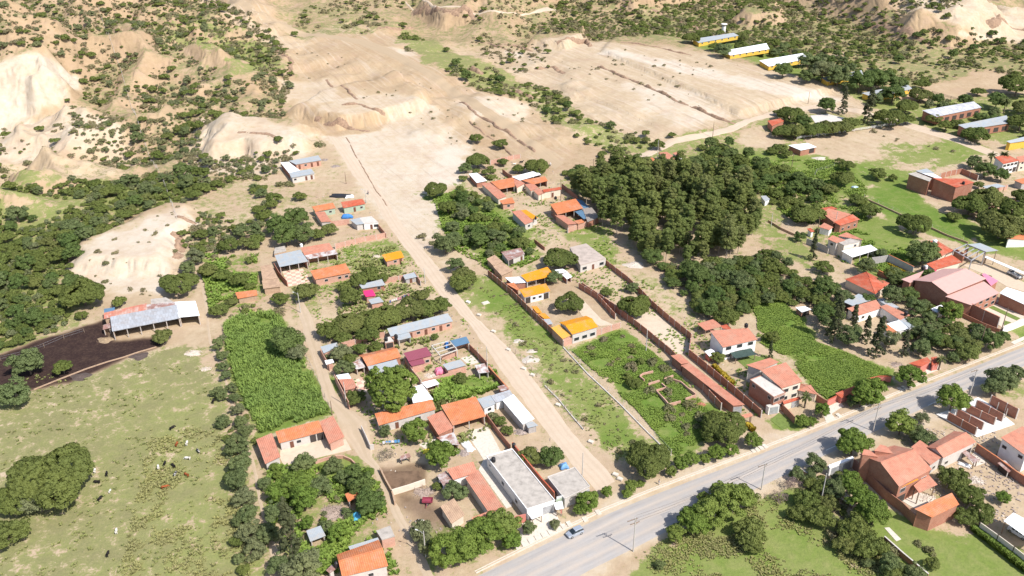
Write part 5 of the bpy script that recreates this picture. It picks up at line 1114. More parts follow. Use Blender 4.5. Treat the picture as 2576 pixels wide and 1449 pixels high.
SHAPE = {  # z radius, clumps, clump radius, leaves per clump, leaf half size, bottom cut
 't': (.50, 64, .225, 130, .031, -.25), 'm': (.78, 60, .25, 130, .030, -.7), 'g': (.80, 66, .24, 140, .030, -.6), 'd': (.74, 58, .26, 135, .031, -.6),
 'e': (1.4, 120, .23, 95, .030, -.9), 'c': (2.6, 70, .22, 60, .05, -1), 'b': (.62, 34, .25, 30, .022, -.5), 's': (.60, 16, .36, 34, .066, -.15)}
def crown_pts(kind, seed, lod=1.0, rlo=.50):
    zr, nc, cr, nl, ls, cut = SHAPE[kind]; R = np.random.default_rng(seed*101+ord(kind))
    nc = max(5, int(nc*(lod if lod < 1 else 1))); nl = int(nl*(1 if lod >= 1 else lod)); ls = ls/max(lod, .2)**.75 if lod < 1 else ls
    cr = cr/(lod**.35) if lod < 1 else cr
    d = R.normal(size=(nc*3, 3)); d /= np.linalg.norm(d, axis=1, keepdims=True); d = d[d[:, 2] > cut][:nc]
    nc = len(d); rad = R.uniform(rlo, .9, nc)**.7
    # a few lobes push the outline in and out
    lob = 1+.16*np.sin(np.arctan2(d[:, 1], d[:, 0])*3+R.uniform(0, 6))+.10*np.sin(np.arctan2(d[:, 1], d[:, 0])*5+R.uniform(0, 6))
    c = d*rad[:, None]*lob[:, None]*(1-cr*.55)
    if kind == 'c': c[:, 2] = R.uniform(-1, 1, nc); k = (1-c[:, 2])/2*.8+.12; c[:, 0] = d[:, 0]*k; c[:, 1] = d[:, 1]*k
    if kind == 'e':
        c[:, 2] = R.uniform(-.85, .95, nc); k = np.clip(1-np.abs(c[:, 2])**4, .25, 1)**.5; ang = R.uniform(0, 6.28, nc); rr = R.uniform(.2, .75, nc)*k
        c[:, 0] = np.cos(ang)*rr; c[:, 1] = np.sin(ang)*rr
    crs = cr*R.uniform(.7, 1.3, nc)
    n = R.normal(size=(nc, nl, 3)); n /= np.linalg.norm(n, axis=2, keepdims=True); n[..., 2] = np.abs(n[..., 2])*.9+n[..., 2]*.1
    P = c[:, None, :]*np.array([1, 1, zr])+n*crs[:, None, None]*np.array([1, 1, .72 if kind != 'c' else 1.3])*R.uniform(.7, 1.05, (nc, nl, 1))
    N = n+R.normal(size=n.shape)*.32
    N, A, B = frames(N.reshape(-1, 3), R); s = ls*R.uniform(.6, 1.35, (len(N), 1))
    return P.reshape(-1, 3), A*s*1.25, B*s*.8
BIG = {}
CR = {}; NV = {'t': 5, 'm': 4, 'g': 4, 'd': 4, 'e': 5, 'c': 2, 'b': 3, 's': 5}
KNAME = {'t': 'thorn_tree', 'm': 'pepper_tree', 'g': 'shade_tree', 'd': 'broadleaf_tree', 'e': 'eucalyptus_tree', 'c': 'cypress_tree', 'b': 'twiggy_bush', 's': 'shrub', 'p': 'date_palm'}
for k in 'tmgdecbs':
    for i in range(NV[k]):
        CR[k, i] = quads_mesh('crown', *crown_pts(k, i), LM[k])
for k in 'tg':
    zr, nc, cr, nl, ls, cut = SHAPE[k]; SHAPE[k] = (zr, 420, .115, 70, .021, cut); BIG[k] = quads_mesh('crown', *crown_pts(k, 77, 1.0, .8), LM[k]); SHAPE[k] = (zr, nc, cr, nl, ls, cut)
def trunk_mesh(kind, seed):
    R = random.Random(seed); m = MB(); zr = SHAPE[kind][0]
    base = {'t': .55, 'm': .55, 'g': .5, 'd': .5, 'e': 1.3, 'c': .5, 'b': .3}[kind]   # crown centre height in crown radii, see CH
    r = {'e': .05, 'c': .05}.get(kind, .055)
    if kind == 'e':
        m.tube((0, 0, -.1), (.05, 0, 1.6), r, r*.6, 7); m.tube((.05, 0, 1.6), (0, .05, 3.0), r*.6, r*.25, 6)
        for _ in range(5):
            z = R.uniform(1.0, 2.4); a = R.uniform(0, 6.28); m.tube((.04, 0, z), (math.cos(a)*.5, math.sin(a)*.5, z+.6), r*.35, r*.12, 5, False)
    else:
        f = CH[kind]*.55; m.tube((0, 0, -.1), (.03, .02, f), r, r*.8, 8)
        for i in range(5):
            a = i*1.256+R.uniform(-.3, .3); l = R.uniform(.45, .7)
            p = (math.cos(a)*l*.5, math.sin(a)*l*.5, f+(CH[kind]-f)*.6); m.tube((.03, .02, f-.03), p, r*.6, r*.4, 6, False)
            m.tube(p, (math.cos(a)*l, math.sin(a)*l, CH[kind]+zr*.3), r*.4, r*.12, 5, False)
    me_o = m.build('trunk', BARKE if kind == 'e' else BARK); me = me_o.data; bpy.data.objects.remove(me_o); return me
CH = {'t': .62, 'm': .85, 'g': .95, 'd': .85, 'e': 2.3, 'c': 2.7, 'b': .55, 's': .18, 'p': 1.0}   # crown centre height / crown radius
TR = {(k, i): trunk_mesh(k, i) for k in 'tmgdecb' for i in range(2)}
def palm_meshes():
    R = random.Random(3); m = MB()
    for i in range(46):
        a = R.uniform(0, 6.28); el = R.uniform(-.5, 1.2); L = R.uniform(.8, 1.05); prev = Vector((0, 0, 0)); d = Vector((math.cos(a)*math.cos(el), math.sin(a)*math.cos(el), math.sin(el)))
        side = Vector((-math.sin(a), math.cos(a), 0))
        for s in range(5):
            w0 = .05*math.sin(math.pi*(s+.3)/5.6)+.02; w1 = .05*math.sin(math.pi*(s+1.3)/5.6)+.01
            nxt = prev+d*(L/5); d = (d+Vector((0, 0, -.32))).normalized()
            m.face([prev-side*w0*1.6+Vector((0, 0, -w0)), prev, nxt, nxt-side*w1*1.6+Vector((0, 0, -w1))]); m.face([prev, prev+side*w0*1.6+Vector((0, 0, -w0)), nxt+side*w1*1.6+Vector((0, 0, -w1)), nxt])
            prev = nxt
    o = m.build('fronds', LM['p']); f = o.data; bpy.data.objects.remove(o)
    m = MB(); m.tube((0, 0, -1), (0, 0, .02), 1, .8, 8); o = m.build('trunk', BARK); t = o.data; bpy.data.objects.remove(o); return f, t
PALM = palm_meshes()
ALLT = []
def add_tree(kind, x, y, r, label, group=None, zs=1.0, hp=None):
    z = float(hgt(x, y)); name = KNAME[kind]; i = random.randrange(NV.get(kind, 1))
    cat = {'b': 'bush', 's': 'shrub', 'p': 'palm'}.get(kind, 'tree')
    if kind == 's':
        o = bpy.data.objects.new(name, CR['s', i]); COL.objects.link(o); tag(o, label, cat, group)
        o.location = (x, y, z+r*.1); o.scale = (r, r, r*zs); o.rotation_euler = (0, 0, random.uniform(0, 6.28)); return o
    root = empty(name, (x, y, z), random.uniform(0, 6.28), label, cat, group)
    if kind == 'p':
        hp = hp or 5.0
        c = bpy.data.objects.new('fronds', PALM[0]); c.scale = (r, r, r); c.location = (0, 0, hp)
        t = bpy.data.objects.new('trunk', PALM[1]); t.scale = (.28, .28, hp)
        t.location = (0, 0, hp)
        for q in (c, t): COL.objects.link(q); q.parent = root
        return root
    c = bpy.data.objects.new('crown', BIG[kind] if (r > 5.2 and kind in BIG) else CR[kind, i]); COL.objects.link(c); c.parent = root; c.scale = (r, r, r*zs); c.location = (0, 0, r*CH[kind]*zs)
    t = bpy.data.objects.new('trunk', TR[kind, i % 2]); COL.objects.link(t); t.parent = root; t.scale = (r, r, r*zs)
    return root
LOOK = {'t': 'dark thorn tree', 'm': 'grey green feathery tree', 'g': 'bright green shade tree', 'd': 'deep green leafy tree', 'c': 'dark pointed conifer', 'b': 'brownish twiggy bush', 's': 'low green shrub', 'p': 'palm with arching fronds', 'e': 'tall eucalyptus'}
MAN = []   # manual trees: (kind, overview centre of the crown, crown width px)
def trees(s, k='O'):
    for e in s.split(';'):
        e = e.strip()
        if not e: continue
        a = e.split(); u, v = fr(k, [float(a[1]), float(a[2])])[0]; MAN.append((a[0], u, v, float(a[3])*(1 if k == 'O' else FR[k][2])))
trees('''t 450 712 92;t 575 618 58;m 490 645 50;t 522 682 56;t 600 705 56;t 560 692 50;m 470 672 44;d 700 560 72;d 742 545 66;d 762 585 70;d 718 592 68;t 690 500 44;t 752 494 36;t 662 545 46;t 800 590 44;t 828 577 44;s 805 365 30;t 700 350 26;s 705 466 28;
 t 552 780 54;t 705 750 52;t 768 736 64;d 722 858 88;m 744 884 58;t 408 846 56;m 68 912 84;t 158 926 54;m 30 985 92;t 206 738 112;t 300 760 40;
 t 130 1195 205;t 42 1255 110;t 25 1340 100;m 95 1255 90;
 m 548 868 34;m 556 895 32;m 562 920 32;m 568 945 32;m 546 985 34;m 583 975 32;m 590 1000 32;m 598 1030 36;m 606 1060 40;m 560 1060 44;m 618 1085 44;m 596 1120 62;m 604 1165 66;m 598 1210 64;m 615 1250 60;m 622 1290 56;m 628 1340 66;m 640 1385 60;m 600 1405 34;
 m 762 1162 62;g 745 1215 92;g 702 1238 66;m 800 1222 70;m 838 1170 52;m 868 1196 50;g 765 1255 70;m 690 1290 60;c 724 1330 66;m 672 1340 64;g 850 1340 54;d 905 1215 74;d 930 1262 82;d 888 1190 50;m 762 1425 100;m 700 1420 60;m 665 1215 40;
 t 830 830 72;t 882 812 82;t 932 802 84;t 982 792 84;t 1030 778 82;t 1080 776 72;t 1108 768 60;t 925 842 62;t 862 850 50;t 1060 745 48;t 885 748 66;t 902 706 60;t 930 690 56;t 866 722 44;t 958 700 44;
 m 832 898 30;m 856 888 56;t 880 905 44;t 906 878 42;t 946 872 42;t 896 1000 58;g 984 982 122;m 1000 932 44;t 1158 952 44;m 866 922 50;t 1094 847 24;t 1110 1016 32;
 g 1045 1082 72;m 968 1085 36;g 1110 1142 84;b 972 1142 46;t 1258 1060 34;t 1276 1082 36;s 1240 1050 40;m 1145 1235 62;t 1100 1225 30;t 1112 1200 24;
 t 1333 1148 62;d 1386 1148 66;g 1478 1262 60;g 1460 1280 38;g 1527 1238 32;g 1122 1385 100;g 1172 1370 104;g 1216 1342 104;g 1262 1318 92;g 1288 1358 56;m 1060 1335 66;m 1072 1375 50;
 m 1330 1328 38;m 1396 1318 30;t 1632 1158 112;g 1590 1222 40;g 1578 1240 30;g 1612 1216 22;g 1688 1187 30;g 1714 1165 44;g 1740 1156 44;g 1775 1152 32;g 1803 1140 46;g 1840 1132 38;g 1895 1108 48;t 1824 1070 112;t 1790 1095 60;
 g 2068 1034 42;g 2020 1058 40;g 2042 1062 30;g 2190 985 84;g 2168 1000 60;m 2145 1006 38;g 2292 944 74;t 2428 884 72;t 2445 870 50;m 2398 900 34;g 2398 1002 82;g 2148 1108 88;g 2128 1118 50;g 2268 1062 78;m 2300 1085 50;m 2320 1100 56;m 2320 1050 36;m 2526 950 78;m 2500 975 60;m 2560 935 46;
 g 1740 1302 74;g 1786 1288 90;g 1842 1262 104;g 1812 1240 60;t 1872 1250 76;t 1886 1338 92;g 1700 1345 50;g 1756 1318 70;t 1888 1370 60;g 1770 1252 36;m 1700 1330 40;m 1660 1420 30;
 b 1960 1250 52;b 1990 1215 50;t 2030 1255 72;t 2010 1290 60;t 2062 1300 76;t 2085 1265 56;m 2100 1230 60;g 2140 1215 70;g 2168 1265 84;g 2200 1290 80;t 2150 1335 92;t 2190 1372 90;t 2130 1370 70;t 2068 1225 50;t 2040 1215 40;m 2240 1420 60;s 2340 1390 36;m 2300 1445 60;s 2310 1366 26;t 2250 1440 60;t 2346 1418 40;
 t 2400 1205 84;t 2440 1250 78;t 2425 1300 60;t 2470 1292 70;g 2524 1252 38;
 t 1597 772 80;t 1432 760 76;t 1408 648 82;m 1392 700 40;t 1525 735 34;m 1590 722 36;t 1095 478 58;t 1165 690 60;m 1148 668 46;t 1160 712 64;t 1180 700 44;b 1180 720 30;s 1062 598 32;s 1088 612 22;m 1120 612 66;m 1140 600 50;t 1198 350 36;t 1260 362 42;t 1202 405 56;t 1265 408 30;t 1352 420 62;t 1305 425 36;m 1170 420 36;
 t 2302 566 76;d 2322 632 82;d 2012 594 32;c 2048 624 24;t 2088 475 46;t 2120 450 56;t 2157 503 46;t 2188 532 60;t 2030 536 80;m 2008 528 30;t 2132 416 44;t 2112 406 24;t 2208 436 48;t 2246 448 24;m 2450 408 40;p 2495 398 27;p 2526 396 28;d 2480 426 50;d 2520 440 40;t 2462 466 28;t 2440 515 80;t 2482 500 84;t 2520 566 112;t 2552 528 76;t 2580 495 60;t 2400 545 40;m 2182 672 50;m 2217 636 36;t 2072 672 50;
 d 2072 790 60;c 2107 800 46;c 2149 800 30;m 2138 846 62;c 2182 824 30;c 2214 842 44;m 2240 856 46;c 2278 862 28;m 2244 745 60;d 2284 742 50;g 2392 784 60;m 2332 836 66;d 2350 850 56;m 2318 872 56;t 2368 858 60;p 2370 896 32;p 2030 990 36;m 2398 898 30;d 2496 858 56;d 2526 846 36;t 1942 850 42;c 1938 882 18;m 2206 712 40;m 2120 745 50;m 2300 775 50;g 2305 700 30;
 d 2186 752 40;m 2260 800 26;t 1805 898 44;t 1930 640 40;d 2480 700 30;
 t 1655 365 36;m 1700 420 48;d 1750 412 56;t 1625 352 26;t 1690 340 20;t 1516 388 24;t 1600 352 26;t 1980 388 30;t 1962 372 40;t 1940 380 30;
 d 2080 266 46;t 1960 283 28;t 1990 290 66;t 1985 282 24;d 2022 305 44;t 1970 330 52;t 2000 330 52;t 2030 328 52;t 2060 326 52;t 2090 322 56;t 2120 318 56;t 2140 312 46;c 2124 252 24;c 2190 262 34;m 2205 250 36;t 2240 298 66;t 2280 300 40;
 d 1970 175 44;t 1866 118 38;t 1866 95 36;t 1950 108 34;t 1918 130 24;m 2040 165 62;d 2030 193 38;d 2165 205 62;d 2195 200 60;d 2225 196 62;d 2260 212 40;d 2248 232 60;t 2315 238 56;t 2320 212 40;m 2110 190 60;m 2070 178 60;m 2102 200 32;t 2460 230 34;d 2508 252 50;p 2530 262 30;t 2560 215 80;t 2280 270 50;t 2348 300 42;t 2456 340 60;t 2380 318 40;t 2410 310 36;t 2568 310 60;t 2580 270 60;m 1820 125 40;t 1800 118 30;t 1740 95 40;t 1770 90 40''')
ex_x = []
def near_excl(X, Y, rad):
    bad = np.zeros(len(X), bool)
    for p in EXCL:
        px = [q[0] for q in p]; py = [q[1] for q in p]
        m = (X > min(px)-6) & (X < max(px)+6) & (Y > min(py)-6) & (Y < max(py)+6)
        if m.any(): bad[m] |= poly_sd(X[m], Y[m], p) > -rad[m]
    return bad
# each manual tree: find the base from the crown centre, then a label built from what stands beside it
rows = []; MX = []
for kind, u, v, w in MAN:
    r = .5*w/ppm(v)
    x, y = unpt(u, v, CH[kind]*r if kind != 'p' else 5.0); x, y = float(x[0]), float(y[0])
    best = sorted(LAND, key=lambda L: (L[0]-u)**2+((L[1]-v)*1.2)**2)[0]
    dx, dy = u-best[0], v-best[1]
    dr = ('right of' if dx > 0 else 'left of') if abs(dx) > abs(dy) else ('below' if dy > 0 else 'above')
    size = '' if kind in 'pcb' else ('very large ' if w > 100 else 'large ' if w > 66 else 'small ' if w < 42 else 'mid sized ')
    rows.append([kind, x, y, r, size+LOOK[kind], dr, best[2], math.hypot(dx, dy), u, v]); MX.append((x, y, r))
seen = {}
for R_ in sorted(rows, key=lambda q: q[7]): seen.setdefault((R_[4], R_[5], R_[6]), []).append(R_)
ordn = ['nearest', 'second nearest', 'third nearest', 'fourth nearest', 'fifth nearest', 'sixth nearest', 'seventh nearest', 'eighth nearest', 'ninth nearest', 'tenth nearest', 'eleventh nearest', 'twelfth nearest']
nkind = {}
for key, L in seen.items():
    for i, R_ in enumerate(L):
        lb = '%s %s %s' % key if len(L) == 1 else '%s %s %s, %s' % (*key, ordn[min(i, 11)])
        if len(lb.split()) > 16: lb = lb.replace('mid sized ', '')
        if len(lb.split()) > 16: lb = lb.replace('large bright', 'bright').replace('very ', '').replace('shade tree', 'tree').replace('fronds', '').replace(' leafy', '').replace(' feathery', '')
        kind, x, y, r = R_[:4]
        add_tree(kind, x, y, r, lb, zs=random.uniform(.9, 1.12), hp=(6.5 if R_[9] < 600 else 4.0) if kind == 'p' else None); nkind[kind] = nkind.get(kind, 0)+1
EXP = [(x, y, r) for x, y, r in MX]
# scattered trees and scrub ------------------------------------------------
SCAT = []   # (kind, x, y, r, groupkey)
def scatter(flat, n, kinds, r0, r1, key, clump=.0, wl=45, gap=.75, seed=1, tries=6, k='O'):
    poly = PTf(k, flat); R = np.random.default_rng(seed*77+n); px = np.array([q[0] for q in poly]); py = np.array([q[1] for q in poly])
    m = n*tries*6; X = R.uniform(px.min(), px.max(), m); Y = R.uniform(py.min(), py.max(), m)
    ok = poly_sd(X, Y, poly) > 0
    if clump:
        hol = np.clip((hgt(X+14, Y)+hgt(X-14, Y)+hgt(X, Y+14)+hgt(X, Y-14))/4-hgt(X, Y), -2.5, 2.5)
        ok &= fbm(X, Y, wl, seed+40, 3)+.085*hol+.12*(fbm(X, Y, 16, seed+90, 2)-.5)+R.uniform(-.08, .08, m) > clump+.02
    X, Y = X[ok], Y[ok]; rad = r0*.75+(r1*1.05-r0*.75)*R.uniform(0, 1, len(X))**(2.2 if clump else 1.4)
    ok = ~near_excl(X, Y, rad*.55); X, Y, rad = X[ok], Y[ok], rad[ok]
    cell = {}; cnt = 0
    def occ(x, y, r):
        c = (int(x//8), int(y//8))
        for a in (-1, 0, 1):
            for b in (-1, 0, 1):
                for (x2, y2, r2) in cell.get((c[0]+a, c[1]+b), ()):
                    if (x-x2)**2+(y-y2)**2 < ((r+r2)*gap)**2: return True
        return False
    for e in EXP: cell.setdefault((int(e[0]//8), int(e[1]//8)), []).append(e)
    for x, y, r in zip(X.tolist(), Y.tolist(), rad.tolist()):
        if cnt >= n: break
        if occ(x, y, r): continue
        cell.setdefault((int(x//8), int(y//8)), []).append((x, y, r)); EXP.append((x, y, r))
        SCAT.append((kinds[R.integers(len(kinds))], x, y, r, key)); cnt += 1
scatter([1435,478,1500,455,1600,440,1680,440,1770,455,1850,478,1890,520,1905,590,1880,640,1800,668,1700,672,1620,650,1555,610,1500,560,1455,520], 240, 'e', 2.7, 4.0, 'grove', gap=.40, seed=3)
scatter([1640,660,1760,680,1880,655,1960,650,2010,700,2090,740,2070,768,1900,768,1870,800,1830,826,1760,800,1720,755,1680,720], 130, 'tmddt', 2.2, 4.6, 'thicket', gap=.50, seed=4)
scatter([1420,440,1500,425,1560,405,1640,410,1740,440,1620,450,1480,470], 22, 'td', 2.4, 4.4, 'thicket', gap=.6, seed=5)
scatter([1760,365,1860,390,1950,420,2060,470,2110,490,2060,520,2000,500,1930,510,1860,450,1780,440], 75, 'tdd', 2.0, 4.6, 'north', gap=.6, seed=6)
scatter([1780,355,1850,375,1850,400,1790,390], 10, 'td', 2, 3.6, 'north', gap=.6, seed=7)
scatter([1950,480,2060,520,2040,560,1990,530,1930,520], 12, 't', 2, 3.6, 'north', gap=.6, seed=8)
scatter([1110,525,1180,500,1230,530,1320,600,1345,640,1260,660,1190,640,1140,590], 42, 'tdm', 2.2, 4.4, 'dirtroad', gap=.62, seed=9)
scatter([1150,470,1230,510,1200,530,1130,500], 8, 't', 2, 3, 'dirtroad', seed=10)
scatter([1450,880,1560,840,1650,900,1740,990,1790,1050,1740,1120,1640,1020,1560,960], 34, 'ssst', 1.0, 2.6, 'plot', gap=.9, seed=11)
scatter([2440,480,2576,500,2650,600,2560,600,2440,545], 26, 't', 2.2, 4.2, 'east', gap=.6, seed=12)
scatter([1880,128,2280,262,2440,300,2576,350,2600,330,2400,260,2280,235,2080,150,1990,130], 60, 'tdmm', 2.4, 4.4, 'barns', gap=.8, seed=13)
scatter([2150,330,2280,312,2500,395,2500,420,2440,400], 10, 's', 1, 2, 'plot', seed=14)
scatter([2330,800,2470,840,2440,890,2330,870,2230,860], 26, 'tmd', 1.8, 3.4, 'roadgarden', gap=.6, seed=15)
scatter([2220,690,2330,700,2420,780,2330,800,2250,740], 22, 'tmd', 1.8, 3.4, 'roadgarden', gap=.6, seed=16)
scatter([-60,480,150,445,500,440,560,472,480,505,330,545,210,610,170,690,250,740,235,800,60,865,-60,900], 640, 'tttmd', 1.6, 4.4, 'lefthill', clump=.30, gap=.56, seed=17)
scatter([470,465,680,450,800,485,690,540,640,640,480,640,450,600,495,560], 95, 'tmts', 1.4, 3.6, 'yardhill', clump=.42, gap=.7, seed=18)
scatter([640,470,690,490,690,620,600,640], 20, 'tm', 2, 3.6, 'yardhill', gap=.6, seed=181)
scatter([170,255,520,300,500,345,520,400,640,390,740,330,760,350,700,440,500,480,330,430,180,330], 560, 'tsms', 1.1, 3.6, 'lefthill', clump=.36, gap=.7, seed=19)
scatter([-60,300,170,262,330,330,330,400,220,420,100,400,-60,440], 70, 'ssts', 1.0, 3.0, 'lefthill', clump=.5, gap=.9, seed=20)
scatter([-60,-55,560,-20,640,60,700,95,740,190,700,300,620,310,330,275,205,250,208,190,90,122,-60,170], 4200, 'sssttm', .9, 3.3, 'farhill', clump=.33, wl=55, gap=.58, seed=21)
scatter([700,20,1000,-40,1400,-60,1640,90,1370,88,1180,60,1000,20], 800, 'sst', 1.0, 2.8, 'farhill', clump=.36, gap=.7, seed=22)
scatter([740,40,900,15,1010,60,900,88,740,95], 110, 'sst', 1.2, 3.2, 'farhill', clump=.38, gap=.62, seed=23)
scatter([1010,60,1120,118,1280,185,1400,235,1380,262,1240,238,1090,165,1000,110], 150, 'dst', 1.4, 3.6, 'gully', clump=.36, gap=.6, seed=24)
scatter([1200,70,1380,110,1390,190,1280,180,1180,120], 110, 'sts', 1.2, 3.0, 'gully', clump=.40, gap=.66, seed=25)
scatter([1380,-60,2330,-50,2440,60,2500,95,2650,110,2650,240,2480,175,2330,212,2240,200,2070,205,1990,150,1780,100,1570,90,1390,88], 3200, 'ttssd', 1.1, 3.6, 'righthill', clump=.31, wl=60, gap=.60, seed=26)
scatter([1295,215,1400,232,1480,300,1640,345,1640,368,1560,392,1450,350,1360,290], 80, 'tsd', 1.4, 3.8, 'gully', clump=.36, gap=.7, seed=27)
scatter([170,695,200,622,300,580,420,525,490,525,490,560,445,620,430,745,300,765], 26, 's', .6, 1.6, 'lefthill', gap=1.4, seed=28)
scatter([700,120,1060,130,1300,250,1450,350,1180,390,1060,320,800,230], 60, 's', .5, 1.3, 'graded', clump=.45, gap=1.5, seed=29)
scatter([1340,110,1560,112,1960,180,2200,260,1850,322,1700,372,1480,300], 55, 's', .5, 1.6, 'graded', clump=.56, gap=1.5, seed=30)
scatter([1180,700,1290,740,1420,880,1690,1150,1560,1160,1440,1040], 40, 's', .5, 1.3, 'plot', gap=1.3, seed=31)
scatter([538,850,560,846,640,1080,655,1200,660,1449,600,1449,575,1150], 26, 'mt', 1.0, 2.0, 'hedge', gap=.6, seed=51)
scatter([1150,455,1230,425,1290,440,1230,460], 8, 't', 1.5, 2.6, 'dirtroad', seed=32)
scatter([560,800,730,790,520,640,640,640], 14, 'ts', 1.2, 2.6, 'yardhill', seed=33)
scatter([660,1170,940,1180,970,1300,840,1330,690,1449], 30, 'msg', 1.0, 2.0, 'farmgarden', gap=.8, seed=34)
scatter([2000,1180,2120,1190,2270,1440,2200,1440,2000,1300], 24, 'tms', 1.4, 3.0, 'roadgarden', gap=.7, seed=35)
scatter([2050,700,2110,720,2100,860,2050,800], 12, 'tmd', 1.6, 3.2, 'roadgarden', gap=.7, seed=36)
GL = {'grove': ('one of the tall crowded eucalyptus trees in the dense grove', 'eucalyptus trees of the dense grove'),
 'thicket': ('tree in the thick wood bordering the eucalyptus grove', 'trees bordering the eucalyptus grove'), 'north': ('tree in the green thicket between the grove and the football field', 'trees between the grove and the football field'),
 'dirtroad': ('tree in the green belt right of the dirt road and wash', 'trees right of the dirt road'), 'plot': ('bush growing wild among the weeds of the open plots', 'bushes in the weedy plots'),
 'east': ('thorn tree in the dark thicket at the right edge', 'trees at the right edge thicket'), 'barns': ('tree standing among the long yellow barns', 'trees among the yellow barns'),
 'roadgarden': ('tree in the overgrown gardens along the main road', 'trees in the roadside gardens'), 'lefthill': ('tree or bush on the left slope below the white badlands', 'scrub on the left slope'),
 'yardhill': ('tree on the sandy slope above the tiled compounds', 'scrub above the tiled compounds'), 'farhill': ('scrub growing on the far hills at the top left', 'scrub on the far left hills'),
 'gully': ('scrub growing in the gully beside the graded ground', 'scrub in the gullies'), 'righthill': ('scrub growing on the far hills at the top right', 'scrub on the far right hills'),
 'hedge': ('tree in the long hedge between the pasture and the maize field', 'trees of the long hedge'), 'graded': ('tiny shrub on the bare graded ground', 'shrubs on the graded ground'), 'farmgarden': ('plant in the overgrown garden below the sandy farm yard', 'plants of the lower left garden')}
lim = {'t': 296-nkind.get('t', 0), 's': 296-nkind.get('s', 0), 'm': 200-nkind.get('m', 0), 'd': 200-nkind.get('d', 0), 'g': 250, 'e': 250, 'b': 50}
rest = {}
def px_size(q):
    u, v, c = proj(q[1], q[2], 0.0); return q[3]*F/c if (-60 < u < 2640 and -60 < v < 1500) else 0
for q in sorted(SCAT, key=px_size, reverse=True):
    k = q[0]; s = px_size(q)
    if s > 0 and lim[k] > 0:
        lim[k] -= 1; lb, gp = GL[q[4]]
        kn = {'t': 'thorn ', 'm': 'feathery ', 'd': 'deep green ', 's': 'low ', 'g': 'bright ', 'e': ''}[k]
        if 'thorn' in lb and k == 't': kn = ''
        if k in 'tmd' : lb = lb.replace('tree or bush', 'tree').replace('scrub growing', 'tree growing').replace('plant in', 'tree in').replace('bush growing', 'tree growing')
        if k == 's': lb = lb.replace('tree or bush', 'bush').replace('scrub growing', 'bush growing').replace('tiny shrub', 'shrub').replace('tree', 'bush', 1)
        add_tree(k, q[1], q[2], q[3], (kn+lb).strip(), group={'t': 'thorn ', 'm': 'feathery ', 'd': 'deep green ', 's': 'low ', 'g': 'bright ', 'e': ''}[k]+gp, zs=random.uniform(.75, 1.25))
    else: rest.setdefault({'m': 'm', 's': 's'}.get(k, 't'), []).append(q)
NAMES = {'t': 'scrub', 'm': 'scrub', 's': 'undergrowth'}
def merged(name, kind, items, lod, mat=None, flat=.0):
    C, A, B = [], [], []
    T_ = [crown_pts(kind, 40+i, lod) for i in range(6)]; R = np.random.default_rng(5)
    for q in items:
        c, a, b = T_[R.integers(6)]; th = R.uniform(0, 6.28); cs, sn = math.cos(th), math.sin(th); Rm = np.array([[cs, sn, 0], [-sn, cs, 0], [0, 0, 1]])
        r = q[3]; zs = R.uniform(.8, 1.25); S = np.array([r, r, r*zs])
        C.append((c@Rm)*S+np.array([q[1], q[2], float(hgt(q[1], q[2]))+r*zs*(CH[kind]*.75-flat)])); A.append((a@Rm)*r); B.append((b@Rm)*r)
    me = quads_mesh(name, np.concatenate(C), np.concatenate(A), np.concatenate(B), mat or LM[kind])
    o = bpy.data.objects.new(name, me); COL.objects.link(o); o['kind'] = 'stuff'; return o
for k, items in rest.items(): merged(NAMES[k], k, items, .38)
# ground cover: weeds, tufts, maize --------------------------------------------
def tufts(name, flat, n, h, mat, blades=7, seed=1, clump=0, rows_=None, w=.10, k='O', spread=.35):
    poly = PTf(k, flat); R = np.random.default_rng(seed); px = np.array([q[0] for q in poly]); py = np.array([q[1] for q in poly])
    if rows_:
        sp, ang, dx = rows_; L = 160; a = np.arange(-L, L, sp); b = np.arange(-L, L, dx); aa, bb = np.meshgrid(a, b); aa = aa.ravel()+R.normal(0, .08, aa.size); bb = bb.ravel()+R.normal(0, .12, bb.size)
        X = px.mean()+aa*math.cos(ang)-bb*math.sin(ang); Y = py.mean()+aa*math.sin(ang)+bb*math.cos(ang)
    else: X = R.uniform(px.min(), px.max(), n*4); Y = R.uniform(py.min(), py.max(), n*4)
    ok = poly_sd(X, Y, poly) > 0
    if clump: ok &= fbm(X, Y, 7, seed, 3)+R.uniform(-.1, .1, len(X)) > clump
    X, Y = X[ok][:n], Y[ok][:n]
    ok = ~near_excl(X, Y, np.full(len(X), .3)); X, Y = X[ok], Y[ok]; m = len(X)
    hh = h*R.uniform(.6, 1.3, (m, 1)); th = R.uniform(0, 6.28, (m, blades)); ln = R.uniform(.2, 1, (m, blades))*spread
    cx = X[:, None]+np.cos(th)*ln*hh; cy = Y[:, None]+np.sin(th)*ln*hh; cz = hgt(X, Y)[:, None]+hh*R.uniform(.3, .8, (m, blades))
    C = np.stack([cx, cy, cz], -1).reshape(-1, 3)
    H_ = np.repeat(hh, blades, 1).ravel()
    up = np.stack([np.cos(th)*.6, np.sin(th)*.6, np.full(th.shape, .7)], -1).reshape(-1, 3)*(H_*.42)[:, None]
    sd_ = np.stack([-np.sin(th), np.cos(th), R.uniform(-.4, .4, th.shape)], -1).reshape(-1, 3)*(w*H_)[:, None]
    me = quads_mesh(name, C, sd_, up, mat); o = bpy.data.objects.new(name, me); COL.objects.link(o); o['kind'] = 'stuff'; return o
tufts('maize', [566,818,600,798,688,788,706,800,745,872,785,950,830,1040,700,1080,657,1092,602,980,572,880], 20000, 1.35, LM['z'], 12, 2, rows_=(.8, .35, .36), w=.06, spread=.5, clump=.30)
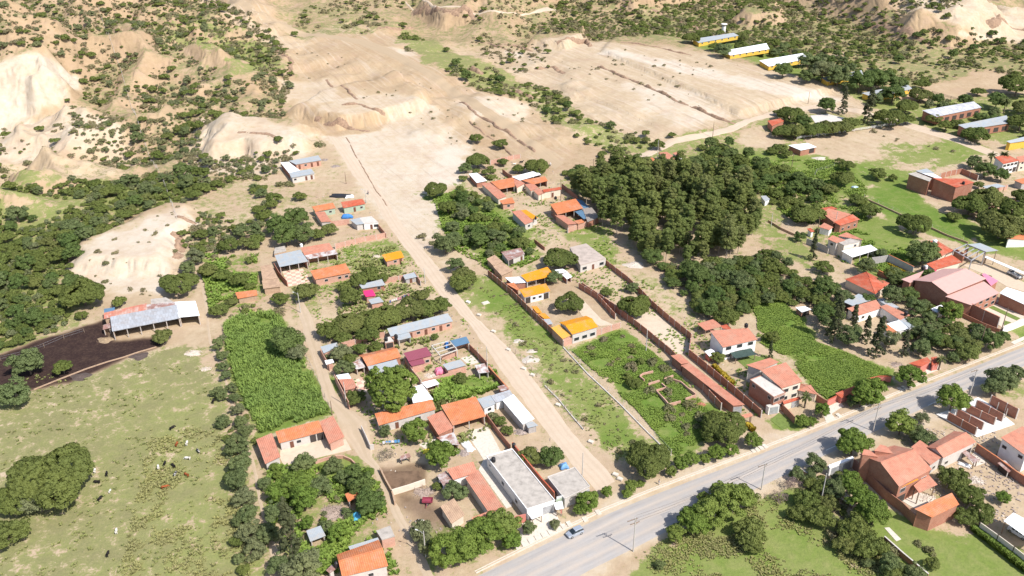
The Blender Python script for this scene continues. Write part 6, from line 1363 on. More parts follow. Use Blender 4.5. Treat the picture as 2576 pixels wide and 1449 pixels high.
tufts('weeds', [1440,885,1560,832,1640,885,1720,960,1795,1045,1765,1120,1700,1150,1600,1030], 22000, .34, LM['w'], 9, 3, clump=.40, w=.2, spread=.7)
tufts('weeds', [1880,750,1960,750,2012,800,2055,862,2130,888,2235,935,2230,962,2180,985,2090,1010,2052,985,1990,905,1905,860,1905,800], 22000, .34, LM['w'], 9, 4, clump=.38, w=.2, spread=.7)
tufts('weeds', [2030,560,2110,560,2330,650,2300,650,2220,690,2120,660], 4500, .55, LM['w'], 9, 5, clump=.42, w=.25, spread=.7)
tufts('weeds', [1090,500,1160,475,1340,600,1360,650,1260,700,1130,620], 4500, .6, LM['w'], 9, 6, clump=.45, w=.25, spread=.7)
tufts('weeds', [1800,400,2100,405,2180,470,2180,560,2000,560], 5000, .6, LM['w'], 8, 7, clump=.48, w=.25, spread=.7)
tufts('weeds', [500,640,650,640,640,790,520,780], 1500, .8, LM['w'], 9, 8, clump=.5, w=.25, spread=.7)
tufts('weeds', [1085,965,1245,935,1255,975,1190,1000,1100,1015], 1600, .9, LM['w'], 9, 9, clump=.36, w=.25, spread=.8)
tufts('weeds', [1600,1400,1700,1345,1850,1290,1960,1235,2060,1290,2200,1380,2280,1449,1600,1460], 3500, .3, LM['v'], 8, 10, clump=.55, w=.3, spread=.8)
tufts('weeds', [1185,690,1300,760,1430,885,1690,1150,1560,1170,1440,1050], 1500, .35, LM['v'], 8, 11, clump=.54, w=.3, spread=.8)
tufts('pasture_grass', [0,960,330,895,525,880,600,1180,650,1449,0,1449], 700, .42, LM['v'], 12, 12, clump=.56, w=.2, spread=1.0)
tufts('pasture_grass', [380,1080,600,1080,650,1460,300,1460], 1500, .45, LM['v'], 12, 13, clump=.55, w=.2, spread=1.0)
tufts('weeds', [670,1170,950,1180,1000,1449,680,1449], 2500, .7, LM['w'], 8, 15, clump=.52, w=.28, spread=.8)
tufts('weeds', [740,640,1000,560,1120,740,1260,900,1240,960,1100,1180,900,1100,820,880], 3000, .45, LM['w'], 9, 17, clump=.56, w=.22, spread=.8)
tufts('weeds', [1200,450,1340,440,1540,560,1560,660,1880,900,1940,1050,1800,1050,1560,800,1300,600], 3000, .5, LM['w'], 9, 18, clump=.56, w=.22, spread=.8)
tufts('garden_plants', [840,640,1000,620,1120,980,1240,1080,1100,1160,860,900], 2000, .8, LM['v'], 8, 16, clump=.55, w=.28, spread=.8)
# ================================================================ paved patches (setting)
def checker_mat():
    m, t, b = newmat('checkered_tiles', .7, .3); uv = t.nodes.new('ShaderNodeUVMap').outputs[0]
    c = nd(t, 'ShaderNodeTexChecker', Scale=.62); t.links.new(uv, c.inputs['Vector']); c.inputs['Color1'].default_value = (.66, .55, .42, 1); c.inputs['Color2'].default_value = (.62, .36, .28, 1)
    t.links.new(c.outputs[0], b.inputs['Base Color']); return m
CHK = checker_mat()
LAWN = plain('mown_lawn', (.15, .20, .05), var=.3, scale=1.5); SAND = plain('swept_sand', (.56, .46, .35), var=.12, scale=.6); MUD = plain('brown_mud', (.17, .11, .07), var=.4, scale=.5)
SLABM = plain('paving_slabs', (.60, .54, .46), var=.18, scale=1.5); KERB = plain('kerb_concrete', (.58, .52, .44), var=.15, scale=2); REDF = plain('red_flower_bed', (.32, .07, .08), var=.4, scale=4)
_pz = [0]
def PAVE(k, pts, mat, name='paving', dz=.06):
    _pz[0] = (_pz[0]+1) % 7; P = PTf(k, pts); z = dz+_pz[0]*.004
    m = MB(); p3 = [(x, y, float(hgt(x, y))+z) for x, y in P]
    a = Vector(p3[0]); e = (Vector(p3[1])-a).normalized(); n = Vector((0, 0, 1)); w = n.cross(e)
    # sheet with short skirts so it has an edge
    ar = sum(P[i][0]*P[(i+1) % len(P)][1]-P[(i+1) % len(P)][0]*P[i][1] for i in range(len(P)))
    if ar < 0: p3 = p3[::-1]
    m.face(p3, [((Vector(p)-a).dot(e), (Vector(p)-a).dot(w)) for p in p3])
    for i in range(len(p3)):
        j = (i+1) % len(p3); q, r = p3[i], p3[j]; m.face([r, q, (q[0], q[1], q[2]-.2), (r[0], r[1], r[2]-.2)])
    o = m.build(name, mat); o['kind'] = 'structure'; return o
PAVE('11', [262,1290, 470,1262, 520,1330, 540,1395, 330,1443], CHK, 'patio')
PAVE('12', [985,940, 1120,898, 1185,985, 1110,1060, 1030,1050], CHK, 'patio')
PAVE('12', [2060,720, 2170,690, 2250,760, 2140,790], SLABM, 'patio')
PAVE('13', [1640,150, 1800,60, 1830,120, 1700,190], SLABM, 'patio')
PAVE('13', [2110,20, 2330,-40, 2480,250, 2290,300], SLABM, 'driveway')
PAVE('13', [2290,300, 2350,290, 2576,640, 2576,770, 2520,790, 2240,400], SLABM, 'driveway')
PAVE('23', [0,960, 150,930, 330,850, 440,810, 470,900, 540,1000, 330,1080, 130,1180, 90,1130, 80,1020], SLABM, 'pavement')
PAVE('30', [425,1165, 600,1148, 800,1195, 660,1245, 480,1245], plain('sports_slab', (.56, .52, .48), var=.1), 'sports_court', .10)
PAVE('32', [1690,1290, 1880,1230, 2110,1120, 2200,1170, 2480,1390, 2100,1520], plain('white_slab', (.76, .73, .70), var=.08), 'building_slab', .30)
PAVE('33', [2080,215, 2170,290, 2190,330, 2080,370, 2020,290], SLABM, 'patio')
PAVE('33', [600,490, 650,500, 870,720, 830,750], SLABM, 'garden_path')
PAVE('33', [1170,985, 1220,980, 1340,1100, 1290,1120], SLABM, 'garden_path')
PAVE('33', [1310,690, 1500,620, 1690,690, 1480,795], SLABM, 'patio')
PAVE('22', [1600,670, 1230,330, 1210,300, 1420,250, 1750,520, 1790,560, 1770,650, 1700,680], SAND, 'sandy_yard')
PAVE('22', [730,150, 900,330, 1030,385, 880,395, 700,290, 640,180], SAND, 'sandy_yard')
PAVE('13', [250,130, 650,40, 740,150, 900,90, 960,200, 700,260, 540,300, 280,360, 240,280], SAND, 'farm_yard')
PAVE('13', [1265,420, 1640,410, 1690,535, 1375,640], MUD, 'muddy_corral')
PAVE('Wa', [100,350, 200,325, 540,470, 420,515, 300,500], LAWN, 'lawn')
PAVE('Wa', [1380,900, 1690,790, 2070,1000, 2050,1130, 1790,1190, 1500,950], plain('garden_paving', (.60, .50, .40), var=.1), 'garden_paving')
PAVE('Wa', [1590,905, 1650,880, 2020,1050, 1970,1080], LAWN, 'lawn', .12)
PAVE('Wa', [1800,1075, 1900,1105, 1800,1150], LAWN, 'lawn', .12)
PAVE('Wa', [1650,835, 1665,825, 2070,1000, 2070,1015], REDF, 'flower_bed', .12)
PAVE('Wa', [1240,330, 1340,320, 1500,300, 1700,400, 2070,560, 2070,690, 1840,620, 1600,480, 1330,370], plain('beige_yard', (.55, .44, .33), var=.12), 'yard')
PAVE('Wa', [1890,1370, 2070,1290, 2070,1340, 1940,1400], SLABM, 'pavement')
PAVE('32', [20,1340, 110,1270, 250,1390, 150,1443], LAWN, 'lawn')
PAVE('22', [2260,740, 2420,690, 2560,720, 2370,830], LAWN, 'lawn')
PAVE('32', [1560,800, 1700,780, 1740,830, 1600,880], SLABM, 'pavement')
PAVE('32', [600,1210, 720,1150, 760,1200, 640,1280, 690,1340, 590,1375, 560,1300], SLABM, 'pavement')
# kerb and gutter along the far side of the main road, with little slab bridges
def strip(name, mat, flat, off0, off1, z0, z1):
    P = PT(flat); m = MB(); pts = []
    for i, (x, y) in enumerate(P):
        a = P[max(0, i-1)]; b = P[min(len(P)-1, i+1)]; d = Vector((b[0]-a[0], b[1]-a[1])).normalized(); pts.append((x, y, -d.y, d.x))
    for (x, y, nx, ny), (x2, y2, n2x, n2y) in zip(pts[:-1], pts[1:]):
        m.prism([(x+nx*off0, y+ny*off0), (x2+n2x*off0, y2+n2y*off0), (x2+n2x*off1, y2+n2y*off1), (x+nx*off1, y+ny*off1)], z0, z1)
    o = m.build(name, mat); o['kind'] = 'structure'; return o
EDGE = [1200,1445,1313,1388,1520,1287,1640,1238,1888,1144,2102,1059,2290,979,2572,868,2700,820]
strip('kerb', KERB, EDGE, .25, .55, -.1, .16); strip('gutter', KERB, EDGE, .9, 1.15, -.1, .10)
for (u, v) in [(1302,1376),(1318,1369),(1335,1362),(1352,1354),(1368,1347),(1385,1340),(1402,1332),(1418,1326),(1432,1319),(1472,1308),(1505,1290),(1895,1135),(1905,1132),(1915,1128),(1925,1124),(2110,1046),(2265,980),(2275,976)]:
    (x, y), = PT([u, v]); m = MB(); a = .38; c, s = math.cos(a), math.sin(a)
    q = [(x+dx*c-dy*s, y+dx*s+dy*c) for dx, dy in ((-.55, -.7), (.55, -.7), (.55, .9), (-.55, .9))]; m.prism(q, -.05, .24); o = m.build('gutter_slab', SLABM); o['kind'] = 'structure'
PAINT = plain('road_paint', (.70, .70, .67), var=.15, scale=3)
for fl in ([2335,1021, 2379,1000], [2078,1134, 2107,1121]):
    P = PT(fl); m = MB(); m.prism([(P[0][0], P[0][1]), (P[1][0], P[1][1]), (P[1][0]+.05, P[1][1]+.3), (P[0][0]+.05, P[0][1]+.3)], .065, .075); o = m.build('road_marking', PAINT); o['kind'] = 'structure'
PAVE('23', [1490,850, 1570,822, 1640,905, 1555,925], plain('asphalt_patch', (.33, .31, .30), var=.1), 'asphalt_patch', .065)
# ================================================================ street furniture
def pt0(k, u, v, z=0.0):
    q = fr(k, [u, v])[0]; x, y = unpt(q[0], q[1], z); return float(x[0]), float(y[0])
POLEC = plain('pole_concrete', (.50, .47, .43), var=.12, scale=2); POLEW = plain('pole_timber', (.24, .17, .12), var=.25, scale=3); CER = plain('insulator', (.25, .22, .20))
LAMPM = plain('lamp_housing', (.62, .62, .60), rough=.5)
def POLE(k, u, v, h, label, arms=0, lamp=False, mat=None, ang=.4, la=2.4):
    x, y = pt0(k, u, v); root = empty('utility_pole' if not lamp else 'street_lamp', (x, y, float(hgt(x, y))), ang, label, 'pole' if not lamp else 'street lamp')
    m = MB(); m.tube((0, 0, -.5), (0, 0, h), .17, .10, 8); m.build('pole', mat or POLEC, root)
    for i in range(arms):
        a = MB(); z = h-.5-i*1.3; a.bar((-1.2 if i else -2.0, .12, z), (1.2 if i else .5, .12, z), .13); a.bar((0, .12, z-.8), (.8, .12, z), .06); a.build('crossarm', TIMB, root)
        for s in ((-1.1, 0, 1.1) if i else (-1.9, -.9, .4)):
            c = MB(); c.lathe([(0, z+.06), (.07, z+.08), (.05, z+.16), (.08, z+.22), (0, z+.32)], 6, (s, .12)); c.build('insulator', CER, root)
    if lamp:
        a = MB(); a.tube((0, 0, h-.9), (math.cos(la)*.9, math.sin(la)*.9, h-.2), .04, .04, 6); a.tube((math.cos(la)*.9, math.sin(la)*.9, h-.2), (math.cos(la)*1.6, math.sin(la)*1.6, h-.1), .04, .03, 6); a.build('arm', STEEL, root)
        b = MB(); b.bar((math.cos(la)*1.4, math.sin(la)*1.4, h-.12), (math.cos(la)*2.1, math.sin(la)*2.1, h-.08), .26, .12); b.build('lamp_head', LAMPM, root)
    return Vector((x, y, root.location.z+h))
pa = POLE('23', 1220,1222, 10.5, 'tall concrete pole with two crossarms at the near edge of the main road', 2)
pb = POLE('23', 2508,600, 8.5, 'concrete pole right of the big green roadside trees', 1)
pc = POLE('32', 1056,1455, 9.5, 'crossarm pole on the lower road edge beside two street trees', 2)
pd_ = POLE('32', 2030,1088, 9, 'concrete pole behind the street tree above the brick partitions', 1)
POLE('23', 708,457, 7.5, 'pale pole beside the shorter flat concrete roof')
POLE('22', 1348,650, 8, 'slim concrete pole standing against the long brick wall')
POLE('33', 532,720, 9, 'concrete pole inside the trees left of the tall brick house')
POLE('12', 450,262, 8, 'street lamp at the top of the maize field lane', lamp=True)
POLE('13', 1708,1275, 8, 'street lamp at the bottom of the lane beside the big green trees', lamp=True)
POLE('12', 912,1200, 8.5, 'pale pole against the lane wall of the salmon tiled house', mat=POLEC)
POLE('12', 768,1290, 5, 'short timber pole at the lower corner of the maize field', mat=POLEW)
POLE('12', 2325,750, 5.5, 'pole on the dirt road edge outside the washing yard', mat=POLEC)
POLE('12', 2232,715, 4, 'short post on the brick road wall below the blue shed', mat=POLEC)
POLE('11', 908,408, 6, 'brown timber pole on the bare bank below the pale compound', mat=POLEW)
POLE('11', 1110,600, 6.5, 'street lamp on the dirt road beside the green walled houses', lamp=True)
POLE('11', 1702,1412, 6.5, 'pale pole on the dirt road by the pink brick wall')
POLE('21', 1462,165, 10, 'tall pole in front of the salmon house by the upper road'); POLE('21', 1476,160, 9, 'timber pole beside the tall pole at the salmon upper house', mat=POLEW)
POLE('21', 818,275, 6, 'timber pole at the bend where the upper road meets the grove', 1, mat=POLEW)
POLE('21', 490,575, 10, 'tall pole in front of the pale plaster house', mat=POLEW); POLE('21', 295,610, 5, 'short pole in the yard left of the largest orange cluster roof', mat=POLEW)
POLE('20', 2018,1385, 8, 'timber pole on the upper road below the graded field', mat=POLEW); POLE('30', 402,1045, 7, 'thin pole on the edge of the graded field near the junction', mat=POLEW)
POLE('31', 238,240, 7, 'dark timber pole below the white roofed field hut', mat=POLEW); POLE('31', 30,835, 6, 'pole at the corner of the vegetable patch', mat=POLEC)
POLE('31', 672,845, 7, 'pole beside the red front slope of the brick house', mat=POLEC); POLE('31', 490,945, 9, 'tall pole left of the white two storey villa', mat=POLEW)
POLE('32', 2128,620, 9, 'dark timber pole at the roadside in front of the warehouse plot', mat=POLEW); POLE('32', 2345,450, 9, 'timber pole at the white roadside wall of the warehouse', mat=POLEW)
POLE('21', 1460+600,1443-30, 1.5, 'short stub post at the edge of the wood', mat=POLEW)
POLE('32', 2380,1330, 3.5, 'bare concrete column rising from the white building slab'); POLE('32', 2300,1240, 2.6, 'short concrete column between the brick partitions')
for i, (A_, B_) in enumerate([(pa, pb), (pb, pc), (pc, pd_)]):
    root = empty('power_line', (A_.x, A_.y, A_.z-.2), 0, 'power cables strung over the main road, %s span' % ['left', 'middle', 'right'][i], 'cable')
    for s in (-.9, 0, .9):
        m = MB(); n = 12; pr = None
        for j in range(n+1):
            t = j/n; p = (B_-A_)*t+Vector((s*.4, s, -4*t*(1-t)*1.0+s*.1))
            if pr is not None: m.bar(pr, p, .025)
            pr = p
        m.build('cable', W['dark'], root)
FENCE('pale thin posts marching over the left scrub hill', '00', [998,100, 1110,400, 1215,700, 1290,980, 1430,1370, 1560,1680, 1650,1840, 1780,2200], 2.2, 7, .22)
# water tanks -------------------------------------------------------------
BLK = plain('black_plastic', (.025, .025, .028), rough=.45); WPL = plain('white_plastic', (.78, .78, .76), rough=.5)
def TANK(k, u, v, z, label, mat=BLK, r=.6, h=1.35):
    q = fr(k, [u, v])[0]; x, y = unp(q[0], q[1], z); root = empty('water_tank', (float(x), float(y), z), 0, label, 'water tank')
    m = MB(); m.lathe([(0, 0), (r, 0), (r, h*.25), (r*1.03, h*.27), (r, h*.3), (r, h*.55), (r*1.03, h*.57), (r, h*.6), (r, h*.8), (r*.5, h*.95), (r*.3, h)], 16); m.build('body', mat, root)
    m = MB(); m.lathe([(r*.32, h), (r*.32, h*1.06), (0, h*1.1)], 12); m.build('lid', mat, root)
TANK('12', 1410,516, 3.0, 'black water tank at the left end of the long brick row'); TANK('12', 1310,542, 2.9, 'black water tank on the little brick tower in the garden')
TANK('22', 2355,405, 6.6, 'black water tank behind the ridge of the two storey house with the shade net'); TANK('32', 1385,282, 3.5, 'black water tank on the courtyard house roof')
TANK('13', 2390,315, 3.5, 'black water tank on the long flat concrete roof', r=.55); TANK('13', 812,1375, 2.6, 'black water tank at the left end of the bottom gabled house', r=.5, h=1.6)
TANK('23', 18,170, 2.4, 'black water tank beside the red capped wall', r=.5); TANK('Wa', 703,385, 3.6, 'black water tank beside the magenta roof strip'); TANK('Wa', 745,375, 3.6, 'pale water tank beside the magenta roof strip', WPL)
TANK('Wa', 865,32, 5.0, 'white tank on the orange hip roof by the round tree', WPL, .8, 1.5); TANK('Wb', 1312,580, 7.3, 'black water tank on the tall brick building'); TANK('21', 438,562, 2.2, 'dark tank beside the pale plaster house'); TANK('21', 237,765, 3.1, 'brown black tank on the two coloured house', r=.45)
TANK('11', 458,1040, 2.8, 'white tank behind the salmon roof of the patio house', WPL)
def water_tower():
    x, y = pt0('20', 2128, 332); root = empty('water_tower', (x, y, float(hgt(x, y))), 0, 'white water tower with a flat cap beside the farthest yellow barn', 'water tower')
    m = MB(); m.tube((0, 0, -1), (0, 0, 4.6), 1.5, 1.4, 14); m.build('shaft', W['white'], root)
    m = MB(); m.lathe([(1.35, 4.6), (1.35, 5.8), (0, 5.8)], 14); m.build('tank', W['plaster'], root); m = MB(); m.lathe([(0, 6.8), (2.3, 6.5), (2.3, 6.3), (0, 6.35)], 12); m.build('cap', W['white'], root)
    for a in range(4): m = MB(); m.tube((1.3*math.cos(a*1.57), 1.3*math.sin(a*1.57), 5.7), (1.6*math.cos(a*1.57), 1.6*math.sin(a*1.57), 6.4), .1, .1, 5); m.build('strut', W['white'], root)
water_tower()
# vehicles -----------------------------------------------------------------
SILV = plain('silver_paint', (.42, .46, .52), rough=.28, var=.03, spec=.6, metal=.35); WHP = plain('white_paint', (.75, .76, .77), rough=.35, var=.03); RUB = plain('tyre_rubber', (.025, .025, .027)); GLS = plain('car_glass', (.02, .03, .035), rough=.08, spec=.8, var=.05)
RIM = plain('wheel_rim', (.45, .46, .48), rough=.35, metal=.6); LENS = plain('headlight_glass', (.7, .72, .75), rough=.15, spec=.6); TAIL = plain('tail_light_red', (.35, .02, .02), rough=.3)
def wheel(root, x, y, r=.35, w=.24):
    m = MB(); m.tube((x, y-w/2, r), (x, y+w/2, r), r, r, 18); t = m.build('wheel', RUB, root)
    m = MB(); m.tube((x, y-w/2-.01, r), (x, y+w/2+.01, r), r*.62, r*.62, 12); m.build('rim', RIM, t)
def loft(secs, mat, name, root):
    m = MB()
    for a, b in zip(secs[:-1], secs[1:]):
        n = len(a)
        for i in range(n):
            j = (i+1) % n; m.face([a[i], a[j], b[j], b[i]])
    m.face(secs[0][::-1]); m.face(secs[-1]); o = m.build(name, mat, root, True)
    bv = o.modifiers.new('b', 'BEVEL'); bv.width = .04; bv.segments = 2; bv.limit_method = 'ANGLE'; o.data.set_sharp_from_angle(angle=.6) if hasattr(o.data, 'set_sharp_from_angle') else None
    return o
def SUV(k, uf, vf, ur, vr, label, paint, near_side=True):
    x1, y1 = pt0(k, uf, vf, .35); x2, y2 = pt0(k, ur, vr, .35); a = math.atan2(y1-y2, x1-x2)
    mx, my = (x1+x2)/2, (y1+y2)/2; cx, cy = mx-math.sin(a)*-.82*(1 if near_side else -1)*1.0, my+math.cos(a)*-.82*(1 if near_side else -1)
    root = empty('parked_car', (cx, cy, .09), a, label, 'car')
    def sec(x, w, z0, z1, tw): return [(x, -w, z0), (x, w, z0), (x, w*1.02, (z0+z1)*.5), (x, tw, z1), (x, -tw, z1), (x, -w*1.02, (z0+z1)*.5)]
    loft([sec(-2.15, .72, .45, .85, .68), sec(-2.05, .86, .3, 1.0, .80), sec(-1.2, .92, .25, 1.05, .86), sec(.5, .92, .25, 1.02, .86), sec(1.3, .91, .25, .98, .82), sec(1.95, .84, .3, .86, .72), sec(2.15, .68, .42, .7, .6)], paint, 'body', root)
    loft([sec(-2.0, .74, 1.0, 1.3, .66), sec(-1.75, .78, 1.0, 1.56, .64), sec(-.6, .80, 1.0, 1.66, .64), sec(.25, .79, 1.0, 1.6, .62), sec(1.15, .74, .98, 1.02, .70)], GLS, 'windows', root)
    loft([sec(-1.85, .66, 1.5, 1.6, .6), sec(-.6, .67, 1.62, 1.69, .62), sec(.25, .65, 1.55, 1.63, .6)], paint, 'roof', root)
    for s in (-1, 1):
        for px in (-1.3, 1.32): wheel(root, px, s*.82)
        for px in (-1.0, -.1):
            m = MB(); m.bar((px, s*.82, 1.0), (px, s*.655, 1.6), .07); m.build('pillar', paint, root)
        m = MB(); m.bar((2.02, s*.5, .72), (2.08, s*.72, .72), .16, .16); m.build('headlight', LENS, root); m = MB(); m.bar((-2.12, s*.55, .85), (-2.1, s*.75, .85), .1, .2); m.build('taillight', TAIL, root)
        m = MB(); m.bar((.75, s*.9, 1.08), (.75, s*1.08, 1.08), .12, .16); m.build('mirror', paint, root)
    return root
SUV('23', 605,1082, 697,1040, 'small silver hatchback parked on the sandy edge of the main road', SILV)
def TRUCK():
    x, y = pt0('Wa', 1950, 470, .5); x1, y1 = pt0('Wa', 1875, 440, .5); x2, y2 = pt0('Wa', 1990, 505, .5); a = math.atan2(y1-y2, x1-x2)
    root = empty('small_truck', (x, y, .02), a, 'small white truck with an open grey bed in the warehouse yard', 'truck')
    m = MB(); m.prism([(1.3, -.95), (2.8, -.95), (2.8, .95), (1.3, .95)], .5, 1.3); m.face([(1.3, -.9, 1.3), (2.6, -.9, 1.3), (2.3, -.8, 2.05), (1.3, -.85, 2.1)]); o = m.build('cab', WHP, root)
    m = MB(); m.prism([(1.35, -.86), (2.3, -.86), (2.3, .86), (1.35, .86)], 1.9, 2.1); m.build('cab_roof', WHP, root); m = MB(); m.prism([(1.38, -.9), (2.5, -.9), (2.5, .9), (1.38, .9)], 1.3, 1.9); m.build('windows', GLS, root)
    m = MB(); m.box((-2.7, -1, .75), (1.15, 1, .9)); 
    for q in (((-2.7, -1, .9), (1.15, -.94, 1.35)), ((-2.7, .94, .9), (1.15, 1, 1.35)), ((-2.7, -.94, .9), (-2.64, .94, 1.35)), ((1.09, -.94, .9), (1.15, .94, 1.5))): m.box(*q)
    m.build('cargo_bed', plain('grey_bed', (.5, .5, .5)), root)
    for s in (-1, 1):
        for px in (-1.7, 2.0): wheel(root, px, s*.85, .4)
        m = MB(); m.box((2.8, s*.7-.12, .75), (2.84, s*.7+.12, .95)); m.build('headlight', LENS, root)
TRUCK()
def VAN():
    x1, y1 = pt0('33', 2420, 985, .8); x2, y2 = pt0('33', 2620, 1110, .8); a = math.atan2(y1-y2, x1-x2); root = empty('parked_van', ((x1+x2)/2+.5, (y1+y2)/2+.6, .02), a, 'white van with a row of windows parked under the open car shed', 'van')
    def sec(x, w, z0, z1, tw): return [(x, -w, z0), (x, w, z0), (x, w, z1*.6), (x, tw, z1), (x, -tw, z1), (x, -w, z1*.6)]
    loft([sec(-2.4, .85, .35, 1.95, .75), sec(-2.3, .9, .3, 2.05, .8), sec(1.4, .9, .3, 2.05, .8), sec(2.0, .88, .3, 1.2, .8), sec(2.4, .8, .35, .95, .7)], WHP, 'body', root)
    for s in (-1, 1):
        for i in range(4): m = MB(); m.box((-2.0+i*.9, s*.885-.02, 1.15), (-1.3+i*.9, s*.885+.02, 1.65)); m.build('window', GLS, root)
        for px in (-1.5, 1.6): wheel(root, px, s*.8)
VAN()
def CART():
    x, y = pt0('13', 1728, 735); root = empty('farm_trailer', (x, y, 0), -.05, 'maroon two wheeled farm trailer standing on the dark farm yard', 'trailer')
    MR = plain('maroon_paint', (.28, .05, .08), var=.3, scale=3); m = MB(); m.box((-1.3, -.8, .75), (1.3, .8, .85))
    for q in (((-1.3, -.8, .85), (1.3, -.74, 1.3)), ((-1.3, .74, .85), (1.3, .8, 1.3)), ((-1.3, -.74, .85), (-1.24, .74, 1.3)), ((1.24, -.74, .85), (1.3, .74, 1.3))): m.box(*q)
    m.build('bed', MR, root); wheel(root, 0, -.9, .38); wheel(root, 0, .9, .38); m = MB(); m.bar((0, -.8, .7), (-.2, -2.2, .4), .1); m.build('drawbar', MR, root)
CART()
# animals ------------------------------------------------------------------
def skin_obj(name, verts, edges, radii, mat, parent=None, sub=1):
    me = bpy.data.meshes.new(name); me.from_pydata(verts, edges, []); me.materials.append(mat); o = bpy.data.objects.new(name, me); COL.objects.link(o)
    s = o.modifiers.new('skin', 'SKIN'); s.use_smooth_shade = True
    for v, r in zip(me.skin_vertices[0].data, radii): v.radius = r if isinstance(r, tuple) else (r, r)
    me.skin_vertices[0].data[0].use_root = True
    o.modifiers.new('sub', 'SUBSURF').levels = sub; o.modifiers['sub'].render_levels = sub
    if parent: o.parent = parent
    return o
def hide_mat(name, a, b=None, th=.5):
    m, t, bs = newmat(name, .8, .2)
    if b is None: bs.inputs['Base Color'].default_value = (*a, 1); return m
    tc = t.nodes.new('ShaderNodeTexCoord').outputs['Object']; n = noise_(t, tc, 1.3, 1, .4)
    t.links.new(mixc(t, mth(t, 'MULTIPLY', mth(t, 'SUBTRACT', n, th), 40, clamp=True), a, b), bs.inputs['Base Color']); return m
HID = {'black': hide_mat('black_hide', (.022, .018, .018)), 'white': hide_mat('white_hide', (.70, .66, .60)), 'brown': hide_mat('brown_hide', (.30, .085, .03)), 'pied': hide_mat('pied_hide', (.025, .022, .022), (.70, .67, .62), .48)}
def cow_mesh(color, graze):
    hz = .35 if graze else 1.35
    V = [(-.55, 0, 1.02), (-.9, 0, 1.08), (-1.05, 0, 1.0), (0, 0, .98), (.55, 0, 1.02), (.85, 0, 1.12), (1.2, 0, (1.3 if not graze else .9)), (1.4, 0, hz+.05), (1.72, 0, hz-.12),
         (-1.12, 0, .75), (-1.14, 0, .45)]
    Rr = [(.36, .36), (.33, .34), (.22, .22), (.42, .42), (.38, .40), (.27, .32), .17, .17, .09, .035, .03]
    E = [(0, 1), (1, 2), (0, 3), (3, 4), (4, 5), (5, 6), (6, 7), (7, 8), (2, 9), (9, 10)]
    for s in (-1, 1):
        n = len(V); V += [(-.82, s*.24, .78), (-.9, s*.24, .42), (-.84, s*.24, .06), (.62, s*.22, .72), (.62, s*.22, .4), (.64, s*.22, .05), (1.36, s*.24, hz+.2)]
        Rr += [.17, .08, .065, .14, .075, .065, (.05, .03)]; E += [(1, n), (n, n+1), (n+1, n+2), (4, n+3), (n+3, n+4), (n+4, n+5), (7, n+6)]
    return skin_obj('cow', V, E, Rr, HID[color], sub=1)
COWS = {}
def COW(k, u, v, color, deg, label, scale=1.0, graze=True, name='cow', cat='cow', group='cattle grazing on the pasture'):
    key = (color, graze); x, y = pt0(k, u, v, .6)
    if key not in COWS: COWS[key] = cow_mesh(color, graze); o = COWS[key]
    else: o = COWS[key].copy(); COL.objects.link(o)
    o.name = name; o.location = (x, y, float(hgt(x, y))+.02); o.rotation_euler = (0, 0, math.radians(deg+(14 if 65 < deg < 140 else 0))); o.scale = (scale*.76,)*3; tag(o, label, cat, group)
for a in [(1778,140,'brown',80,'brown cow at the top of the herd, left of a white one'), (1880,130,'white',85,'white cow topmost and right of the brown one'), (1993,208,'pied',115,'black and white cow farthest right in the herd'),
          (1887,282,'white',170,'white cow standing sideways below the topmost white cow'), (1657,335,'black',85,'black cow, left one of the black pair'), (1743,355,'black',120,'black cow, right one of the black pair'),
          (1592,372,'white',100,'white cow left of the black pair'), (1763,440,'pied',80,'black and white cow just below the black pair'), (1877,448,'brown',130,'brown cow right of the black and white one'),
          (1658,570,'brown',25,'brown cow walking right, lowest of the herd'), (953,405,'white',95,'white cow at the upper right edge of the big tree'), (1073,438,'black',95,'black cow with a pale head right of the big tree'),
          (975,520,'black',170,'dark cow half in the shade of the big tree'), (1104,610,'white',80,'small white calf below the big tree'), (1003,690,'black',70,'black cow below and right of the big tree'),
          (1170,1015,'white',95,'single white cow in the lower pasture'), (1083,1245,'black',85,'single dark cow nearest the bottom of the pasture')]:
    COW('03', a[0], a[1], a[2], a[3], a[4], .75 if 'calf' in a[4] else 1.0)
COW('02', 1733,1418, 'black', 60, 'single black cow in the upper pasture', 1.0); COW('02', 2147,1150, 'black', 80, 'black cow beside the hedge bushes', 1.1)
COW('33', 258,845, 'black', 110, 'dark cow in the field below the main road', 1.1); COW('13', 1655,917, 'pied', 170, 'black and white cow at the bottom of the farm yard', 1.1)
COW('21', 95,188, 'black', 20, 'black horse beside the brick lot at the top', 1.1, False, 'horse', 'horse'); COW('21', 22,208, 'white', 10, 'white horse left of the black one at the brick lot', 1.0, False, 'horse', 'horse'); COW('21', 390,212, 'white', 80, 'white horse on the hill road near the junction', 1.0, False, 'horse', 'horse')
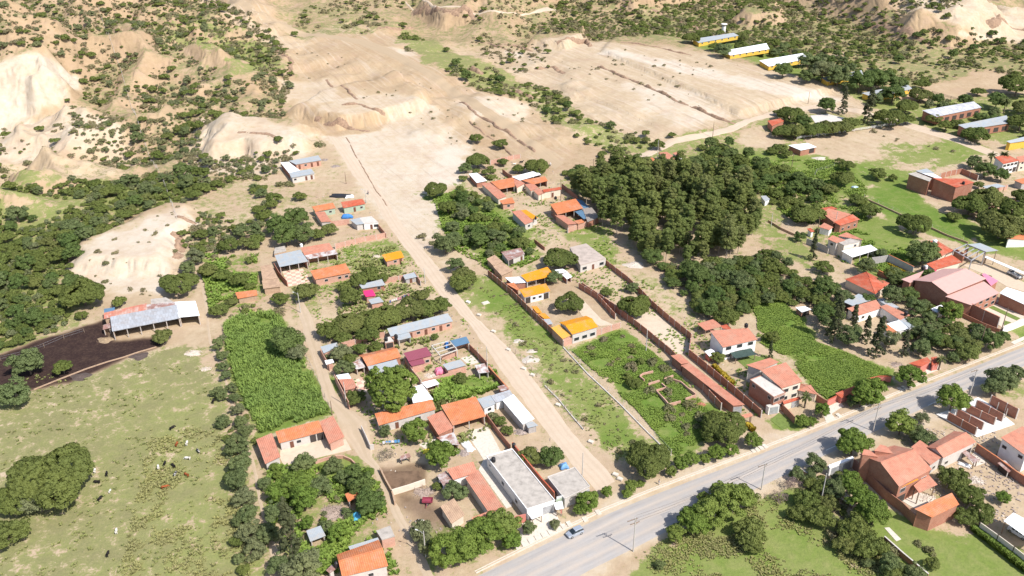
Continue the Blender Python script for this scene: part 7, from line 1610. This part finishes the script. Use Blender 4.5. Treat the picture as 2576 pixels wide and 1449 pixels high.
# people -------------------------------------------------------------------
SKIN = plain('skin', (.32, .18, .12), var=.05); HAIR = plain('dark_hair', (.02, .015, .012))
def PERSON(k, u, v, deg, label, shirt, trousers, sit=False, z=0.0):
    x, y = pt0(k, u, v); root = empty('person', (x, y, float(hgt(x, y))+z), math.radians(deg), label, 'person')
    if sit: L = [(0, .1, .80), (.38, .15, .78), (.36, .16, .35), (.46, .17, .30)]
    else: L = [(0, .1, .88), (.03, .11, .48), (-.02, .12, .08), (.14, .13, .04)]
    arm = [(0, .2, 1.36), (.06, .27, 1.08), (.24, .22, .92 if not sit else 1.02)]
    V = [(0, 0, .92), (0, 0, 1.15), (0, 0, 1.36), (.01, 0, 1.50), (.03, 0, 1.64), (.03, 0, 1.72)]; Rr = [(.15, .11), (.14, .10), (.17, .10), .055, (.085, .10), .07]; E = [(0, 1), (1, 2), (2, 3), (3, 4), (4, 5)]
    for s in (-1, 1):
        n = len(V); V += [(p[0], s*p[1], p[2]) for p in L]; Rr += [.085, .06, .04, .035]; E += [(0, n), (n, n+1), (n+1, n+2), (n+2, n+3)]
        n = len(V); V += [(p[0], s*p[1], p[2]) for p in arm]; Rr += [.05, .04, .035]; E += [(2, n), (n, n+1), (n+1, n+2)]
    body = skin_obj('body', V, E, Rr, SKIN, root)
    V = [(0, 0, .95), (0, 0, 1.15), (0, 0, 1.36)]; Rr = [(.18, .14), (.17, .13), (.19, .13)]; E = [(0, 1), (1, 2)]
    for s in (-1, 1): n = len(V); V += [(p[0], s*p[1], p[2]) for p in arm[:2]]; Rr += [.07, .055]; E += [(2, n), (n, n+1)]
    skin_obj('shirt', V, E, Rr, plain('cloth_%s' % shirt[0], shirt[1]), root)
    V = [(0, 0, .93)]; Rr = [(.18, .14)]; E = []
    for s in (-1, 1): n = len(V); V += [(p[0], s*p[1], p[2]) for p in L[:3]]; Rr += [.105, .08, .06]; E += [(0, n), (n, n+1), (n+1, n+2)]
    skin_obj('trousers', V, E, Rr, plain('cloth_%s' % trousers[0], trousers[1]), root)
    m = MB(); m.lathe([(.0, 1.80), (.07, 1.78), (.10, 1.70), (.09, 1.64)], 10, (.01, 0)); m.build('hair', HAIR, root)
WHT = ('white', (.75, .73, .70)); DRK = ('dark', (.04, .04, .06)); BL = ('blue', (.10, .15, .30)); GRY = ('grey', (.4, .4, .42)); RED = ('red', (.45, .06, .06))
PERSON('23', 1480,548, 200, 'person in white clothes beside the road under the row of street trees', WHT, WHT)
PERSON('12', 1862,985, 90, 'person in dark clothes beside the small white canopy', DRK, BL)
def MOTO(k, u, v, deg, label):
    x, y = pt0(k, u, v); root = empty('motorcycle', (x, y, float(hgt(x, y))+.05), math.radians(deg), label, 'motorcycle')
    for px in (-.65, .65):
        m = MB(); m.tube((px, -.05, .31), (px, .05, .31), .31, .31, 14); t = m.build('wheel', RUB, root); m = MB(); m.tube((px, -.06, .31), (px, .06, .31), .18, .18, 10); m.build('rim', RIM, t)
    m = MB(); m.bar((-.65, 0, .35), (.2, 0, .6), .14); m.bar((.1, 0, .6), (.65, 0, .35), .08); m.bar((.1, 0, .35), (-.25, 0, .35), .25, .3); m.build('frame', STEEL, root)
    m = MB(); m.bar((-.7, 0, .78), (0, 0, .76), .26, .1); m.build('seat', BLK, root); m = MB(); m.bar((0, 0, .82), (.35, 0, .86), .26, .22); m.build('fuel_tank', plain('red_paint', (.4, .04, .04), rough=.3), root)
    m = MB(); m.bar((.42, -.34, 1.02), (.42, .34, 1.02), .04); m.bar((.45, 0, 1.02), (.65, 0, .35), .05); m.build('handlebar', STEEL, root)
MOTO('11', 1128,510, 290, 'motorcycle carrying a rider up the dirt road'); PERSON('11', 1130,508, 290, 'person riding the motorcycle on the pale dirt road', GRY, DRK, True, .05)
MOTO('23', 1700,905, 200, 'motorcycle at the roadside in the shade of the big green trees'); PERSON('23', 1678,915, 200, 'person standing beside the motorcycle in the tree shade', WHT, DRK)
# heaps, tarps and yard things -----------------------------------------------
def HEAP(k, u, v, r, h, label, mat, name='rubble_heap', cat='heap', n=90, piece=.22, flat=True, sx=1.4, long_=False):
    x, y = pt0(k, u, v); root = bpy.data.objects.new(name, None); R = random.Random(int(u*7+v)); m = MB()
    rg = 10
    for i in range(rg):       # low mound under the pieces
        for j in range(18):
            def P(i, j):
                t = i/rg; a = j*2*math.pi/18; q = 1+.18*math.sin(a*3+u)+.12*math.sin(a*5+v); return (t*r*sx*q*math.cos(a), t*r*q*math.sin(a), h*(1-t)**1.3*(1+.15*math.sin(a*4+i)) - .05)
            m.face([P(i, j), P(i+1, j), P(i+1, j+1), P(i, j+1)])
    for _ in range(n):
        a = R.uniform(0, 6.28); t = math.sqrt(R.random())*1.05; p = Vector((t*r*sx*math.cos(a), t*r*math.sin(a), h*max(0, 1-t)**1.3))
        d = Vector((R.uniform(-1, 1), R.uniform(-1, 1), R.uniform(-.3, .5))).normalized()*piece*(R.uniform(3, 9) if long_ else R.uniform(.5, 1.4)); m.bar(p-d/2+Vector((0, 0, .05)), p+d/2+Vector((0, 0, .05)), piece*(.35 if long_ else R.uniform(.5, 1)), piece*(.35 if long_ else .5))
    bpy.data.objects.remove(root); o = m.build(name, mat); o.location = (x, y, float(hgt(x, y))); tag(o, label, cat); return o
STONE = plain('pale_stone', (.58, .50, .42), var=.4, scale=4); BR = plain('loose_brick', (.50, .22, .14), var=.35, scale=4); DW = plain('dead_wood', (.36, .28, .23), var=.4, scale=5); GRAVEL = plain('gravel', (.52, .46, .39), var=.15, scale=4); EARTH = plain('brown_earth', (.20, .14, .10), var=.3, scale=3); SCRAP = plain('mixed_scrap', (.34, .28, .25), var=.8, scale=5)
HEAP('02', 1945,670, 2.0, .6, 'pale stone heap on the pasture near the white roofed shed', STONE); HEAP('02', 2070,830, 1.2, .4, 'small stone heap beside the hedge path', STONE)
HEAP('22', 1897,1188, 1.1, .5, 'heap of loose orange bricks at the end of the foundations', BR, 'brick_heap'); HEAP('22', 185,735, 2.4, .5, 'gravel heap, largest of three beside the dirt road', GRAVEL, 'gravel_heap', n=30, piece=.1)
HEAP('22', 198,650, 1.4, .4, 'gravel heap, middle one of three beside the dirt road', GRAVEL, 'gravel_heap', n=20, piece=.1); HEAP('22', 65,548, 1.5, .5, 'gravel heap, upper one of three beside the dirt road', GRAVEL, 'gravel_heap', n=20, piece=.1)
HEAP('13', 805,830, 3.0, .7, 'big pile of pale branches near the blue tarp', DW, 'branch_pile', 'pile', 130, .18, long_=True); HEAP('13', 1690,625, 2.2, .5, 'pile of dry branches below the muddy corral', DW, 'branch_pile', 'pile', 90, .16, long_=True)
HEAP('13', 2085,230, 1.6, .6, 'scrap heap beside the driveway wall', SCRAP, n=60); HEAP('12', 1760,895, 1.6, .4, 'white rubble beside the pink tent in the walled yard', STONE, n=70); HEAP('23', 90,20, 1.5, .5, 'rubbish heap at the road wall above the flat roofs', SCRAP, n=60, piece=.3)
HEAP('02', 1068,535, 2.3, .7, 'brown fodder heap at the left front corner of the cattle barn', plain('fodder', (.33, .24, .15), var=.3), 'fodder_heap', n=40, piece=.15); HEAP('02', 810,905, 2.6, .6, 'dark manure heap between the yard and the pasture', plain('manure', (.10, .075, .065), var=.3), 'manure_heap', n=30, piece=.15); HEAP('02', 1400,700, 2.6, .5, 'grey brown manure heap below the brick edge', plain('manure', (.10, .075, .065), var=.3), 'manure_heap', n=30, piece=.15)
HEAP('33', 2090,510, 1.8, .4, 'rubble trail in the brown yard behind the brick room', STONE, n=80); HEAP('33', 1590,690, 1.8, .4, 'pale rubble on the roofless patio of the tall brick house', STONE, n=80)
HEAP('21', 1230,1225, 3.0, 1.1, 'pale earth mound at the foot of the eucalyptus grove', GRAVEL, 'earth_mound', n=40); HEAP('31', 515,150, 2.6, .8, 'sand heap right of the white roofed field hut', GRAVEL, 'sand_heap', n=10, piece=.1)
HEAP('32', 2090,465, 2.6, .4, 'round gravel heap below the warehouse wall', GRAVEL, 'gravel_heap', n=20, piece=.1); HEAP('11', 800,230, 1.8, .5, 'scrap heap right of the pale compound', SCRAP, n=70); HEAP('11', 1205,1140, 1.7, .5, 'white stone heap on the grassy plot left of the yellow roofed hut', STONE, n=60)
HEAP('11', 690,165, 1.6, .4, 'rubbish beside the back roof of the pale compound', SCRAP, n=60); HEAP('32', 770,745, 1.0, .3, 'small white rubble heap at the edge of the lush plot', STONE, n=40); HEAP('32', 1290,785, 1.6, .4, 'brown stick pile beside the sandy track', DW, 'branch_pile', 'pile', 60, .14, long_=True)
HEAP('22', 1070,640, .1, .1, 'few pale stones in the weedy plot', STONE, n=8) if False else None
def TARP(k, u, v, w, d, h, label, mat, name='tarp', rot=.3, bump=.25):
    x, y = pt0(k, u, v); N = 14; R = random.Random(int(u+v)); co = np.zeros((N, N, 3)); 
    gx, gy = np.meshgrid(np.linspace(-1, 1, N), np.linspace(-1, 1, N)); ed = np.clip(1-np.maximum(abs(gx), abs(gy))**4, 0, 1)
    zz = h*ed*(.75+.5*fbm(gx*3+u, gy*3+v, 2, 3, 3))+bump*fbm(gx*5+v, gy*5, 1.5, 8, 2)*ed
    X = gx*w/2*(1+.08*np.sin(gy*4+u)); Y = gy*d/2*(1+.1*np.sin(gx*5+v)); c, s = math.cos(rot), math.sin(rot)
    me = grid_mesh(name, X*c-Y*s, X*s+Y*c, zz+.05); me.materials.append(mat); o = bpy.data.objects.new(name, me); COL.objects.link(o); o.location = (x, y, float(hgt(x, y)))
    sm = o.modifiers.new('t', 'SOLIDIFY'); sm.thickness = .03; tag(o, label, 'tarp'); return o
TARP('11', 845,530, 9, 4.5, .5, 'black plastic sheet weighed down on the bank above the green houses', BLK, rot=-.15); TARP('11', 940,540, 4, 3, .6, 'white sacks sheet beside the black plastic', WPL, rot=.2)
TARP('11', 918,750, 5, 2.2, 1.6, 'blue tarp covering a heap in the green house yard', plain('blue_tarp', (.06, .22, .55), rough=.5), rot=.1); TARP('13', 1018,882, 2.2, 3.2, .9, 'light blue tarp heap on the sandy ground beside the lane', plain('cyan_tarp', (.10, .42, .62), rough=.5))
TARP('13', 1725,215, 2.6, 1.6, .5, 'yellow sheet lying left of the round green tree', plain('yellow_tarp', (.75, .65, .06), rough=.5)); TARP('12', 1925,610, 1.6, 3.0, 1.6, 'blue tarp hanging inside the unfinished concrete frame', plain('blue_tarp', (.06, .22, .55), rough=.5))
TARP('12', 1848,868, 3.0, 2.6, 1.7, 'pink tent like cover in the walled yard', plain('pink_tarp', (.75, .22, .33), rough=.5)); TARP('31', 872,450, 3, 2, .8, 'pale blue tarp in the green weeds', plain('pale_tarp', (.45, .58, .75), rough=.5)); TARP('23', 520,375, 2.4, 2.0, 1.0, 'blue covered heap beside the shorter flat roof', plain('blue_tarp2', (.16, .33, .6), rough=.5))
TARP('13', 2130,165, 2.6, 5.0, .5, 'white plastic sheet on the verge of the driveway', WPL, rot=.5); TARP('33', 1975,355, 1.6, 3.2, .4, 'folded grey sheet near the rust awning', WPL, rot=1.0)
def WASH(k, a, b, cols, label):
    x1, y1 = pt0(k, *a, 1.3); x2, y2 = pt0(k, *b, 1.3); root = empty('washing_line', (x1, y1, 0), 0, label, 'washing line'); d = Vector((x2-x1, y2-y1, 0)); L = d.length
    for e in (0, 1): m = MB(); m.tube(d*e, d*e+Vector((0, 0, 1.9)), .05, .04, 6); m.build('post', TIMB, root)
    m = MB(); m.bar(Vector((0, 0, 1.85)), d+Vector((0, 0, 1.85)), .03); m.build('line', STEEL, root); R = random.Random(4); n = int(L/.8)
    for i in range(n):
        c = R.choice(cols); p = d*((i+.5)/n); w = d.normalized()*R.uniform(.25, .4); h = R.uniform(.5, 1.0); m = MB(); nn = Vector((-d.y, d.x, 0)).normalized()*.015
        m.prism([(p-w-nn).to_tuple()[:2], (p+w-nn).to_tuple()[:2], (p+w+nn).to_tuple()[:2], (p-w+nn).to_tuple()[:2]], 1.83-h, 1.83); m.build('laundry', plain('laundry_%d%d%d' % tuple(int(q*99) for q in c), c), root)
CL = [(.6, .6, .6), (.1, .12, .3), (.5, .2, .25), (.7, .7, .72), (.15, .3, .5), (.05, .05, .07)]
WASH('12', (1340,155), (1545,80), CL, 'washing line full of dark and pale clothes above the thick thorn trees'); WASH('13', (1270,130), (1450,110), [(.7, .7, .75), (.1, .3, .6), (.5, .6, .8)], 'washing line with white and blue cloths left of the round green tree')
def BEAMS(name, label, cat, k, pts, h, z, mat, posts=True, cross=0, w=.25):
    q = fr(k, pts); P = [unp(a, b, h) for a, b in q]; P = [Vector((float(x), float(y), 0)) for x, y in P]; o0 = P[0]; root = empty(name, (o0.x, o0.y, 0), 0, label, cat); P = [p-o0 for p in P]; n = len(P)
    for i in range(n): m = MB(); m.bar(P[i]+Vector((0, 0, h)), P[(i+1) % n]+Vector((0, 0, h)), w); m.build('beam', mat, root)
    for i in range(cross): t = (i+1)/(cross+1); m = MB(); m.bar(P[0]+(P[3]-P[0])*t+Vector((0, 0, h+.01)), P[1]+(P[2]-P[1])*t+Vector((0, 0, h+.01)), w*.9); m.build('beam', mat, root)
    if posts:
        for p in P: m = MB(); m.bar(p, p+Vector((0, 0, h)), w); m.build('post', mat, root)
    return root
BEAMS('unfinished_room', 'unfinished concrete frame of beams and posts right of the maroon roof', 'building frame', '12', [1855,695, 2025,635, 1945,545, 1768,592], 3.0, 0, T['concw'], cross=2)
WALL('low pink brick wall inside the unfinished concrete frame', '12', [1870,740, 1945,725, 2020,700], 1.8, 'pinkb')
BEAMS('steel_hall', 'bare steel trusses of the unfinished hall left of its sheet roof', 'building frame', 'Wa', [1360,268, 1545,150, 1300,48, 1120,130], 5.5, 0, STEEL, cross=3, w=.3)
H('shade_strip', 'long narrow pale green shade roof beside the warehouse yard', 'canopy', 'Wa', [2070,455, 2090,430, 1560,205, 1535,222], 2.6, .2, roof='white', canopy=True)
H('brick_tower', 'little open brick tower carrying a black tank in the garden', 'tower', '12', [1300,560, 1385,545, 1350,500, 1285,515], 2.9, 0, kind='flat', roof='concw', wall='pinkb', front='o')
H('brick_oven', 'low brick stove building with a dark top above the grey roofed shed', 'stove', '11', [180,1110, 305,1080, 290,1030, 190,1050], 1.8, 0, kind='flat', roof='conc', wall='adobe')
H('block_shed', 'pale block shed with a grey sheet top beside the long white road roof', 'shed', '22', [160,1420, 262,1395, 215,1355, 135,1370], 2.4, .1, roof='metal', wall='block')
# stacked slabs and pallets along the dirt road verge
for i, (k, u, v) in enumerate([('12', 2135,160), ('12', 2245,290), ('12', 2390,455), ('12', 2540,640), ('22', 120,830), ('22', 205,895), ('22', 465,1195), ('23', 795,125), ('23', 1040,455), ('23', 1085,500)]):
    x, y = pt0(k, u, v); m = MB(); R = random.Random(i)
    for j in range(4): a = R.uniform(-.05, .05); m.box((-.7+a, -.5+a, .14*j), (.7+a, .5+a, .14*j+.12))
    o = m.build('slab_stack', SLABM if i else plain('white_slab', (.7, .7, .7))); o.location = (x, y, .02); o.rotation_euler = (0, 0, -.6)
    tag(o, 'stack of pale concrete slabs on the dirt road verge, %s from the top' % ['first', 'second', 'third', 'fourth', 'fifth', 'sixth', 'seventh', 'eighth', 'ninth', 'tenth'][i], 'slab stack')
x, y = pt0('12', 2310, 165); m = MB(); m.box((-1.3, -.9, 0), (1.3, .9, .2)); m.box((-1.1, -.7, .2), (1.1, .7, .35)); o = m.build('well_cover', SLABM); o.location = (x, y, 0); o.rotation_euler = (0, 0, .5); tag(o, 'square concrete well cover on the green verge of the dirt road', 'well cover')
for i, (k, u, v, sx, sy, rz) in enumerate([('23', 480,772, 1.7, .12, .3), ('23', 493,870, .25, .15, .3)]):
    x, y = pt0(k, u, v); m = MB(); root = empty('shop_sign', (x, y, 0), rz, ['grey blank sign board at the front of the flat roofed shop', 'small red sign on a post by the shop pavement'][i], 'sign')
    h = 2.4 if i == 0 else 1.2; m.box((-sx/2, -.05, h-.2), (sx/2, .05, h+1.1)); m.build('board', LAMPM if i == 0 else W['salmon'], root); m = MB(); m.tube((0, 0, 0), (0, 0, h), .06, .05, 6); m.build('post', STEEL, root)
# flowering hedges
tufts('flowering_hedge', frf('22', [2020,810, 2040,805, 2230,985, 2210,1000]), 900, .9, LM['y'], 9, 31, w=.2)
tufts('flowering_hedge', frf('22', [2330,1385, 2350,1380, 2440,1450, 2420,1465]), 400, .9, LM['y'], 9, 32, w=.2)
tufts('clipped_hedge', frf('33', [2050,1010, 2080,1000, 2300,1170, 2600,1400, 2590,1440, 2280,1190]), 2600, 1.0, LM['g'], 12, 33, w=.2, spread=.6)
tufts('flowering_hedge', frf('Wa', [230,330, 250,325, 545,462, 520,470]), 700, .7, LM['y'], 9, 34, w=.2)

# small litter lying about the yards (nobody would count it)
def litter(name, flat, n, mat, seed, size=.35):
    poly = PT(flat); R = np.random.default_rng(seed); px = np.array([q[0] for q in poly]); py = np.array([q[1] for q in poly])
    X = R.uniform(px.min(), px.max(), n*4); Y = R.uniform(py.min(), py.max(), n*4); ok = (poly_sd(X, Y, poly) > 0) & (fbm(X, Y, 8, seed, 2) > .5); X, Y = X[ok], Y[ok]
    ok = ~near_excl(X, Y, np.full(len(X), .3)); X, Y = X[ok][:n], Y[ok][:n]; m = MB()
    for x, y in zip(X.tolist(), Y.tolist()):
        a = R.uniform(0, 3.14); l = size*R.uniform(.4, 2.2); w = size*R.uniform(.3, .8); z = float(hgt(x, y)); m.bar((x-math.cos(a)*l/2, y-math.sin(a)*l/2, z+.06), (x+math.cos(a)*l/2, y+math.sin(a)*l/2, z+.06+R.uniform(0, .15)), w, R.uniform(.08, .35))
    o = m.build(name, mat); o['kind'] = 'stuff'
YARD = [800,480,960,500,1080,700,1280,900,1480,1200,1440,1330,1250,1320,1000,1440,880,1400,860,1150,800,880,690,700]; YARD2 = [1180,400,1400,410,1540,560,1780,900,1920,1050,1980,1000,1900,860,1700,760,1560,640,1380,600,1200,470]; YARD3 = [2280,1080,2500,1080,2576,1250,2560,1320,2420,1300,2300,1200]
for i, Yd in enumerate((YARD, YARD2, YARD3)):
    litter('yard_litter', Yd, 260, SCRAP, 60+i, .4); litter('stones', Yd, 220, STONE, 70+i, .3); litter('wood_scraps', Yd, 120, DW, 80+i, .5)
